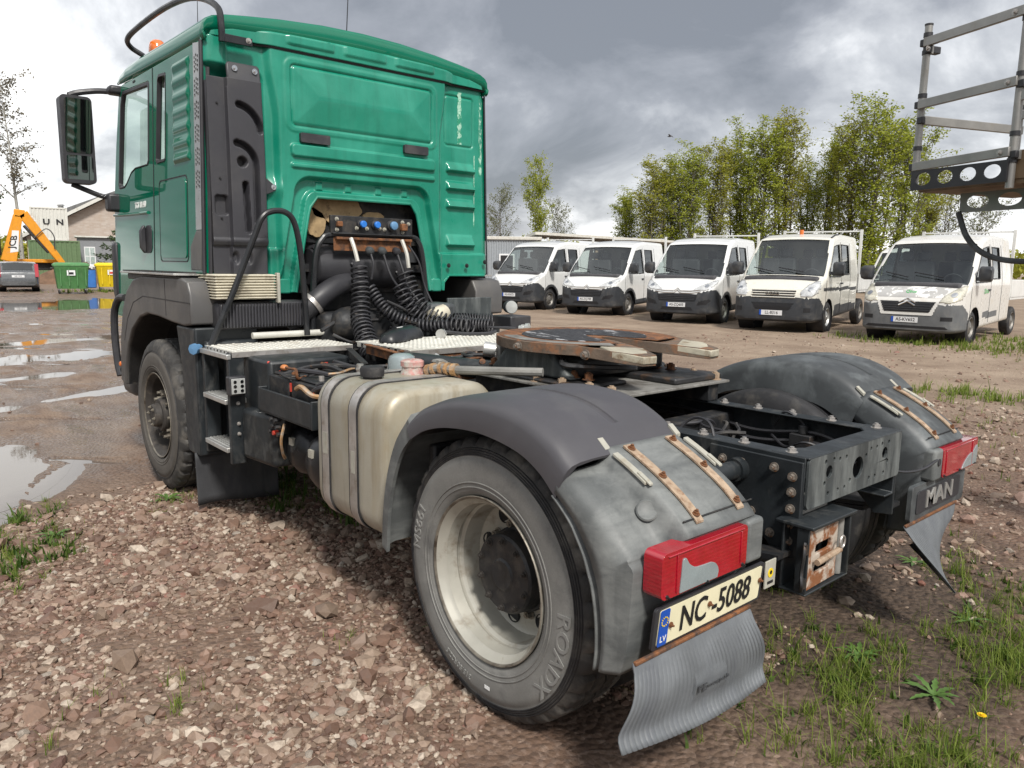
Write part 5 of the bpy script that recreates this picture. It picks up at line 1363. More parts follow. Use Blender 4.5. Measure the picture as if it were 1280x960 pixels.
# ------------------------------------------------------------------ vans, car
mat('van_white', (.64, .645, .635), .22, var=.04, coat=.7, col2=(.55, .52, .45), thr=(.60, .92), dscale=3, rvar=.05)
mat('van_cream', (.62, .605, .54), .24, var=.05, coat=.6, col2=(.46, .40, .30), thr=(.60, .9), dscale=5, rvar=.05)
mat('van_dirty', (.60, .59, .56), .3, var=.06, coat=.4, col2=(.45, .37, .25), thr=(.55, .85), dscale=2.4, rvar=.06)
mat('hood_peeling', (.36, .355, .345), .55, var=.1, col2=(.70, .69, .67), thr=(.50, .54), dscale=4.5)
mat('bumper_dark', (.030, .033, .038), .5, var=.2, col2=(.09, .085, .078), thr=(.5, .85), dscale=4, bump=.1, bscale=200)
mat('bumper_grey', (.105, .11, .115), .55, var=.15, col2=(.17, .165, .155), thr=(.5, .85), dscale=4, bump=.1, bscale=200)
mat('head_lamp', (.55, .56, .56), .12, .3, var=.35, scale=9, coat=1.)
mat('head_lamp_dull', (.50, .48, .40), .3, .2, var=.35, scale=9, coat=.5)
mat('wheel_steel', (.20, .19, .175), .5, .5, var=.3, col2=(.08, .07, .06), thr=(.5, .7))
mat('bed_white', (.62, .62, .60), .4, var=.08, col2=(.4, .36, .3), thr=(.6, .85))
mat('seat_grey', (.055, .055, .06), .8, var=.2)
mat('car_grey', (.11, .115, .12), .25, .3, var=.05, coat=.8)
mat('green_print', (.05, .36, .10), .5, var=.1)

def shell(xs, T, B, W, belt, tum, rc, ns=42, nc=7, nt=22):
    rings, types = [], None
    for x in xs:
        t, b, w = interp(x, T), interp(x, B), interp(x, W)
        tp = lambda z: w * (1 - tum * max(0, (z - belt)) ** 1.25)
        r_ = min(rc, (t - b) * .35, w * .5)
        half = [(0, b), (w * .5, b), (w * .90, b), (w * .975, b + .03)]
        for k in range(ns + 1):
            z = b + .07 + (t - r_ - b - .07) * k / ns; half.append((tp(z), z))
        wt_ = tp(t - r_)
        for k in range(1, nc + 1):
            a = PI / 2 * k / nc
            half.append((wt_ - r_ + r_ * math.cos(a), t - r_ + r_ * math.sin(a) * .8))
        y1 = wt_ - r_; z1 = t - .2 * r_
        for k in range(1, nt + 1):
            q = 1 - k / nt
            half.append((y1 * q, z1 + .2 * r_ * (1 - q * q)))
        ring = half + [(-y, z) for y, z in half[-2:0:-1]]
        rings.append([(x, y, z) for y, z in ring])
        if types is None:
            h = ['b'] * 3 + ['s'] * (ns + 1) + ['c'] * nc + ['t'] * nt
            types = h + h[::-1]
    return rings, types
def split_shell(rings, types, classify):
    n = len(rings[0]); parts = {}
    V = [p for r in rings for p in r]
    for i in range(len(rings) - 1):
        for k in range(n):
            q = (i * n + k, i * n + (k + 1) % n, (i + 1) * n + (k + 1) % n, (i + 1) * n + k)
            c = [sum(V[j][a] for j in q) / 4 for a in range(3)]
            nm = classify(c[0], c[1], c[2], types[min(k, len(types) - 1)])
            if nm == 'sill_trim' and c[1] < 0: nm = 'sill_trim_right'
            if nm: parts.setdefault(nm, []).append(q)
    # nose cap
    for e, i in ((0, 0), (1, len(rings) - 1)):
        r0 = rings[i]; m = n // 2
        for k in range(0, m):
            q = (i * n + k, i * n + k + 1, i * n + (n - k - 1) % n, i * n + (n - k) % n)
            if len(set(q)) < 3: continue
            c = [sum(V[j][a] for j in q) / 4 for a in range(3)]
            nm = classify(c[0], c[1], c[2], 'n')
            if nm: parts.setdefault(nm, []).append(tuple(dict.fromkeys(q)))
    out = {}
    for nm, fs in parts.items():
        b = MB(); b.v = V; b.f = fs; out[nm] = b
    return out, V
def shell_bvh(rings):
    n = len(rings[0]); V = [p for r in rings for p in r]; F = []
    for i in range(len(rings) - 1):
        F += [(i * n + k, i * n + (k + 1) % n, (i + 1) * n + (k + 1) % n, (i + 1) * n + k) for k in range(n)]
    F += [tuple(range(n)), tuple((len(rings) - 1) * n + k for k in range(n))]
    return BVHTree.FromPolygons([Vector(p) for p in V], F)
def patch(bvh, poly, off=.006, res=.02, axis='x', side=1):
    us = [p[0] for p in poly]; vs = [p[1] for p in poly]
    nu = max(3, int((max(us) - min(us)) / res)); nv = max(3, int((max(vs) - min(vs)) / res))
    def fn(u, v):
        a = min(us) + (max(us) - min(us)) * u; z = min(vs) + (max(vs) - min(vs)) * v
        if axis == 'x':
            hit = bvh.ray_cast(Vector((3, a, z)), Vector((-1, 0, 0)))[0]
            return (hit.x + off, a, z) if hit else (0, a, z)
        hit = bvh.ray_cast(Vector((a, side * 3, z)), Vector((0, -side, 0)))[0]
        return (a, hit.y + side * off, z) if hit else (a, 0, z)
    def skip(u, v):
        a = min(us) + (max(us) - min(us)) * u; z = min(vs) + (max(vs) - min(vs)) * v
        return not inpoly(a, z, poly)
    b = MB().grid(nu + 1, nv + 1, fn, skip)
    used = sorted({i for f in b.f for i in f}); mp = {o: n for n, o in enumerate(used)}
    c = MB(); c.v = [b.v[i] for i in used]; c.f = [tuple(mp[i] for i in f) for f in b.f]
    return c
def mir(poly): return [(-a, b) for a, b in poly]
def road_wheel(parent, x, s, r=.345, w=.225, wy=.985, m='wheel_steel'):
    wh = MB().lathe([(-.03, r * .60), (-.012, r * .63), (-.008, r * .60), (-.03, r * .56), (-.06, r * .50), (-.045, r * .40), (-.02, r * .28), (-.015, r * .12), (-.005, r * .11), (0, .0005)], n=28).build('wheel', m, parent, 30)
    MB().lathe([(-.02, r * .60), (0, r * .72), (-.006, r * .88), (-.03, r * .985), (-.06, r), (-w + .06, r), (-w + .03, r * .985), (-w, r * .8), (-w + .02, r * .6)], n=36).build('tyre', 'rubber', wh, 30)
    for k in range(8):
        a = 2 * PI * k / 8
        MB().lathe([(-.043, .0005), (-.043, r * .055), (-.04, r * .075)], (r * .42 * math.cos(a), 0, r * .42 * math.sin(a)), n=8).build('wheel_hole', 'lettering_black', wh)
    wh.location = (x, s * wy, r)
    if s < 0: wh.rotation_euler = (0, 0, PI)
    return wh
def num_plate(parent, x, y, z, txt, w=.52):
    p = MB().box(x, x + .008, y - w / 2, y + w / 2, z - .056, z + .056).build('number_plate', 'plate_white', parent)
    MB().box(x + .008, x + .0095, y - w / 2, y - w / 2 + .045, z - .056, z + .056).build('plate_band', 'plate_blue', p)
    text_mb(txt, .098, lambda u, v, t: (x + .009 + t, y + .02 + u, z + v), .002, .001, .92).build('plate_lettering', 'lettering_black', p, smooth=0)
    return p

def make_van(style, txt, label, loc, rz, S=1.0, behind=False):
    v = empty('van', loc, rz, label, 'van', 'white pickup vans parked in a row')
    facel = style == 'new'; iv = style == 'iveco'
    if iv:
        T = [(1.02, .60), (1.0, .80), (.96, .92), (.90, 1.02), (.6, 1.18), (.32, 1.30), (.28, 1.33), (-.42, 2.14), (-.55, 2.21), (-.9, 2.29), (-1.4, 2.33), (-2.75, 2.32)]
        W = [(1.02, .62), (1.0, .74), (.94, .85), (.84, .92), (.6, .96), (.2, .985), (-2.75, .985)]
        dw = [(.10, 1.34), (-.34, 1.84), (-.46, 1.98), (-.95, 2.04), (-.98, 1.28), (.08, 1.28)]; rw_ = [(-1.12, 1.33), (-1.12, 2.04), (-1.85, 2.04), (-1.85, 1.33)]
        wtop, wbase, belt, tum = -.45, .30, 1.25, .12
    else:
        T = [(1.0, .60), (.985, .76), (.95, .90), (.88, 1.0), (.7, 1.12), (.42, 1.24), (.36, 1.27), (-.44, 2.10), (-.58, 2.19), (-.9, 2.28), (-1.4, 2.34), (-2.75, 2.33)]
        W = [(1.0, .60), (.985, .72), (.93, .84), (.82, .93), (.6, .985), (.3, 1.02), (-2.75, 1.025)]
        dw = [(.14, 1.34), (-.40, 1.88), (-.52, 1.99), (-.98, 2.05), (-1.02, 1.30), (.10, 1.28)]; rw_ = [(-1.20, 1.36), (-1.20, 2.04), (-1.80, 2.04), (-1.80, 1.36)]
        wtop, wbase, belt, tum = -.47, .37, 1.22, .13
    Bt = [(1.02, .30), (.9, .25), (.5, .25), (-2.75, .38)]
    xs = np.concatenate([np.linspace(1.02 if iv else 1.0, .9, 9), np.linspace(.88, -.6, 60), np.linspace(-.65, -2.75, 52)])
    rings, types = shell(xs, T, Bt, W, belt, tum, .13)
    bum = 'bumper_grey' if style == 'old' else 'bumper_dark'
    bz = .80 if facel else (.83 if style == 'old' else .80)
    def classify(x, y, z, t):
        ra = math.hypot(x, z - .345)
        if t in 's' and abs(y) > .6 and ra < .43: return None
        if t in 'bs' and ra < .43 and z < .75: return None
        if x < -2.70 or t == 'n' and x < 0: return 'body'
        if facel and t == 's' and ra < .51 and z < .86: return 'bumper'
        if x > .40 and z < bz + (.10 * max(0, min(1, (abs(y) - .5) / .4)) if facel else 0) - (0.0 if x > .7 else (.7 - x) * .6): return 'bumper'
        if t in 'ct' and wtop < x < wbase and z > 1.2:
            ym = interp(x, W) * (1 - tum * max(0, z - belt) ** 1.25)
            if abs(y) < ym - .075: return 'windscreen'
        if t == 's':
            if inpoly(x, z, dw):
                return 'door_window'
            if inpoly(x, z, rw_): return 'rear_window'
            if z < .50 and x < -.5: return 'sill_trim' if style != 'old' else 'body'
            if style == 'old' and .52 < z < .66 and -1.75 < x < -.62: return 'sill_trim'
            if iv and .95 + x * 0 < z < 1.03 and x < .45: return 'side_stripe'
            if iv and .50 < z < .62 and x < -.55: return 'sill_trim'
        return 'body'
    parts, V = split_shell(rings, types, classify)
    bvh = shell_bvh(rings)
    paint = {'new': 'van_white', 'iveco': 'van_cream', 'old': 'van_dirty'}[style]
    ms = dict(body=paint, bumper=bum, windscreen='van_glass', door_window='van_glass', rear_window='van_glass', sill_trim=bum, sill_trim_right=bum, side_stripe='bumper_dark')
    for nm, b in parts.items():
        if nm in ('windscreen', 'door_window', 'rear_window'):
            for sg in ((1, -1) if nm != 'windscreen' else (0,)):
                c = MB(); c.f = [f for f in b.f if sg == 0 or V[f[0]][1] * sg > 0]
                c.v = [(x - .012, y, z - .012) if sg == 0 else (x, y - sg * .014, z) for x, y, z in b.v]
                place(nm, _clean(c, nm), ms[nm], v, 50)
        else:
            place('body_shell' if nm == 'body' else nm.replace('_right', ''), _clean(b, nm), ms[nm], v, 42)
    # dark cabin interior and seats
    MB().box(-2.6, .30, -.92, .92, .45, 1.16).build('cabin_floor', 'seat_grey', v)
    MB().box(.05, .55, -.85, .85, 1.10, 1.27).build('dashboard', 'seat_grey', v, bevel=.05)
    for x, ys in ((-.85, (.55, -.25, -.62)), (-1.75, (.6, 0, -.6))):
        for y in ys:
            st = MB().box(x, x + .16, y - .22, y + .22, 1.1, 1.72).build('seat_back', 'seat_grey', v, bevel=.05)
            MB().box(x + .02, x + .12, y - .12, y + .12, 1.74, 1.95).build('head_rest', 'seat_grey', st, bevel=.04)
    MB().tube([(-.18 + .07 * math.sin(a), .52 + .19 * math.cos(a), 1.28 + .17 * math.sin(a)) for a in np.linspace(0, 2 * PI, 21)], .014, 6).build('steering_wheel', 'seat_grey', v)
    # window frames / seams
    for s in (1, -1):
        for nm, poly in (('window_frame', dw), ('window_frame', rw_)):
            P_ = [Vector((x, 0, z)) for x, z in poly] + [Vector((poly[0][0], 0, poly[0][1]))]
            pts = []
            for a, b_ in zip(P_, P_[1:]):
                for k in range(6): pts.append(a.lerp(b_, k / 6))
            pts.append(P_[-1])
            q = []
            for p in pts:
                h = bvh.ray_cast(Vector((p.x, s * 3, p.z)), Vector((0, -s, 0)))[0]
                if h and h.y * s > .5: q.append((p.x, h.y + s * .001, p.z))
            MB().tube(q, .013, 5).build(nm, 'lettering_black', v)
        for x, z0, z1 in ((-1.07, .42, 2.1), (-1.98, .42, 2.1), (.34 if not iv else .28, .55, 1.2)):
            q = []
            for z in np.linspace(z0, z1, 14):
                h = bvh.ray_cast(Vector((x, s * 3, z)), Vector((0, -s, 0)))[0]
                if h: q.append((x, h.y, z))
            MB().tube(q, .006, 4).build('door_seam', 'lettering_black', v)
        MB().box(-1.02, -.86, *sorted((s * 1.005, s * 1.05)), 1.10, 1.14).build('door_handle', 'bumper_dark', v, bevel=.01)
        # mirror
        mi = MB().loft([[(x, s * y, z) for y, z in rrect(1.06 - w_, 1.30, 1.30 - h_, 1.62 + h_, .05)] for x, w_, h_ in ((.02, 0, -.03), (.05, .02, 0), (.16, .0, -.02), (.19, -.04, -.06))]).build('mirror', 'bumper_dark', v, 40)
        MB().box(.04, .14, *sorted((s * .94, s * 1.12)), 1.32, 1.40).build('mirror_arm', 'bumper_dark', mi, bevel=.01)
        # head lamps
        if facel: hl = [(.42, .885), (.55, .985), (.74, 1.07), (.93, 1.16), (.965, 1.15), (.955, 1.05), (.88, .95), (.78, .90), (.58, .87)]
        elif iv: hl = [(.62, .83), (.60, .93), (.70, 1.08), (.82, 1.18), (.92, 1.17), (.955, 1.05), (.93, .90), (.85, .83)]
        else: hl = [(.60, .88), (.66, 1.0), (.78, 1.12), (.90, 1.22), (.965, 1.22), (.98, 1.05), (.95, .92), (.80, .86)]
        if s < 0: hl = mir(hl)
        hd = patch(bvh, hl, .012, .018).build('head_lamp', 'head_lamp' if style != 'old' else 'head_lamp_dull', v, 60)
        so = hd.modifiers.new('thick', 'SOLIDIFY'); so.thickness = .016
        c0 = (sum(p[0] for p in hl) / len(hl), sum(p[1] for p in hl) / len(hl))
        patch(bvh, [(c0[0] + .055 * math.cos(a), c0[1] + .045 * math.sin(a)) for a in np.linspace(0, 2 * PI, 13)[:-1]], .018, .012).build('lamp_reflector', 'chrome', hd)
        # fog lamp recess
        fg = [(.55, .50), (.60, .60), (.86, .66), (.88, .60), (.80, .53)] if facel else ([(.66, .50), (.66, .58), (.86, .58), (.86, .50)] if style == 'old' else [(.70, .48), (.70, .58), (.84, .58), (.84, .48)])
        patch(bvh, fg if s > 0 else mir(fg), .004, .02).build('fog_lamp_recess', 'lettering_black', v)
    if facel:
        patch(bvh, [(-.50, .60), (.50, .60), (.56, .78), (-.56, .78)], .006, .02).build('grille', 'lettering_black', v)
        for z in (.635, .68, .725):
            q = [bvh.ray_cast(Vector((3, y, z)), Vector((-1, 0, 0)))[0] for y in np.linspace(-.48, .48, 15)]
            MB().tube([(p.x + .008, p.y, p.z) for p in q], .008, 5).build('grille_bar', 'bumper_dark', v)
        for z in (.815, .865):
            q = [bvh.ray_cast(Vector((3, y, z + max(0, .075 - abs(y) * .9) + max(0, abs(y) - .35) * .12)), Vector((-1, 0, 0)))[0] for y in np.linspace(-.62, .62, 41)]
            MB().tube([(p.x + .008, p.y, p.z) for p in q], .013, 6).build('chrome_bar', 'chrome', v)
        patch(bvh, [(-.45, .36), (.45, .36), (.40, .44), (-.40, .44)], .004, .02).build('lower_intake', 'lettering_black', v)
    elif iv:
        patch(bvh, [(-.47, .80), (.47, .80), (.50, .97), (-.50, .97)], .005, .02).build('grille', 'lettering_black', v)
        for z in (.805, .862, .915, .968):
            q = [bvh.ray_cast(Vector((3, y, z)), Vector((-1, 0, 0)))[0] for y in np.linspace(-.50, .50, 15)]
            MB().tube([(p.x + .01, p.y, p.z) for p in q], .014, 6).build('grille_bar', 'van_cream', v)
        text_mb('IVECO', .085, lambda u, w_, t: (1.005 + t, u, .888 + w_), .03, .002, 1.25).build('maker_lettering', 'chrome', v, smooth=0)
        patch(bvh, [(-.38, .52), (.38, .52), (.48, .68), (-.48, .68)], .004, .02).build('lower_intake', 'lettering_black', v)
        bc_ = MB().cyl((-.95, 0, 2.28), (-.95, 0, 2.40), .05, n=14).build('beacon', 'orange_lens', v)
        for s in (1, -1):
            MB().tube([(x, s * .80, interp(x, T) - .03) for x in np.linspace(-.55, -1.2, 9)], .022, 6).build('roof_strip', 'bumper_dark', v)
    else:
        patch(bvh, [(-.50, .60), (.50, .60), (.62, .92), (-.62, .92)], .010, .02).build('grille_surround', paint, v)
        patch(bvh, [(-.44, .66), (.44, .66), (.54, .88), (-.54, .88)], .016, .02).build('grille', 'lettering_black', v)
        for z in (.70, .745, .79, .845):
            q = [bvh.ray_cast(Vector((3, y, z)), Vector((-1, 0, 0)))[0] for y in np.linspace(-.46, .46, 15)]
            MB().tube([(p.x + .018, p.y, p.z) for p in q], .008, 5).build('grille_bar', 'bumper_dark', v)
        for dz in (0, .065):
            q = [bvh.ray_cast(Vector((3, y, .80 + dz + .085 - abs(y) * .55)), Vector((-1, 0, 0)))[0] for y in np.linspace(-.16, .16, 13)]
            MB().tube([(p.x + .028, p.y, p.z) for p in q], .017, 6).build('chevron', 'chrome', v)
        hp_ = [(-.62, .96), (.62, .96), (.66, 1.02), (.70, 1.20), (-.70, 1.20), (-.66, 1.02)]
        patch(bvh, hp_, .004, .02).build('peeling_hood', 'hood_peeling', v, 60)
        text_mb('Qbus', .075, lambda u, w_, t: ((lambda h: (h.x + .012 + t * 0, u, h.z) if h else (0, u, 1))(bvh.ray_cast(Vector((3, u, 1.08 + w_)), Vector((-1, 0, 0)))[0])), .002, .001, 1.3).build('hood_lettering', 'green_print', v, smooth=0)
        text_mb('Qbus', .14, lambda u, w_, t: (-.72 - u, 1.03 + .004, 1.10 + w_), .002, .001, 1.2).build('door_lettering', 'green_print', v, smooth=0)
        patch(bvh, [(-.80, .33), (.80, .33), (.75, .38), (-.75, .38)], .004, .02).build('lower_intake', 'lettering_black', v)
    num_plate(v, (.99 if not iv else 1.012) + .012, -.02, .50 if not iv else .45, txt)
    # wipers
    for y0, y1 in ((.45, -.15), (-.25, -.75)):
        q = []
        for k in range(7):
            y = y0 + (y1 - y0) * k / 6; zz = 1.36 + .10 * k / 6
            h = bvh.ray_cast(Vector((3, y, zz)), Vector((-1, 0, 0)))[0]
            if h: q.append((h.x + .025, h.y, h.z + .02))
        if len(q) > 2: MB().tube(q, .012, 5).build('wiper', 'lettering_black', v)
    # bonnet shut line and scuttle
    q = []
    for y in np.linspace(-.80, .80, 21):
        h = bvh.ray_cast(Vector((wbase + .07, y, 3)), Vector((0, 0, -1)))[0]
        if h: q.append((h.x, h.y, h.z + .002))
    MB().tube(q, .022, 5).build('scuttle', 'lettering_black', v)
    for s in (1, -1):
        MB().lathe([(-.38, .425), (.0, .425)], (0, s * .99, .345), (0, s, 0), 28).build('wheel_well', 'lettering_black', v)
        road_wheel(v, 0, s, m='alu' if iv else 'wheel_steel')
        road_wheel(v, -3.55, s, wy=.97)
    # load bed with head frame
    bed = MB().box(-5.35, -2.9, -1.02, 1.02, .86, .92).build('load_bed', 'bed_white', v, bevel=.01)
    for nm, bx_ in (('drop_side', (-5.35, -2.9, 1.0, 1.03, .92, 1.32)), ('drop_side', (-5.35, -2.9, -1.03, -1.0, .92, 1.32)), ('tail_gate', (-5.37, -5.34, -1.0, 1.0, .92, 1.32))):
        MB().box(*bx_).build(nm, 'bed_white', bed, bevel=.008)
    MB().box(-5.2, -2.7, -.42, .42, .50, .80).build('chassis_frame', 'chassis_black', v)
    if not behind:
        hf = MB().box(-2.88, -2.83, -1.0, 1.0, .92, 1.35).build('head_board', 'bed_white', v)
        for s in (1, -1):
            MB().box(-2.90, -2.83, *sorted((s * .95, s * 1.01)), .92, 2.52 if facel else 2.48).build('frame_post', 'bed_white', hf)
        for z in (2.42, 1.9):
            MB().box(-2.885, -2.845, -.95, .95, z, z + .035).build('frame_rail', 'bed_white', hf)
    v.scale = (S, S, S * 1.0)
    return v
def at_wheel(px, py, rz, S):
    # van origin so that its front-left wheel stands on (px, py)
    return (px - S * (math.cos(rz) * 0 - math.sin(rz) * .99), py - S * (math.sin(rz) * 0 + math.cos(rz) * .99), 0)
VANS = [('new', 'AS-KF673', 'white pickup van nearest the truck cab, leftmost of the parked row', (18.5, -16.82), 104, 1.10),
        ('new', 'AS-ZQ789', 'white pickup van with dark bumper, second in the row from the truck cab', (14.84, -16.98), 106, 1.08),
        ('new', 'AS-ZQ605', 'white pickup van with dark bumper, parked left of the cream van', (10.9, -16.71), 106, 1.10),
        ('iveco', 'LL-8316', 'cream white pickup van with three-bar grille and black side stripe', (7.59, -16.41), 103, 1.12),
        ('old', 'AS-KV652', 'white pickup van with grey bumper and peeling bonnet, rightmost of the row', (4.12, -16.17), 94, 1.07)]
for st, tx, lab, (px, py), hd, S in VANS:
    make_van(st, tx, lab, at_wheel(px, py, R(hd), S), R(hd), S)
make_van('old', 'AS-HL318', 'white van standing behind the gap beside the cream van, roof and windscreen showing', (8.6, -23.5, 0), R(100), 1.05, True)

# estate car at the far left
def make_car(label, loc, rz):
    v = empty('estate_car', loc, rz, label, 'car')
    T = [(2.25, .55), (2.2, .72), (2.0, .82), (1.2, .98), (.95, 1.03), (.1, 1.42), (-.2, 1.47), (-1.3, 1.46), (-1.75, 1.40), (-2.10, 1.02), (-2.2, .95), (-2.27, .6)]
    W = [(2.25, .5), (2.1, .75), (1.8, .85), (1.2, .885), (-1.7, .885), (-2.1, .83), (-2.22, .76), (-2.27, .70)]
    Bt = [(2.25, .30), (1.8, .2), (-1.8, .2), (-2.27, .32)]
    xs = np.concatenate([np.linspace(2.25, 2.0, 8), np.linspace(1.95, -1.7, 60), np.linspace(-1.75, -2.27, 26)])
    rings, types = shell(xs, T, Bt, W, .92, .32, .09, ns=30, nt=18)
    sw = [(.75, .98), (.15, 1.33), (-1.55, 1.35), (-1.62, .98)]
    def cl(x, y, z, t):
        for wx in (1.42, -1.28):
            if math.hypot(x - wx, z - .32) < .36 and t in 'bs': return None
        if t in 'ct' and -2.08 < x < -1.74 and abs(y) < .62: return 'rear_screen'
        if t in 'ct' and .14 < x < .92 and abs(y) < .66: return 'windscreen'
        if t == 's' and inpoly(x, z, sw): return 'side_window'
        if x < -2.0 and z < .52: return 'bumper'
        return 'body_shell'
    parts, V = split_shell(rings, types, cl); bvh = shell_bvh(rings)
    for nm, b in parts.items():
        place(nm, _clean(b, nm), dict(body_shell='car_grey', bumper='car_grey').get(nm, 'lettering_black' if nm == 'side_window' else 'van_glass'), v, 40)
    MB().box(-1.9, .9, -.75, .75, .3, .92).build('cabin_floor', 'seat_grey', v)
    for s in (1, -1):
        MB().loft([[(x, s * y, z) for x, y in ((-1.72 - d, .86), (-1.72 - d, .70), (-1.84 - d, .70), (-1.80 - d, .86))] for z, d in ((.72, .45), (.85, .42), (1.05, .28), (1.36, .02))]).build('tail_lamp', 'red_lens', v, bevel=.01)
        for wx in (1.42, -1.28):
            w = road_wheel(v, wx, s, .325, .21, .85, 'alu')
            MB().lathe([(-.3, .355), (0, .355)], (wx, s * .86, .32), (0, s, 0), 24).build('wheel_well', 'lettering_black', v)
    pl = MB().box(-2.262, -2.25, -.26, .26, .70, .81).build('number_plate', 'plate_white', v)
    text_mb('NE-1413', .09, lambda u, w_, t: (-2.264 - t, -u, .755 + w_), .002, .001, .9).build('plate_lettering', 'lettering_black', pl, smooth=0)
    return v
make_car('grey estate car seen from behind, left of the excavator', (43.9, -3.65, 0), R(-8))

# ------------------------------------------------------------------ refuse bins
mat('bin_green', (.075, .22, .075), .5, var=.12, col2=(.16, .27, .14), thr=(.5, .9))
mat('bin_yellow', (.72, .53, .012), .5, var=.08, col2=(.6, .5, .2), thr=(.6, .9))
def make_bin(label, loc, rz, m):
    v = empty('refuse_bin', loc, rz, label, 'bin', 'wheeled refuse bins by the puddle')
    b = MB().loft([rrect_z(-.48 * k, .48 * k, -.62 * k, .62 * k, .05, z) for k, z in ((.86, .22), (.88, .24), (1.0, 1.10), (1.03, 1.12), (1.03, 1.18))]).build('bin_body', m, v, 40)
    MB().loft([rrect_z(-.52, .52, -.67, .67, .06, 1.18), rrect_z(-.52, .52, -.67, .67, .06, 1.24), rrect_z(-.36, .40, -.58, .58, .1, 1.31), rrect_z(-.3, .34, -.5, .5, .1, 1.325)]).build('bin_lid', m, v, 40)
    for k in range(4):
        MB().box(-.505, -.47, -.5 + .3 * k, -.47 + .3 * k, .35, 1.08).build('bin_rib', m, v)
    MB().box(-.505, -.497, -.12, .18, .78, 1.0).build('bin_label', 'plate_white', v)
    MB().box(-.507, -.504, -.06, .10, .82, .92).build('label_print', 'red_plastic' if m == 'bin_yellow' else 'lettering_black', v)
    for sx in (-.36, .36):
        for sy in (-.48, .48):
            c = MB().cyl((sx, sy - .025, .10), (sx, sy + .025, .10), .10, n=18).build('castor', 'rubber', v)
            MB().box(sx - .04, sx + .04, sy - .04, sy + .04, .16, .26).build('castor_fork', 'steel_strap', c)
    v.scale = (1.13, 1.13, 1.1)
    for s in (1, -1):
        MB().cyl((0, s * .62, 1.08), (0, s * .74, 1.08), .03, n=10).build('lifting_pin', 'dark_steel', v)
    return v
def rrect_z(x0, x1, y0, y1, r, z):
    return [(x, y, z) for x, y in rrect(x0, x1, y0, y1, r, 3)]
make_bin('green wheeled refuse bin with lid closed, beyond the puddle', (39.0, -5.1, 0), R(-8), 'bin_green')
make_bin('yellow wheeled refuse bin beside the truck cab', (41.2, -7.35, 0), R(-10), 'bin_yellow')
# box standing in for a blue car behind the bins (only a sliver shows)
bc = empty('car_stand_in', (42.6, -6.6, 0), R(-8), 'blue and white box standing in for a car between the two bins', 'crate')
mat('stand_in_blue', (.04, .16, .48), .45, var=.15)
MB().box(-.4, .4, -.3, .3, .15, 1.1).build('stand_in_body', 'stand_in_blue', bc, bevel=.05)
MB().box(-.45, .45, -.33, .33, 1.1, 1.35).build('stand_in_roof', 'plate_white', bc, bevel=.04)
# ------------------------------------------------------------------ backhoe loader
mat('digger_yellow', (.66, .27, .012), .4, var=.1, coat=.3, col2=(.45, .25, .12), thr=(.6, .85), dscale=3)
jd = empty('backhoe_loader', (59.0, -5.3, 0), R(0), 'orange backhoe loader with folded digging arm behind the grey car', 'backhoe loader')
def jbar(pts, w0, w1, nm, m='digger_yellow', t=.32):
    # tapered plate arm in the y-z plane facing the yard
    (y0, z0), (y1, z1) = pts
    d = Vector((y1 - y0, z1 - z0)).normalized(); n = Vector((-d.y, d.x))
    P_ = [(y0 + n.x * w0, z0 + n.y * w0), (y1 + n.x * w1, z1 + n.y * w1), (y1 - n.x * w1, z1 - n.y * w1), (y0 - n.x * w0, z0 - n.y * w0)]
    return MB().plate(P_, [], lambda y, z: (-1.2, y, z), (t, 0, 0)).build(nm, m, jd, bevel=.05)
jd.scale = (.88, .88, .88)
boom = jbar(((.15, 1.6), (-.70, 5.05)), .50, .30, 'boom')
jbar(((-.45, 5.2), (-1.15, 5.15)), .30, .28, 'boom_head')
dip = jbar(((-1.0, 5.2), (-3.7, 1.0)), .36, .20, 'dipper')
jbar(((-1.0, 4.3), (-2.5, 2.3)), .10, .10, 'hydraulic_ram', 'dark_steel', .2)
MB().plate([(-.52, 2.35), (.02, 2.25), (-.22, 3.9), (-.66, 3.9)], [], lambda y, z: (-1.208, y, z), (.004, 0, 0)).build('name_panel', 'plate_white', boom)
text_mb('JCB', .62, lambda u, v, w: (-1.215 - w, -.23 + v * .95 + u * .27 * -1, 3.05 + u), .01, .012, 1.0).build('maker_lettering', 'lettering_black', boom, smooth=0)
cb = MB().box(.2, 2.3, .55, 2.6, 1.5, 2.1).build('rear_body', 'digger_yellow', jd, bevel=.05)
MB().box(.1, 2.2, .35, 2.7, 3.85, 4.05).build('cab_roof', 'digger_yellow', jd, bevel=.06)
for y in (.45, 1.5, 2.6):
    MB().box(.15, .30, y - .06, y + .06, 2.05, 3.88).build('cab_pillar', 'black_paint', jd)
MB().box(.2, .22, .5, 2.6, 2.1, 3.85).build('cab_glass', 'van_glass', jd)
MB().box(1.2, 2.2, .6, 2.5, 1.6, 2.9).build('cab_interior', 'seat_grey', jd)
MB().box(.1, .9, -3.2, 2.2, .95, 1.55).build('stabiliser_frame', 'chassis_black', jd, bevel=.05)
MB().box(-.25, .35, -3.3, .2, 1.55, 1.80).box(-.25, .35, -3.3, -2.9, .75, 1.55).build('side_shift_frame', 'digger_yellow', jd, bevel=.03)
MB().loft([[(-1.5, y, z) for y, z in ((-3.6, 1.1), (-2.8, 1.15), (-2.5, .7), (-2.8, .25), (-3.5, .2), (-3.85, .55))], [(-.6, y, z) for y, z in ((-3.6, 1.1), (-2.8, 1.15), (-2.5, .7), (-2.8, .25), (-3.5, .2), (-3.85, .55))]]).build('bucket', 'rust', jd, bevel=.03)
for y in (1.9, -1.6):
    MB().lathe([(0, .3), (.1, .45), (.1, .68), (.05, .75), (-.4, .75), (-.45, .6)], (2.0, y, .75), (0, -1, 0), 24).build('wheel', 'rubber', jd)
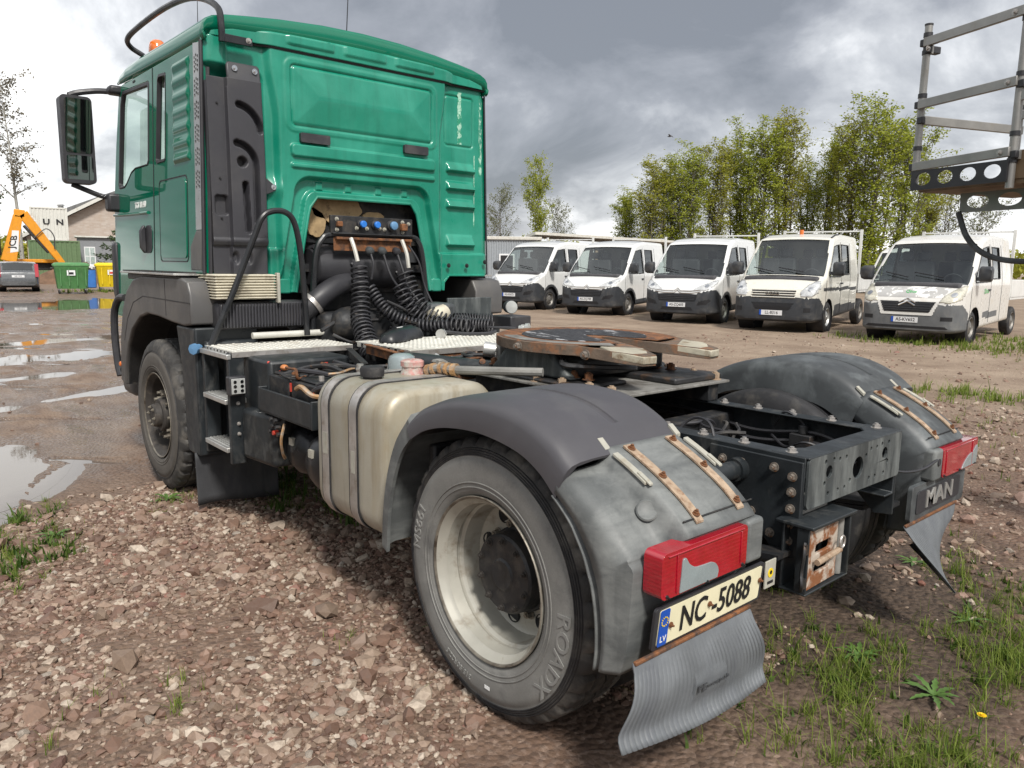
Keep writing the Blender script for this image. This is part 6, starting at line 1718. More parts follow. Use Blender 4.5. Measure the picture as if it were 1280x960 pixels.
MB().tube(spline([(-1.3, -1.6, 3.4), (-1.35, -2.4, 4.1), (-1.3, -2.9, 3.6), (-1.3, -2.9, 2.6)], 6), .04, 6).build('hydraulic_hose', 'black_plastic', jd)
text_mb('3CX', .4, lambda u, v, w: (-1.215 - w, -1.65 - .45 * u * 1.0 + v * .8, 4.85 - u * .75 + v * .55), .01, .006).build('model_lettering', 'lettering_white', dip, smooth=0)
# earth heap
mat('earth', (.13, .075, .045), .95, var=.4, scale=3, bump=.8, bscale=8)
h = MB().grid(26, 26, lambda u, v: (54.5 + 3.2 * u, -12.0 + 6.0 * v, max(0, 1.35 * math.sin(PI * u) * math.sin(PI * v) ** .7 + .5 * mnoise.noise((u * 5, v * 7, 1)) * math.sin(PI * u) * math.sin(PI * v)) - .05)).build('earth_heap', 'earth', None, 60)
tag(h, 'heap of brown earth under the arm of the orange backhoe', 'earth heap')
# ------------------------------------------------------------------ containers, store, brick house on the left
mat('cont_white', (.56, .56, .52), .5, var=.08, col2=(.36, .31, .24), thr=(.6, .8), dscale=.9, stretch=(1, 1, .4))
mat('cont_green', (.10, .16, .075), .55, var=.12, col2=(.16, .13, .08), thr=(.58, .8), dscale=1.2)
def container(nm, label, x, y0, y1, z0, z1, L, m, lab2='container'):
    v = empty(nm, (x, (y0 + y1) / 2, z0), R(-9), label, lab2)
    w = (y1 - y0) / 2; H = z1 - z0
    pr = []
    nseg = 40
    for k in range(nseg + 1):
        y = -w + 2 * w * k / nseg; pr.append((.05 if (k % 4) in (1, 2) else 0, y))
    MB().loft([[(dx, y, z) for dx, y in pr] for z in (.12, H - .12)], closed=False, cap0=False, cap1=False).build('end_wall', m, v, 0)
    b = MB().box(.06, L, -w, w, .02, H - .02).build('container_body', m, v, bevel=.02)
    for y in (-w, w):
        MB().box(-.03, .12, y - .08, y + .08, 0, H).build('corner_post', m, v, bevel=.02)
    MB().box(-.03, .10, -w, w, 0, .16).build('bottom_rail', m, v); MB().box(-.03, .10, -w, w, H - .14, H).build('top_rail', m, v)
    return v
cw = container('shipping_container', 'white shipping container lettered UN stacked on the green one', 84.0, -13.7, -10.7, 3.40, 6.55, 6, 'cont_white')
text_mb('U  N', .72, lambda u, v, w: (-.02 - w, -.35 - u, 1.75 + v), .04, .02, 1.2).build('container_lettering', 'lettering_black', cw, smooth=0)
container('shipping_container', 'dark green shipping container carrying the white one', 84.0, -14.6, -10.4, 0, 3.40, 6, 'cont_green')
mat('store_grey', (.20, .21, .225), .6, var=.06, col2=(.28, .28, .28), thr=(.55, .9))
st = empty('site_store', (86, -17.2, 0), R(-12), 'grey flat-roofed store with a small window next to the green container', 'shed')
MB().box(0, 5, -2.9, 2.3, 0, 3.85).build('store_wall', 'store_grey', st, bevel=.03)
wn_ = MB().box(-.04, .05, .7, 1.7, 1.0, 2.9).build('window', 'plate_white', st)
for a, b_ in ((.78, 1.16), (1.24, 1.62)):
    for c, d in ((1.1, 1.9), (2.0, 2.8)):
        MB().box(-.06, -.03, a, b_, c, d).build('pane', 'van_glass', wn_)
MB().box(-.3, 5.3, -3.1, 2.5, 3.85, 4.0).build('store_roof', 'cont_white', st)
# brick gable house
k = NT('pale_brick')
br = k.n('ShaderNodeTexBrick'); br.inputs['Scale'].default_value = 1.0
br.inputs['Color1'].default_value = (.36, .30, .26, 1); br.inputs['Color2'].default_value = (.46, .41, .37, 1); br.inputs['Mortar'].default_value = (.40, .37, .33, 1)
br.inputs['Brick Width'].default_value = .55; br.inputs['Row Height'].default_value = .22; br.inputs['Mortar Size'].default_value = .025
cmb = k.n('ShaderNodeCombineXYZ'); s_ = k.n('ShaderNodeSeparateXYZ'); k.l(k.coord(), s_.inputs[0]); k.l(s_.outputs[1], cmb.inputs[0]); k.l(s_.outputs[2], cmb.inputs[1]); k.l(cmb.outputs[0], br.inputs['Vector'])
k.P(Base_Color=k.mix(k.rng(k.noise(1.2, 6, .6), .35, .65, 0, .5), br.outputs['Color'], (.36, .28, .22)), Roughness=.9)
MATS['pale_brick'] = k.m
mat('slate', (.13, .13, .13), .8, var=.3, scale=2, col2=(.20, .19, .17), thr=(.5, .8), dscale=3, bump=.5, bscale=12)
hs = empty('brick_house', (112, -20, 0), R(-14), 'pale brick house with grey pitched roof behind the store', 'house')
MB().plate([(-13, 0), (5.5, 0), (5.5, 4.4), (-3.75, 9.6), (-13, 4.4)], [], lambda y, z: (0, y, z), (14, 0, 0)).build('wall', 'pale_brick', hs)
for s in (1, -1):
    a = (-3.75, 9.75); b_ = (-3.75 + s * 10.2, 4.0)
    rf = MB().plate([a, b_, (b_[0], b_[1] + .3), (a[0], a[1] + .3)], [], lambda y, z: (-1.0, y, z), (16, 0, 0)).build('roof', 'slate', hs)
    MB().plate([a, b_, (b_[0], b_[1] + .45), (a[0], a[1] + .45)], [], lambda y, z: (-1.12, y, z - .1), (.10, 0, 0)).build('barge_board', 'cont_white', hs)
MB().cyl((2.2, 1.6, 7.4), (2.2, 1.6, 8.6), .35, n=12).cyl((2.2, 1.6, 8.6), (2.2, 1.6, 8.8), .55, .3, n=12).build('chimney', 'alu', hs)
MB().box(-.05, .05, -6.4, -5.0, 2.2, 4.0).build('window', 'van_glass', hs)
MB().plate([(6.5, 4.6), (2.0, 8.2), (-5.0, 11.2), (-16, 12.4), (-16, 4.6)], [], lambda y, z: (6, y, z), (9, 0, 0)).build('rear_roof', 'slate', hs)
# the long roof slope seen beside the house
# ------------------------------------------------------------------ corrugated site office with canopy, behind the vans
mat('office_grey', (.30, .325, .35), .45, .2, var=.06)
of = empty('site_office', (36.0, -29.4, 0), R(-40), 'grey corrugated site office with a white-framed window behind the vans', 'cabin')
def corr(L, z0, z1, fn, m, nm, parent, pitch=.16):
    n = int(L / pitch) * 4; pr = []
    for k in range(n + 1):
        pr.append((L * k / n, .035 if (k % 4) in (1, 2) else 0))
    return MB().loft([[fn(u, d, z) for u, d in pr] for z in (z0, z1)], closed=False, cap0=False, cap1=False).build(nm, m, parent, 0)
corr(4.2, 0, 3.25, lambda u, d, z: (-d, 2.0 - u, z), 'office_grey', 'front_wall', of)
corr(6.0, 0, 3.25, lambda u, d, z: (u, -2.2 - d, z), 'office_grey', 'side_wall', of)
MB().box(.02, 6, -2.18, 2.0, 0, 3.25).build('office_body', 'office_grey', of)
MB().box(-.15, 6.2, -2.4, 2.2, 3.25, 3.45).build('office_roof', 'galv_white', of, bevel=.02)
w = MB().box(-.10, -.04, -.65, .35, 1.05, 2.35).build('window', 'plate_white', of)
MB().box(-.12, -.095, -.55, .25, 1.15, 2.25).build('pane', 'lettering_black', w)
cn = empty('lean_to_canopy', (34.6, -31.6, 0), R(-36), 'long low canopy with pale metal roof behind the white vans', 'canopy')
MB().plate([(.6, 3.80), (-11.5, 3.25), (-11.5, 3.13), (.6, 3.62)], [], lambda y, z: (0, y, z), (6, 0, 0)).build('canopy_roof', 'galv_white', cn)
for y in (.3, -3.5, -7.5, -11.2):
    MB().box(.05, .25, y - .08, y + .08, 0, 3.0).build('canopy_post', 'rust_pale', cn)
MB().box(5.5, 5.8, -11.5, .6, 0, 3.0).build('back_wall', 'chassis_black', cn)
MB().box(1.5, 5.3, -6.0, .0, .1, 1.8).build('stored_goods', 'chassis_black', cn, bevel=.1)
bx = MB().box(-.3, .3, -.45, .45, 0, 1.0).build('wooden_crate', 'rust_pale', None, bevel=.02); bx.location = (32.6, -27.2, 0); tag(bx, 'small brown wooden crate beside the site office', 'crate')
# ------------------------------------------------------------------ lift platform at the right edge
mat('lift_alu', (.30, .295, .28), .42, .5, var=.15, col2=(.28, .26, .22), thr=(.55, .8), dscale=8)
mat('plywood', (.17, .115, .065), .7, var=.25, scale=6)
LP = empty('work_platform', (0, 0, 0), 0, 'aluminium work platform with guard rails hanging in from the right edge', 'work platform')
# front face runs from A (left post) to B (right post), set 5.6-6.3 m from the camera

FA = Vector((.45, -3.25, 2.235)); FB = Vector((-.24, -3.02, 2.235))       # the two front posts
U_ = (FB - FA); DEP = Vector((-.36, -.94, 0)) * 1.0
def pp(u, d, z): return FA + U_ * u + DEP * d + Vector((0, 0, z))
POSTS = {}
for nm, u, d, z0, z1 in (('a', 0, 0, .0, 1.12), ('b', 1, 0, -.08, 1.16), ('c', .0, 1, .0, 1.02), ('e', 1, 1, 0, 1.1)):
    po = MB().cyl(pp(u, d, z0), pp(u, d, z1), .026, n=14).build('post', 'lift_alu', LP)
    for z in (z1 - .08, z1 - .20, .62, .25, .08):
        MB().cyl(pp(u, d, z), pp(u, d, z + .03), .031, n=14).build('clamp', 'black_plastic', po)
    MB().cyl(pp(u, d, z1), pp(u, d, z1 + .012), .029, n=12).build('post_cap', 'black_plastic', po)
def rail(u0, d0, z0, u1, d1, z1, m='lift_alu'):
    a, b = pp(u0, d0, z0), pp(u1, d1, z1); o = (b - a).normalized()
    n = Vector((o.y, -o.x, 0)).normalized() * .03
    MB().bar(a + n, b + n, .028, .062).build('guard_rail', m, LP, bevel=.004)
    MB().bar(a - o * .03 + n * .6, a + o * .09 + n * .6, .05, .05).build('rail_bracket', 'black_plastic', LP, bevel=.006)
    bolts(LP, [(b - o * .06 + n * 1.5, n)], 'steel_strap', .014, .008)
for z in (1.00, .57, .13):
    rail(0, 0, z, 1, 0, z + .02)
    rail(1, 0, z, 1, 1, z); rail(0, 1, z, 1, 1, z)
rail(0, 0, .46, 0, 1, .46); rail(0, 0, .95, 0, .02, .95)
# toe boards with oval cut-outs
def toe(u0, d0, u1, d1, z0, z1, m, off):
    a, b = pp(u0, d0, 0), pp(u1, d1, 0); L = (b - a).length; o = (b - a) / L
    n = Vector((o.y, -o.x, 0)).normalized() * off
    MB().plate([(0, z0), (L, z0), (L, z1), (0, z1)], [circ(L * f, (z0 + z1) / 2 + .005, (z1 - z0) * .33, 18, L * .085) for f in (.14, .38, .62, .86)], lambda s_, z: a + o * s_ + n + Vector((0, 0, z)), n.normalized() * .01).build('toe_board', m, LP)
toe(0, 0, 1, 0, -.04, .10, 'black_plastic', .03)
toe(.25, .25, 1.6, .25, -.20, -.06, 'lift_alu', 0)
toe(.25, .95, 1.6, .95, -.20, -.06, 'lift_alu', 0)
MB().loft([[pp(u, d, z) for u, d in ((.02, .03), (2.2, .03), (2.2, 1.0), (.02, 1.0))] for z in (-.05, -.02)]).build('deck', 'plywood', LP, 0)
MB().plate([(0, -.02), (.8, -.02), (.8, .16), (0, .16)], [], lambda s_, z: pp(1.02 + s_, .02, z), (0, -.02, 0)).build('toe_panel', 'plywood', LP)
for u, d in ((.75, .6), (1.2, .6)):
    le = MB().cyl(pp(u, d, -.42), pp(u, d, -.10), .03, n=12).build('socket_leg', 'lift_alu', LP)
    MB().cyl(pp(u - .06, d, -.27), pp(u, d, -.27), .012, n=8).build('locking_pin', 'black_plastic', le)
MB().bar(pp(.72, .6, -.40), pp(3.4, .6, -.42), .06, .07).build('support_arm', 'lift_alu', LP)
MB().box(-1.72, -1.52, -2.78, -2.58, 0, 1.86).build('support_mast', 'lift_alu', LP)
MB().box(-2.0, -1.25, -3.05, -2.3, 0, .10).build('mast_foot', 'chassis_black', LP)
MB().tube(spline([pp(.30, .2, -.20), pp(.42, .2, -.38), pp(.62, .2, -.50), pp(.9, .22, -.55), pp(1.3, .3, -.54), pp(2.2, .4, -.5)], 8), .020, 8).build('supply_cable', 'grey_plastic_dark', LP)
MB().bar(pp(1.0, .0, .95), pp(2.6, -.02, .98), .028, .062).build('guard_rail', 'lift_alu', LP)
MB().bar(pp(1.0, .0, .50), pp(2.6, -.02, .52), .028, .062).build('guard_rail', 'lift_alu', LP)
MB().cyl(pp(2.6, 0, -.08), pp(2.6, 0, 1.16), .026, n=14).build('post', 'lift_alu', LP)
# ------------------------------------------------------------------ trees
def leaf_mat(name, c1, c2, tr=.35):
    k = NT(name)
    g = k.n('ShaderNodeNewGeometry')
    c = k.mix(g.outputs['Random Per Island'], c1, c2)
    k.P(Base_Color=c, Roughness=.6)
    k.b.inputs['Specular IOR Level'].default_value = .25
    t = k.n('ShaderNodeBsdfTranslucent'); k.l(c, t.inputs['Color'])
    m = k.n('ShaderNodeMixShader'); m.inputs[0].default_value = tr
    k.l(k.b.outputs[0], m.inputs[1]); k.l(t.outputs[0], m.inputs[2])
    k.l(m.outputs[0], k.t.nodes['Material Output'].inputs[0])
    MATS[name] = k.m
leaf_mat('leaf_spring', (.20, .25, .02), (.42, .45, .07), .5)
leaf_mat('leaf_olive', (.22, .24, .02), (.42, .41, .07), .5)
leaf_mat('leaf_pale', (.11, .13, .05), (.20, .21, .09), .4)
leaf_mat('leaf_needle', (.025, .050, .018), (.06, .09, .03), .2)
leaf_mat('leaf_bare', (.10, .085, .06), (.19, .17, .12), .3)
leaf_mat('grass_blade', (.085, .14, .016), (.27, .33, .07), .45)
leaf_mat('grass_dark', (.035, .075, .012), (.10, .15, .03), .35)
leaf_mat('grass_dry', (.22, .17, .09), (.36, .29, .17), .3)
mat('bark_grey', (.13, .115, .095), .9, var=.35, scale=3, bump=.5, bscale=20)
mat('bark_birch', (.30, .29, .26), .8, var=.2, scale=3, col2=(.04, .035, .03), thr=(.55, .62), dscale=6)
def quads(P, D, N, L, W):
    """leaf quads: centre-line from P along D (length L), width W along N x D"""
    S = np.cross(N, D); S /= np.linalg.norm(S, axis=1, keepdims=True) + 1e-9
    a = P; b = P + D * (L * .5)[:, None] + S * (W * .5)[:, None]; c = P + D * L[:, None]; d = P + D * (L * .5)[:, None] - S * (W * .5)[:, None]
    v = np.stack([a, b, c, d], 1).reshape(-1, 3)
    return v, np.arange(len(v)).reshape(-1, 4)
def rand_dir(n, g):
    d = g.normal(size=(n, 3)); return d / np.linalg.norm(d, axis=1, keepdims=True)
def make_tree(name, seed, H, spread, leaf, nleaf, lsize, bark='bark_grey', upright=.75, crown0=.18, stems=1, weep=0., nbr=34):
    g = np.random.default_rng(seed); rnd = random.Random(seed)
    tb = MB(); twigs = []
    for st in range(stems):
        off = Vector((rnd.uniform(-.5, .5), rnd.uniform(-.5, .5), 0)) * (spread * .35 if stems > 1 else 0)
        lean = Vector((rnd.uniform(-.06, .06), rnd.uniform(-.06, .06), 0)) + off * .03
        hh = H * rnd.uniform(.8, 1.0) if st else H
        pts = []; p = off.copy()
        for k in range(11):
            pts.append(p.copy()); p = p + Vector((lean.x + rnd.uniform(-.03, .03), lean.y + rnd.uniform(-.03, .03), 1)) * hh / 10
        r0 = H * .0125 / (stems ** .4)
        tb.tube(pts, 1, 7, rad=[max(.012, r0 * (1 - k / 10.3)) for k in range(11)])
        for b in range(nbr):
            f = crown0 + (1 - crown0) * ((b + rnd.random()) / nbr) ** .9
            i = min(9, int(f * 10)); base = pts[i].lerp(pts[i + 1], f * 10 - i)
            az = rnd.uniform(0, 2 * PI); prof = math.sin(PI * min(1, max(0.06, (1 - f) * .95 + .06)) ** .75)
            L = spread * (.35 + .75 * prof) * rnd.uniform(.7, 1.2)
            d = Vector((math.cos(az), math.sin(az), upright * rnd.uniform(.7, 1.4))).normalized()
            q = [base]; 
            for k in range(5):
                d = (d + Vector((rnd.uniform(-.16, .16), rnd.uniform(-.16, .16), rnd.uniform(-.05, .18) - weep * .25 * k))).normalized()
                q.append(q[-1] + d * L / 5)
            rb = r0 * (1 - f) * .42 + .012
            tb.tube(q, 1, 5, rad=[max(.007, rb * (1 - k / 5.5)) for k in range(6)])
            for k in range(1, 6):
                for _ in range(2):
                    az2 = rnd.uniform(0, 2 * PI)
                    e = (d * .6 + Vector((math.cos(az2), math.sin(az2), rnd.uniform(-.2, .6) - weep))).normalized()
                    l2 = L * rnd.uniform(.18, .42)
                    t0 = q[k]; t1 = t0 + e * l2
                    tb.tube([t0, t0.lerp(t1, .5) + Vector((0, 0, .03)), t1], 1, 3, caps=False, rad=[.010, .007, .004])
                    twigs.append((t0, t1)); 
    T0 = np.array([t[0] for t in twigs]); T1 = np.array([t[1] for t in twigs])
    wts = g.random(len(twigs)) ** 1.5; wts /= wts.sum()
    idx = g.choice(len(twigs), nleaf, p=wts)
    f = g.random(nleaf)[:, None] ** .8
    P = T0[idx] * (1 - f) + T1[idx] * f + g.normal(size=(nleaf, 3)) * .12 * spread / 2.2
    D = rand_dir(nleaf, g); D[:, 2] = D[:, 2] * .7 - .15; D /= np.linalg.norm(D, axis=1, keepdims=True)
    N = rand_dir(nleaf, g)
    L = lsize * g.uniform(.6, 1.4, nleaf)
    v, fq = quads(P, D, N, L, L * .75)
    return tb.mesh(name + '_trunk', False), np_mesh(name + '_crown', v, fq), bark, leaf
def put_tree(tr, name, label, loc, rz, sc, group=None, cat='tree'):
    e = empty(name, loc, rz, label, cat, group)
    tme, lme, bark, leaf = tr
    for nm, me, m in (('trunk', tme, bark), ('crown', lme, leaf)):
        if not me.materials: me.materials.append(MATS[m])
        o = bpy.data.objects.new(nm, me); COL.objects.link(o); o.parent = e
    e.scale = (sc[0], sc[0], sc[1])
    return e
POP = [make_tree('poplar', 21 + k, 11.5, 2.0, ('leaf_spring', 'leaf_olive', 'leaf_spring')[k], 11500, .118, upright=2.0, crown0=.06, stems=5, nbr=18) for k in range(3)]
def polar(px_az, dist):
    return (-1.973 + dist * math.cos(R(px_az)), 2.786 + dist * math.sin(R(px_az)), 0)
def az_of(px):           # heading (deg) of a picture column, used only to set out the tree row
    return -40.98 - math.degrees(math.atan((px - 640) / 945.3))
ROW = [(782, 64, 8.6, .85), (806, 60, 10.6, .9), (832, 63, 11.6, .95), (858, 60, 11.9, .9), (886, 62, 12.2, .85), (915, 66, 14.4, .95), (941, 62, 14.2, 1.0), (972, 64, 14.8, 1.0), (1000, 68, 12.0, .75), (1021, 66, 13.6, .8), (1050, 62, 13.8, .9), (1080, 60, 15.4, 1.1), (1112, 63, 14.0, .95), (1143, 70, 10.8, .8)]
WORDS = ['low leafy poplar at the left end of the tree row', 'second poplar from the left end of the tree row', 'third poplar from the left end of the tree row', 'poplar above the second and third vans', 'poplar left of the first tall pair above the vans', 'tall dark poplar above the third van', 'tall poplar just left of the cream van', 'tall full poplar above the cream van bonnet', 'thin poplar in the gap of the tree row', 'slim poplar right of the gap in the tree row', 'poplar left of the tallest tree', 'tallest poplar of the row, above the gap between the last vans', 'poplar right of the tallest tree', 'low thin poplar at the right end of the row by the work platform']
for i, (px, ds, H, w) in enumerate(ROW):
    put_tree(POP[i % 3], 'poplar_tree', WORDS[i], polar(az_of(px), ds), i * 1.7, (w * 1.5, H * .84 / 11.5), 'poplars behind the vans')
THIN = make_tree('thin_birch', 77, 10, 2.6, 'leaf_pale', 2800, .15, 'bark_grey', upright=.9, crown0=.2, stems=2, nbr=26)
for i, (px, ds, H, w, lab) in enumerate(((1168, 74, 9.2, .9, 'thin pale tree behind the rails of the work platform'), (1215, 78, 8.0, .9, 'thin pale tree behind the legs of the work platform'), (623, 80, 8.8, .8, 'thin bare tree right beside the truck cab'), (694, 84, 8.0, .8, 'thin bare shrub-like tree right of the small birch'))):
    put_tree(THIN, 'thin_tree', lab, polar(az_of(px), ds), i * 2.1, (w, H / 10))
BI = make_tree('small_birch', 51, 9, 1.9, 'leaf_spring', 7000, .14, 'bark_birch', upright=1.0, crown0=.15, stems=2, nbr=26)
put_tree(BI, 'birch_tree', 'small leafy birch behind the grey site office', polar(az_of(664), 78), 1., (1.0, 1.28))
BB = make_tree('tall_birch', 63, 13, 2.3, 'leaf_bare', 2300, .16, 'bark_birch', upright=.75, crown0=.38, weep=.25, nbr=30)
put_tree(BB, 'birch_tree', 'tall nearly bare birch behind the white container', (96.5, -11.6, 0), .6, (1.45, 1.55))
DK = make_tree('dark_bush', 88, 8, 3.2, 'leaf_needle', 5200, .30, upright=.6, crown0=.05, nbr=30)
put_tree(DK, 'dark_tree', 'dark green tree behind the backhoe cab at the left edge', (100, -8.2, 0), .3, (.9, .95))
for i, (x, y, s) in enumerate(((102, -4.5, .8), (97, -1.5, .75))):
    put_tree(DK, 'dark_tree', ('dark rounded tree left of the one behind the backhoe cab', 'dark low tree at the far left edge')[i], (x, y, 0), i + 1., (s, s))
# trees and a low pale hall on the open side of the yard (seen only as reflections in the cab door)
def yard_wood():
    g = np.random.default_rng(14); P = []
    for i in range(40):
        c = np.array((-14 + i * 2.1, 46 + g.uniform(-3, 3), 0)); h = g.uniform(7, 12); r = g.uniform(1.8, 3.0); n = 320
        P.append(rand_dir(n, g) * (g.random((n, 1)) ** .4) * (r, r, h * .5) + c + (0, 0, h * .5))
    P = np.concatenate(P); n = len(P)
    v, f = quads(P, rand_dir(n, g), rand_dir(n, g), g.uniform(.4, .8, n), g.uniform(.3, .6, n))
    o = place('yard_wood', np_mesh('yard_wood', v, f), 'leaf_olive', None, 0)
    tag(o, 'belt of trees along the open side of the yard', 'woodland', None, 'stuff')
yard_wood()
hl_ = empty('storage_hall', (14, 36, 0), 0, 'low grey storage hall across the yard', 'hall')
MB().box(-14, 16, 0, 8, 0, 3.6).build('wall', 'store_grey', hl_)
MB().box(-14.3, 16.3, -.4, 8.4, 3.6, 4.0).build('roof', 'slate', hl_)
for k_ in range(7):
    MB().box(-12 + 4 * k_, -10 + 4 * k_, -.05, .05, 1.2, 2.4).build('window', 'van_glass', hl_)
# larch-like conifer beside the cab: drooping tiers
def conifer(seed, H, Rr):
    g = np.random.default_rng(seed); tb = MB(); tb.tube([(0, 0, H * k / 8) for k in range(9)], 1, 7, rad=[.13 * (1 - k / 8.4) for k in range(9)])
    P = []; D = []
    for b in range(95):
        f = .08 + .92 * b / 95; az = g.uniform(0, 2 * PI); L = Rr * (1 - f) ** .85 * g.uniform(.75, 1.15) + .1
        q = [Vector((math.cos(az) * L * t, math.sin(az) * L * t, H * f - .10 * L * t + .16 * L * t * t)) for t in (0, .33, .66, 1)]
        tb.tube(q, 1, 4, rad=[.025, .018, .012, .006])
        n = int(60 * L / Rr) + 10; t = g.random(n) ** .7
        A = np.stack([math.cos(az) * L * t, math.sin(az) * L * t, H * f - .10 * L * t + .16 * L * t * t], 1)
        P.append(A + g.normal(size=(n, 3)) * (.05, .05, .03)); dd = g.normal(size=(n, 3)) * .6 + (math.cos(az), math.sin(az), -.1); D.append(dd / np.linalg.norm(dd, axis=1, keepdims=True))
    P = np.concatenate(P); D = np.concatenate(D)
    v, f = quads(P, D, rand_dir(len(P), g), np.full(len(P), .34), np.full(len(P), .10))
    return tb.mesh('conifer_trunk', False), np_mesh('conifer_crown', v, f), 'bark_grey', 'leaf_needle'
put_tree(conifer(5, 6.2, 3.2), 'conifer_tree', 'green conifer with drooping branches beside the truck cab', (74.5, -16.6, 0), 0., (1, 1))
# far tree line
def far_wood():
    g = np.random.default_rng(4); P = []
    for az in np.arange(-88, 12, .32):
        d = g.uniform(190, 240); h = g.uniform(5, 9)
        n = 90
        c = np.array(polar(az, d)); r = g.uniform(2.0, 3.5)
        q = rand_dir(n, g) * (g.random((n, 1)) ** .4) * (r, r, h * .5) + c + (0, 0, h * .5); P.append(q)
    P = np.concatenate(P); n = len(P)
    v, f = quads(P, rand_dir(n, g), rand_dir(n, g), g.uniform(.8, 1.6, n), g.uniform(.7, 1.2, n))
    o = place('far_wood', np_mesh('far_wood', v, f), 'leaf_olive', None, 0)
    tag(o, 'far line of woodland along the horizon behind the yard', 'woodland', None, 'stuff')
far_wood()

# ------------------------------------------------------------------ gravel
def gravel_density(x, y):
    n = fbm(x * .9, y * .9, 61); n2 = fbm(x * 3, y * 3, 71)
    d = np.zeros_like(x)
    near = ((x > -.35 + n * .9) | (y > 1.3 + n)) & (x < 3.5 - .25 * (y - 1.3) + n * 1.2) & (y > .15 + n * .8)
    d = np.where(near, 1.0, d)
    d = np.where((y <= .15 + n * .8) & (y > -1.1) & (x < 2.2), .10, d)
    d = np.where((y <= -1.1 + n) & (y > -7.5) & (x < 1.6 + n * 2 - (y + 1) * .12), .5, d)
    d = np.where((x > 3.2) & (y > -1.5), np.minimum(d + .06, 1) if False else np.maximum(d, .05), d)
    g = grass_density(x, y)
    d = d * (1 - .55 * g) * np.clip(.80 + 2.6 * n2, .18, 1.15)
    return np.clip(d, 0, 1)
def blob(x, y, cx_, cy_, a, b, d=0):
    c, s = math.cos(R(d)), math.sin(R(d))
    u = ((x - cx_) * c + (y - cy_) * s) / a; v = (-(x - cx_) * s + (y - cy_) * c) / b
    return np.clip(1.3 - np.sqrt(u * u + v * v) + .8 * fbm(x * 1.8, y * 1.8, 83), 0, 1)
GRASS = [(-1.0, .10, .62, .62, 0, 1.1), (-1.5, -.9, .7, .9, 0, .9), (2.95, 2.25, .75, .36, -12, 1.), (2.45, 2.55, .5, .25, 0, .7), (3.25, 1.28, .25, .14, -40, 1.), (3.1, .45, .75, .40, 0, .9), (2.5, .35, .5, .3, 0, .7), (.78, 1.32, .16, .14, 0, .9), (.10, 1.36, .12, .10, 0, .6), (.72, 1.98, .2, .14, 0, .55), (.85, 2.28, .25, .15, 0, .6), (1.5, -8.0, .95, .7, -20, 1.), (4.4, -15.3, 3.0, 1.1, -8, .9), (2.6, -16.5, 3.0, 2.6, 0, 1.), (.3, -4.8, .5, 1.2, 30, .5), (-.6, -2.0, .35, .6, 20, .45), (.8, -6.3, .4, .8, 0, .5), (40.5, -6.8, 1.6, 3.0, -8, .8), (3.6, -12.5, 2.2, .6, -12, .35), (-2.6, .8, 1.0, 1.0, 0, .7), (-.1, -.85, .3, .35, 0, .25), (-.62, .55, .3, .3, 0, .7)]
def grass_density(x, y):
    d = np.zeros_like(x)
    for cx_, cy_, a, b, dg, w in GRASS:
        d = np.maximum(d, w * blob(x, y, cx_, cy_, a, b, dg))
    return d
k = NT('gravel_stone')
gg = k.n('ShaderNodeNewGeometry')
stc = k.ramp(gg.outputs['Random Per Island'], [(0, (.075, .042, .028)), (.18, (.145, .082, .056)), (.36, (.22, .135, .095)), (.52, (.18, .132, .096)), (.68, (.265, .185, .135)), (.82, (.34, .265, .20)), (.94, (.45, .385, .31)), (1., (.19, .068, .045))])
k.P(Base_Color=k.mix(k.rng(k.noise(60, 5, .6), .35, .65, 0, .45), stc, (.13, .09, .07)), Roughness=.62)
k.bump(k.noise(110, 4, .6), .3, .004)
MATS['stone'] = k.m
ico = bpy.data.meshes.new('tmp_ico')
import bmesh as _bm
bmx = _bm.new(); _bm.ops.create_icosphere(bmx, subdivisions=1, radius=1); icoV = np.array([v.co[:] for v in bmx.verts]); icoF = np.array([[v.index for v in f.verts] for f in bmx.faces]); bmx.free()
bmx = _bm.new(); _bm.ops.create_icosphere(bmx, subdivisions=2, radius=1); icoV2 = np.array([v.co[:] for v in bmx.verts]); icoF2 = np.array([[v.index for v in f.verts] for f in bmx.faces]); bmx.free()
bpy.data.meshes.remove(ico)
def rock_shape(V, g, cuts):
    v = V.copy()
    for _ in range(cuts):
        n = g.normal(size=3); n /= np.linalg.norm(n); d = g.uniform(.45, .8)
        e = v @ n - d; v = v - np.outer(np.maximum(e, 0), n)
    return v * g.uniform(.9, 1.1, 3)
def rotz(q):
    c, s = np.cos(q), np.sin(q); z = np.zeros_like(q); o = np.ones_like(q)
    return np.stack([np.stack([c, -s, z], -1), np.stack([s, c, z], -1), np.stack([z, z, o], -1)], -2)
def scatter(n, x0, x1, y0, y1, dens, g):
    x = g.uniform(x0, x1, n); y = g.uniform(y0, y1, n)
    keep = g.random(n) < dens(x, y)
    return x[keep], y[keep]
def stones(name, x, y, r, g, V=icoV, F=icoF, cuts=7):
    n = len(x); protos = [rock_shape(V, g, cuts) for _ in range(14)]
    pv = np.stack(protos)[g.integers(0, 14, n)]
    sc = r[:, None] * g.uniform(.7, 1.35, (n, 3)) * (1, 1, .62)
    A = rotz(g.uniform(0, 2 * PI, n)); tl = g.normal(size=n) * .3
    v = pv * sc[:, None, :]
    c, s = np.cos(tl)[:, None], np.sin(tl)[:, None]
    v = np.stack([v[..., 0] * c - v[..., 2] * s, v[..., 1], v[..., 0] * s + v[..., 2] * c], -1)
    v = np.einsum('nij,nkj->nki', A, v)
    z = ground_h(x, y) + r * g.uniform(-.25, .35, n)
    v = v + np.stack([x, y, z], -1)[:, None, :]
    f = F[None] + (np.arange(n) * V.shape[0])[:, None, None]
    return v.reshape(-1, 3), f.reshape(-1, 3)
g = np.random.default_rng(99)
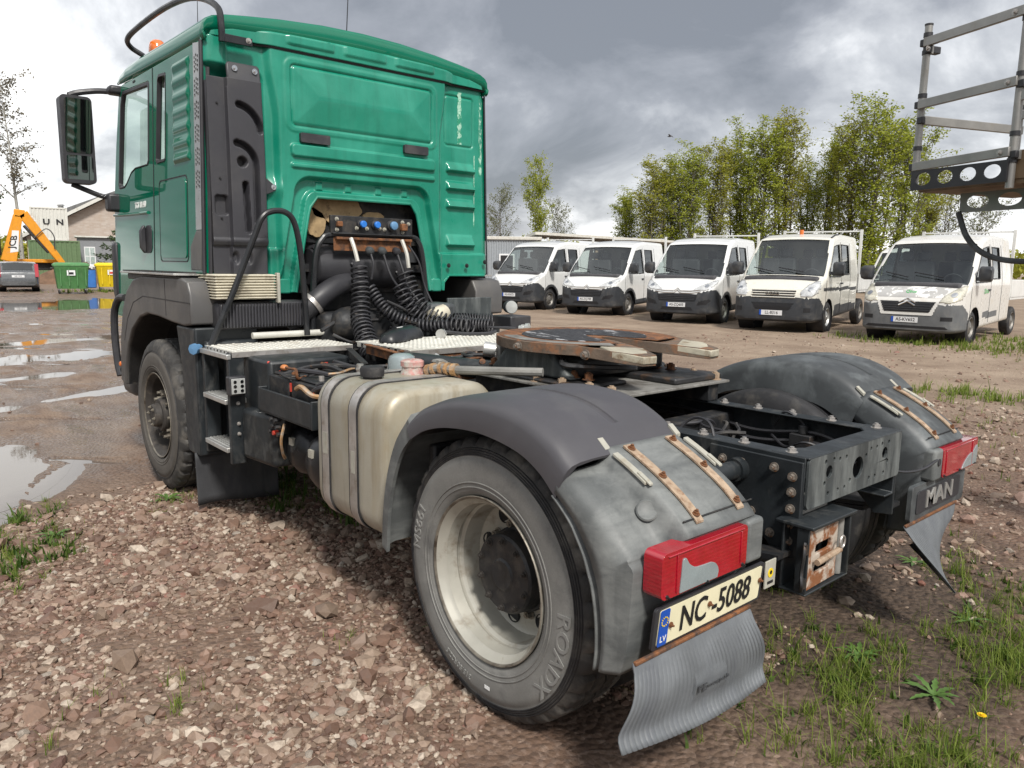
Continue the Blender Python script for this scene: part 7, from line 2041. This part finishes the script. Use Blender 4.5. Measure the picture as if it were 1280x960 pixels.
camxy = np.array([-1.973, 2.786])
vs, fs, off = [], [], 0
for (N, x0, x1, y0, y1, rm) in ((108000, -2.8, 3.8, -.3, 3.4, .0116), (26000, -2.2, 2.4, -8, -.6, .0165), (5200, 3.0, 16, -3, 4, .014), (9000, -2, 9, -15, -7, .016)):
    x, y = scatter(N, x0, x1, y0, y1, gravel_density if rm != .016 else (lambda a, b: np.full_like(a, .18)), g)
    d = np.hypot(x - camxy[0], y - camxy[1]); ok = d > .9; x, y = x[ok], y[ok]
    r = rm * np.exp(g.normal(size=len(x)) * .52)
    v, f = stones('g', x, y, r, g); vs.append(v); fs.append(f + off); off += len(v)
go = place('gravel', np_mesh('gravel', np.concatenate(vs), np.concatenate(fs)), 'stone', None, 0)
tag(go, 'pinkish brown crushed stone gravel covering the ground round the truck', 'gravel', None, 'stuff')
# the largest stones one by one
protos = []
for q in range(12):
    me = np_mesh('stone', rock_shape(icoV2, g, 9), icoF2)
    protos.append(me)
    kk = NT('stone_%d' % q)
    c0 = [(.33, .28, .23), (.25, .17, .13), (.20, .12, .09), (.38, .33, .28), (.15, .08, .06), (.28, .225, .18)][q % 6]
    kk.P(Base_Color=kk.mix(kk.rng(kk.noise(3, 6, .6), .3, .7), tuple(c * .7 for c in c0), c0), Roughness=.65); kk.bump(kk.noise(9, 5, .6), .4, .1)
    me.materials.append(kk.m)
x, y = scatter(2600, -.9, 3.3, .3, 2.9, lambda a, b: gravel_density(a, b) * .35, g)
x2, y2 = scatter(700, -1.6, 1.2, -4.5, -.9, lambda a, b: gravel_density(a, b) * .35, g)
x, y = np.concatenate([x[:230], x2[:60]]), np.concatenate([y[:230], y2[:60]])
for i in range(len(x)):
    r = .0205 * math.exp(g.normal() * .28)
    if math.hypot(x[i] - camxy[0], y[i] - camxy[1]) < 1.1: continue
    o = bpy.data.objects.new('stone', protos[i % 12]); COL.objects.link(o); o.parent = ground
    o.location = (x[i], y[i], float(ground_h(x[i], y[i])) + r * .25); o.scale = (r * g.uniform(.9, 1.4), r * g.uniform(.8, 1.2), r * g.uniform(.45, .75))
    o.rotation_euler = (g.normal() * .25, g.normal() * .25, g.uniform(0, 6.28))
# ------------------------------------------------------------------ grass
def blades(x, y, h, w, g, lean=.75):
    n = len(x); az = g.uniform(0, 2 * PI, n); L = np.abs(g.normal(size=n)) * lean
    dx, dy = np.cos(az), np.sin(az); px_, py_ = -dy, dx
    z0 = ground_h(x, y) - .004
    V = []
    for t, k in ((0, 1.), (.4, .85), (.75, .5)):
        cx_ = x + dx * h * L * t * t; cy_ = y + dy * h * L * t * t; cz = z0 + h * t * (1 - .25 * L * t)
        V.append(np.stack([cx_ - px_ * w * k / 2, cy_ - py_ * w * k / 2, cz], -1)); V.append(np.stack([cx_ + px_ * w * k / 2, cy_ + py_ * w * k / 2, cz], -1))
    V.append(np.stack([x + dx * h * L, y + dy * h * L, z0 + h * (1 - .25 * L)], -1))
    v = np.stack(V, 1); b = (np.arange(n) * 7)[:, None]
    tri = np.array([(0, 1, 3), (0, 3, 2), (2, 3, 5), (2, 5, 4), (4, 5, 6)])
    f = (tri[None] + b[:, :, None]).reshape(-1, 3)
    return v.reshape(-1, 3), f
def tuft_field(name, label, m, specs, seed):
    g = np.random.default_rng(seed); vs, fs, off = [], [], 0
    for N, x0, x1, y0, y1, h0, w0, clump in specs:
        x, y = scatter(N, x0, x1, y0, y1, lambda a, b: np.clip(grass_density(a, b) ** 1.3 * np.clip(.78 + 2.8 * fbm(a * 2.6, b * 2.6, 123, 3), 0, 1.2), 0, 1), g)
        if len(x) == 0: continue
        k_ = max(1, len(x) // clump); ci = g.integers(0, k_, len(x)); cxs, cys = x[:k_], y[:k_]
        mixq = g.random(len(x)) < .75
        sp = .025 * (h0 / .1)
        x = np.where(mixq, cxs[ci] + g.normal(size=len(x)) * sp, x); y = np.where(mixq, cys[ci] + g.normal(size=len(x)) * sp, y)
        d = np.hypot(x - camxy[0], y - camxy[1]); ok = d > .8; x, y = x[ok], y[ok]
        hs_ = (.55 + .9 * g.random(k_))[ci][ok]
        h = h0 * hs_ * np.exp(g.normal(size=len(x)) * .35)
        v, f = blades(x, y, h, w0 * g.uniform(.7, 1.4, len(x)), g); vs.append(v); fs.append(f + off); off += len(v)
    o = place(name, np_mesh(name, np.concatenate(vs), np.concatenate(fs)), m, None, 0)
    tag(o, label, 'grass', None, 'stuff')
tuft_field('grass', 'fresh green grass growing in tufts through the gravel', 'grass_blade', [(75000, -2.0, .2, -1.6, 1.2, .062, .0034, 16), (24000, 1.8, 3.9, -.1, 2.9, .04, .003, 18), (4500, -.2, 1.2, 1.0, 2.6, .05, .003, 14), (5200, -.2, 2.8, -9.2, -7, .10, .010, 12), (16000, -1, 8, -20, -13.8, .10, .016, 12), (3500, -1.2, 1.5, -7, -1.5, .06, .006, 9), (5000, 38, 43, -11, -3, .14, .03, 10), (1200, .5, 7, -13.5, -11.5, .05, .012, 8)], 5)
tuft_field('undergrowth', 'dark low weeds under the truck and round the wheels', 'grass_dark', [(7000, 1.8, 4.0, -.2, 1.0, .10, .012, 12), (14000, -2.0, .2, -1.8, 1.0, .035, .010, 7), (1800, 2.2, 3.7, 1.9, 2.7, .05, .012, 9)], 6)
tuft_field('dry_grass', 'dry straw-coloured grass lying among the weeds', 'grass_dry', [(6000, -2.4, .6, -2.5, 1.1, .05, .003, 5), (1200, -1, 1.5, -7, -1.5, .07, .005, 6), (1400, -.2, 6, -16, -13, .08, .012, 8), (500, .3, 3.3, .9, 2.8, .05, .003, 6)], 7)
# dandelion rosettes with jagged leaves
mat('weed_leaf', (.065, .125, .025), .5, var=.3, scale=30)
mat('dandelion_yellow', (.75, .52, .01), .6, var=.1)
def rosette(n, L, g):
    b = MB()
    for k in range(n):
        a = 2 * PI * k / n + g.uniform(-.3, .3); l = L * g.uniform(.7, 1.2); up = g.uniform(.25, .8)
        c, s = math.cos(a), math.sin(a); pts = []
        for t in np.linspace(0, 1, 9):
            w_ = L * .13 * math.sin(PI * min(1, t * .93 + .05)) * (1 if int(t * 8) % 2 else .55)
            rr_, zz = l * t, l * (up * t - .75 * up * t * t) + .004
            pts.append(((c * rr_ - s * w_, s * rr_ + c * w_, zz), (c * rr_, s * rr_, zz - w_ * .3), (c * rr_ + s * w_, s * rr_ - c * w_, zz)))
        b.loft([list(p) for p in pts], closed=False, cap0=False, cap1=False)
    return b
WEEDS = [((-.70, -.27), .10, 'jagged dandelion rosette in the grass behind the left mud flap'), ((-1.02, -.20), .11, 'dandelion plant among the tall grass at the bottom right corner'), ((-.42, -1.55), .09, 'weed rosette on the gravel behind the right mud flap'), ((-.88, -1.0), .09, 'leafy weed on stony ground at the right edge'), ((.62, .95), .06, 'small weed beside the rear tyre'), ((3.28, 1.30), .12, 'leafy weed against the front tyre'), ((2.98, 2.02), .10, 'round leafy weed at the edge of the grass on the left')]
for (wx, wy), L, lab in WEEDS:
    o = rosette(9, L, g).build('weed', 'weed_leaf', None, 60); o.location = (wx, wy, float(ground_h(wx, wy)))
    tag(o, lab, 'weed')
for (wx, wy, hh), lab in (((-1.235, -.02, .10), 'open yellow dandelion flower near the bottom right corner'), ((2.30, 2.40, .05), 'small yellow dandelion in the grass on the left')):
    e = empty('dandelion', (wx, wy, float(ground_h(wx, wy))), 0, lab, 'flower')
    MB().tube([(0, 0, 0), (.006, .004, hh * .5), (.002, .0, hh)], .0022, 5).build('stem', 'weed_leaf', e)
    b = MB()
    for r_, q in ((.015, 18), (.010, 14), (.005, 9)):
        for k in range(q):
            a = 2 * PI * k / q + r_ * 100
            b.bar((.002, 0, hh), (.002 + math.cos(a) * r_, math.sin(a) * r_, hh + .004 + (.015 - r_) * .5), .003, .001)
    b.build('flower_head', 'dandelion_yellow', e)
# a gull high over the trees
gu = empty('bird', (47.3, -60.5, 14.6), .4, 'small dark bird gliding above the trees', 'bird')
mat('bird_grey', (.12, .12, .13), .7)
MB().loft([[(x, r_ * math.cos(a), r_ * math.sin(a)) for a in np.linspace(0, 2 * PI, 9)[:-1]] for x, r_ in ((-.28, .01), (-.12, .06), (.05, .075), (.18, .05), (.26, .015))]).build('body', 'bird_grey', gu, 60)
for s in (1, -1):
    MB().loft([[(x, s * y, z), (x - w, s * y, z), (x - w, s * y, z + .01), (x, s * y, z + .012)] for x, y, z, w in ((.08, .03, .04, .20), (.12, .35, .16, .16), (.02, .62, .10, .10), (-.12, .85, .0, .02))]).build('wing', 'bird_grey', gu, 60)
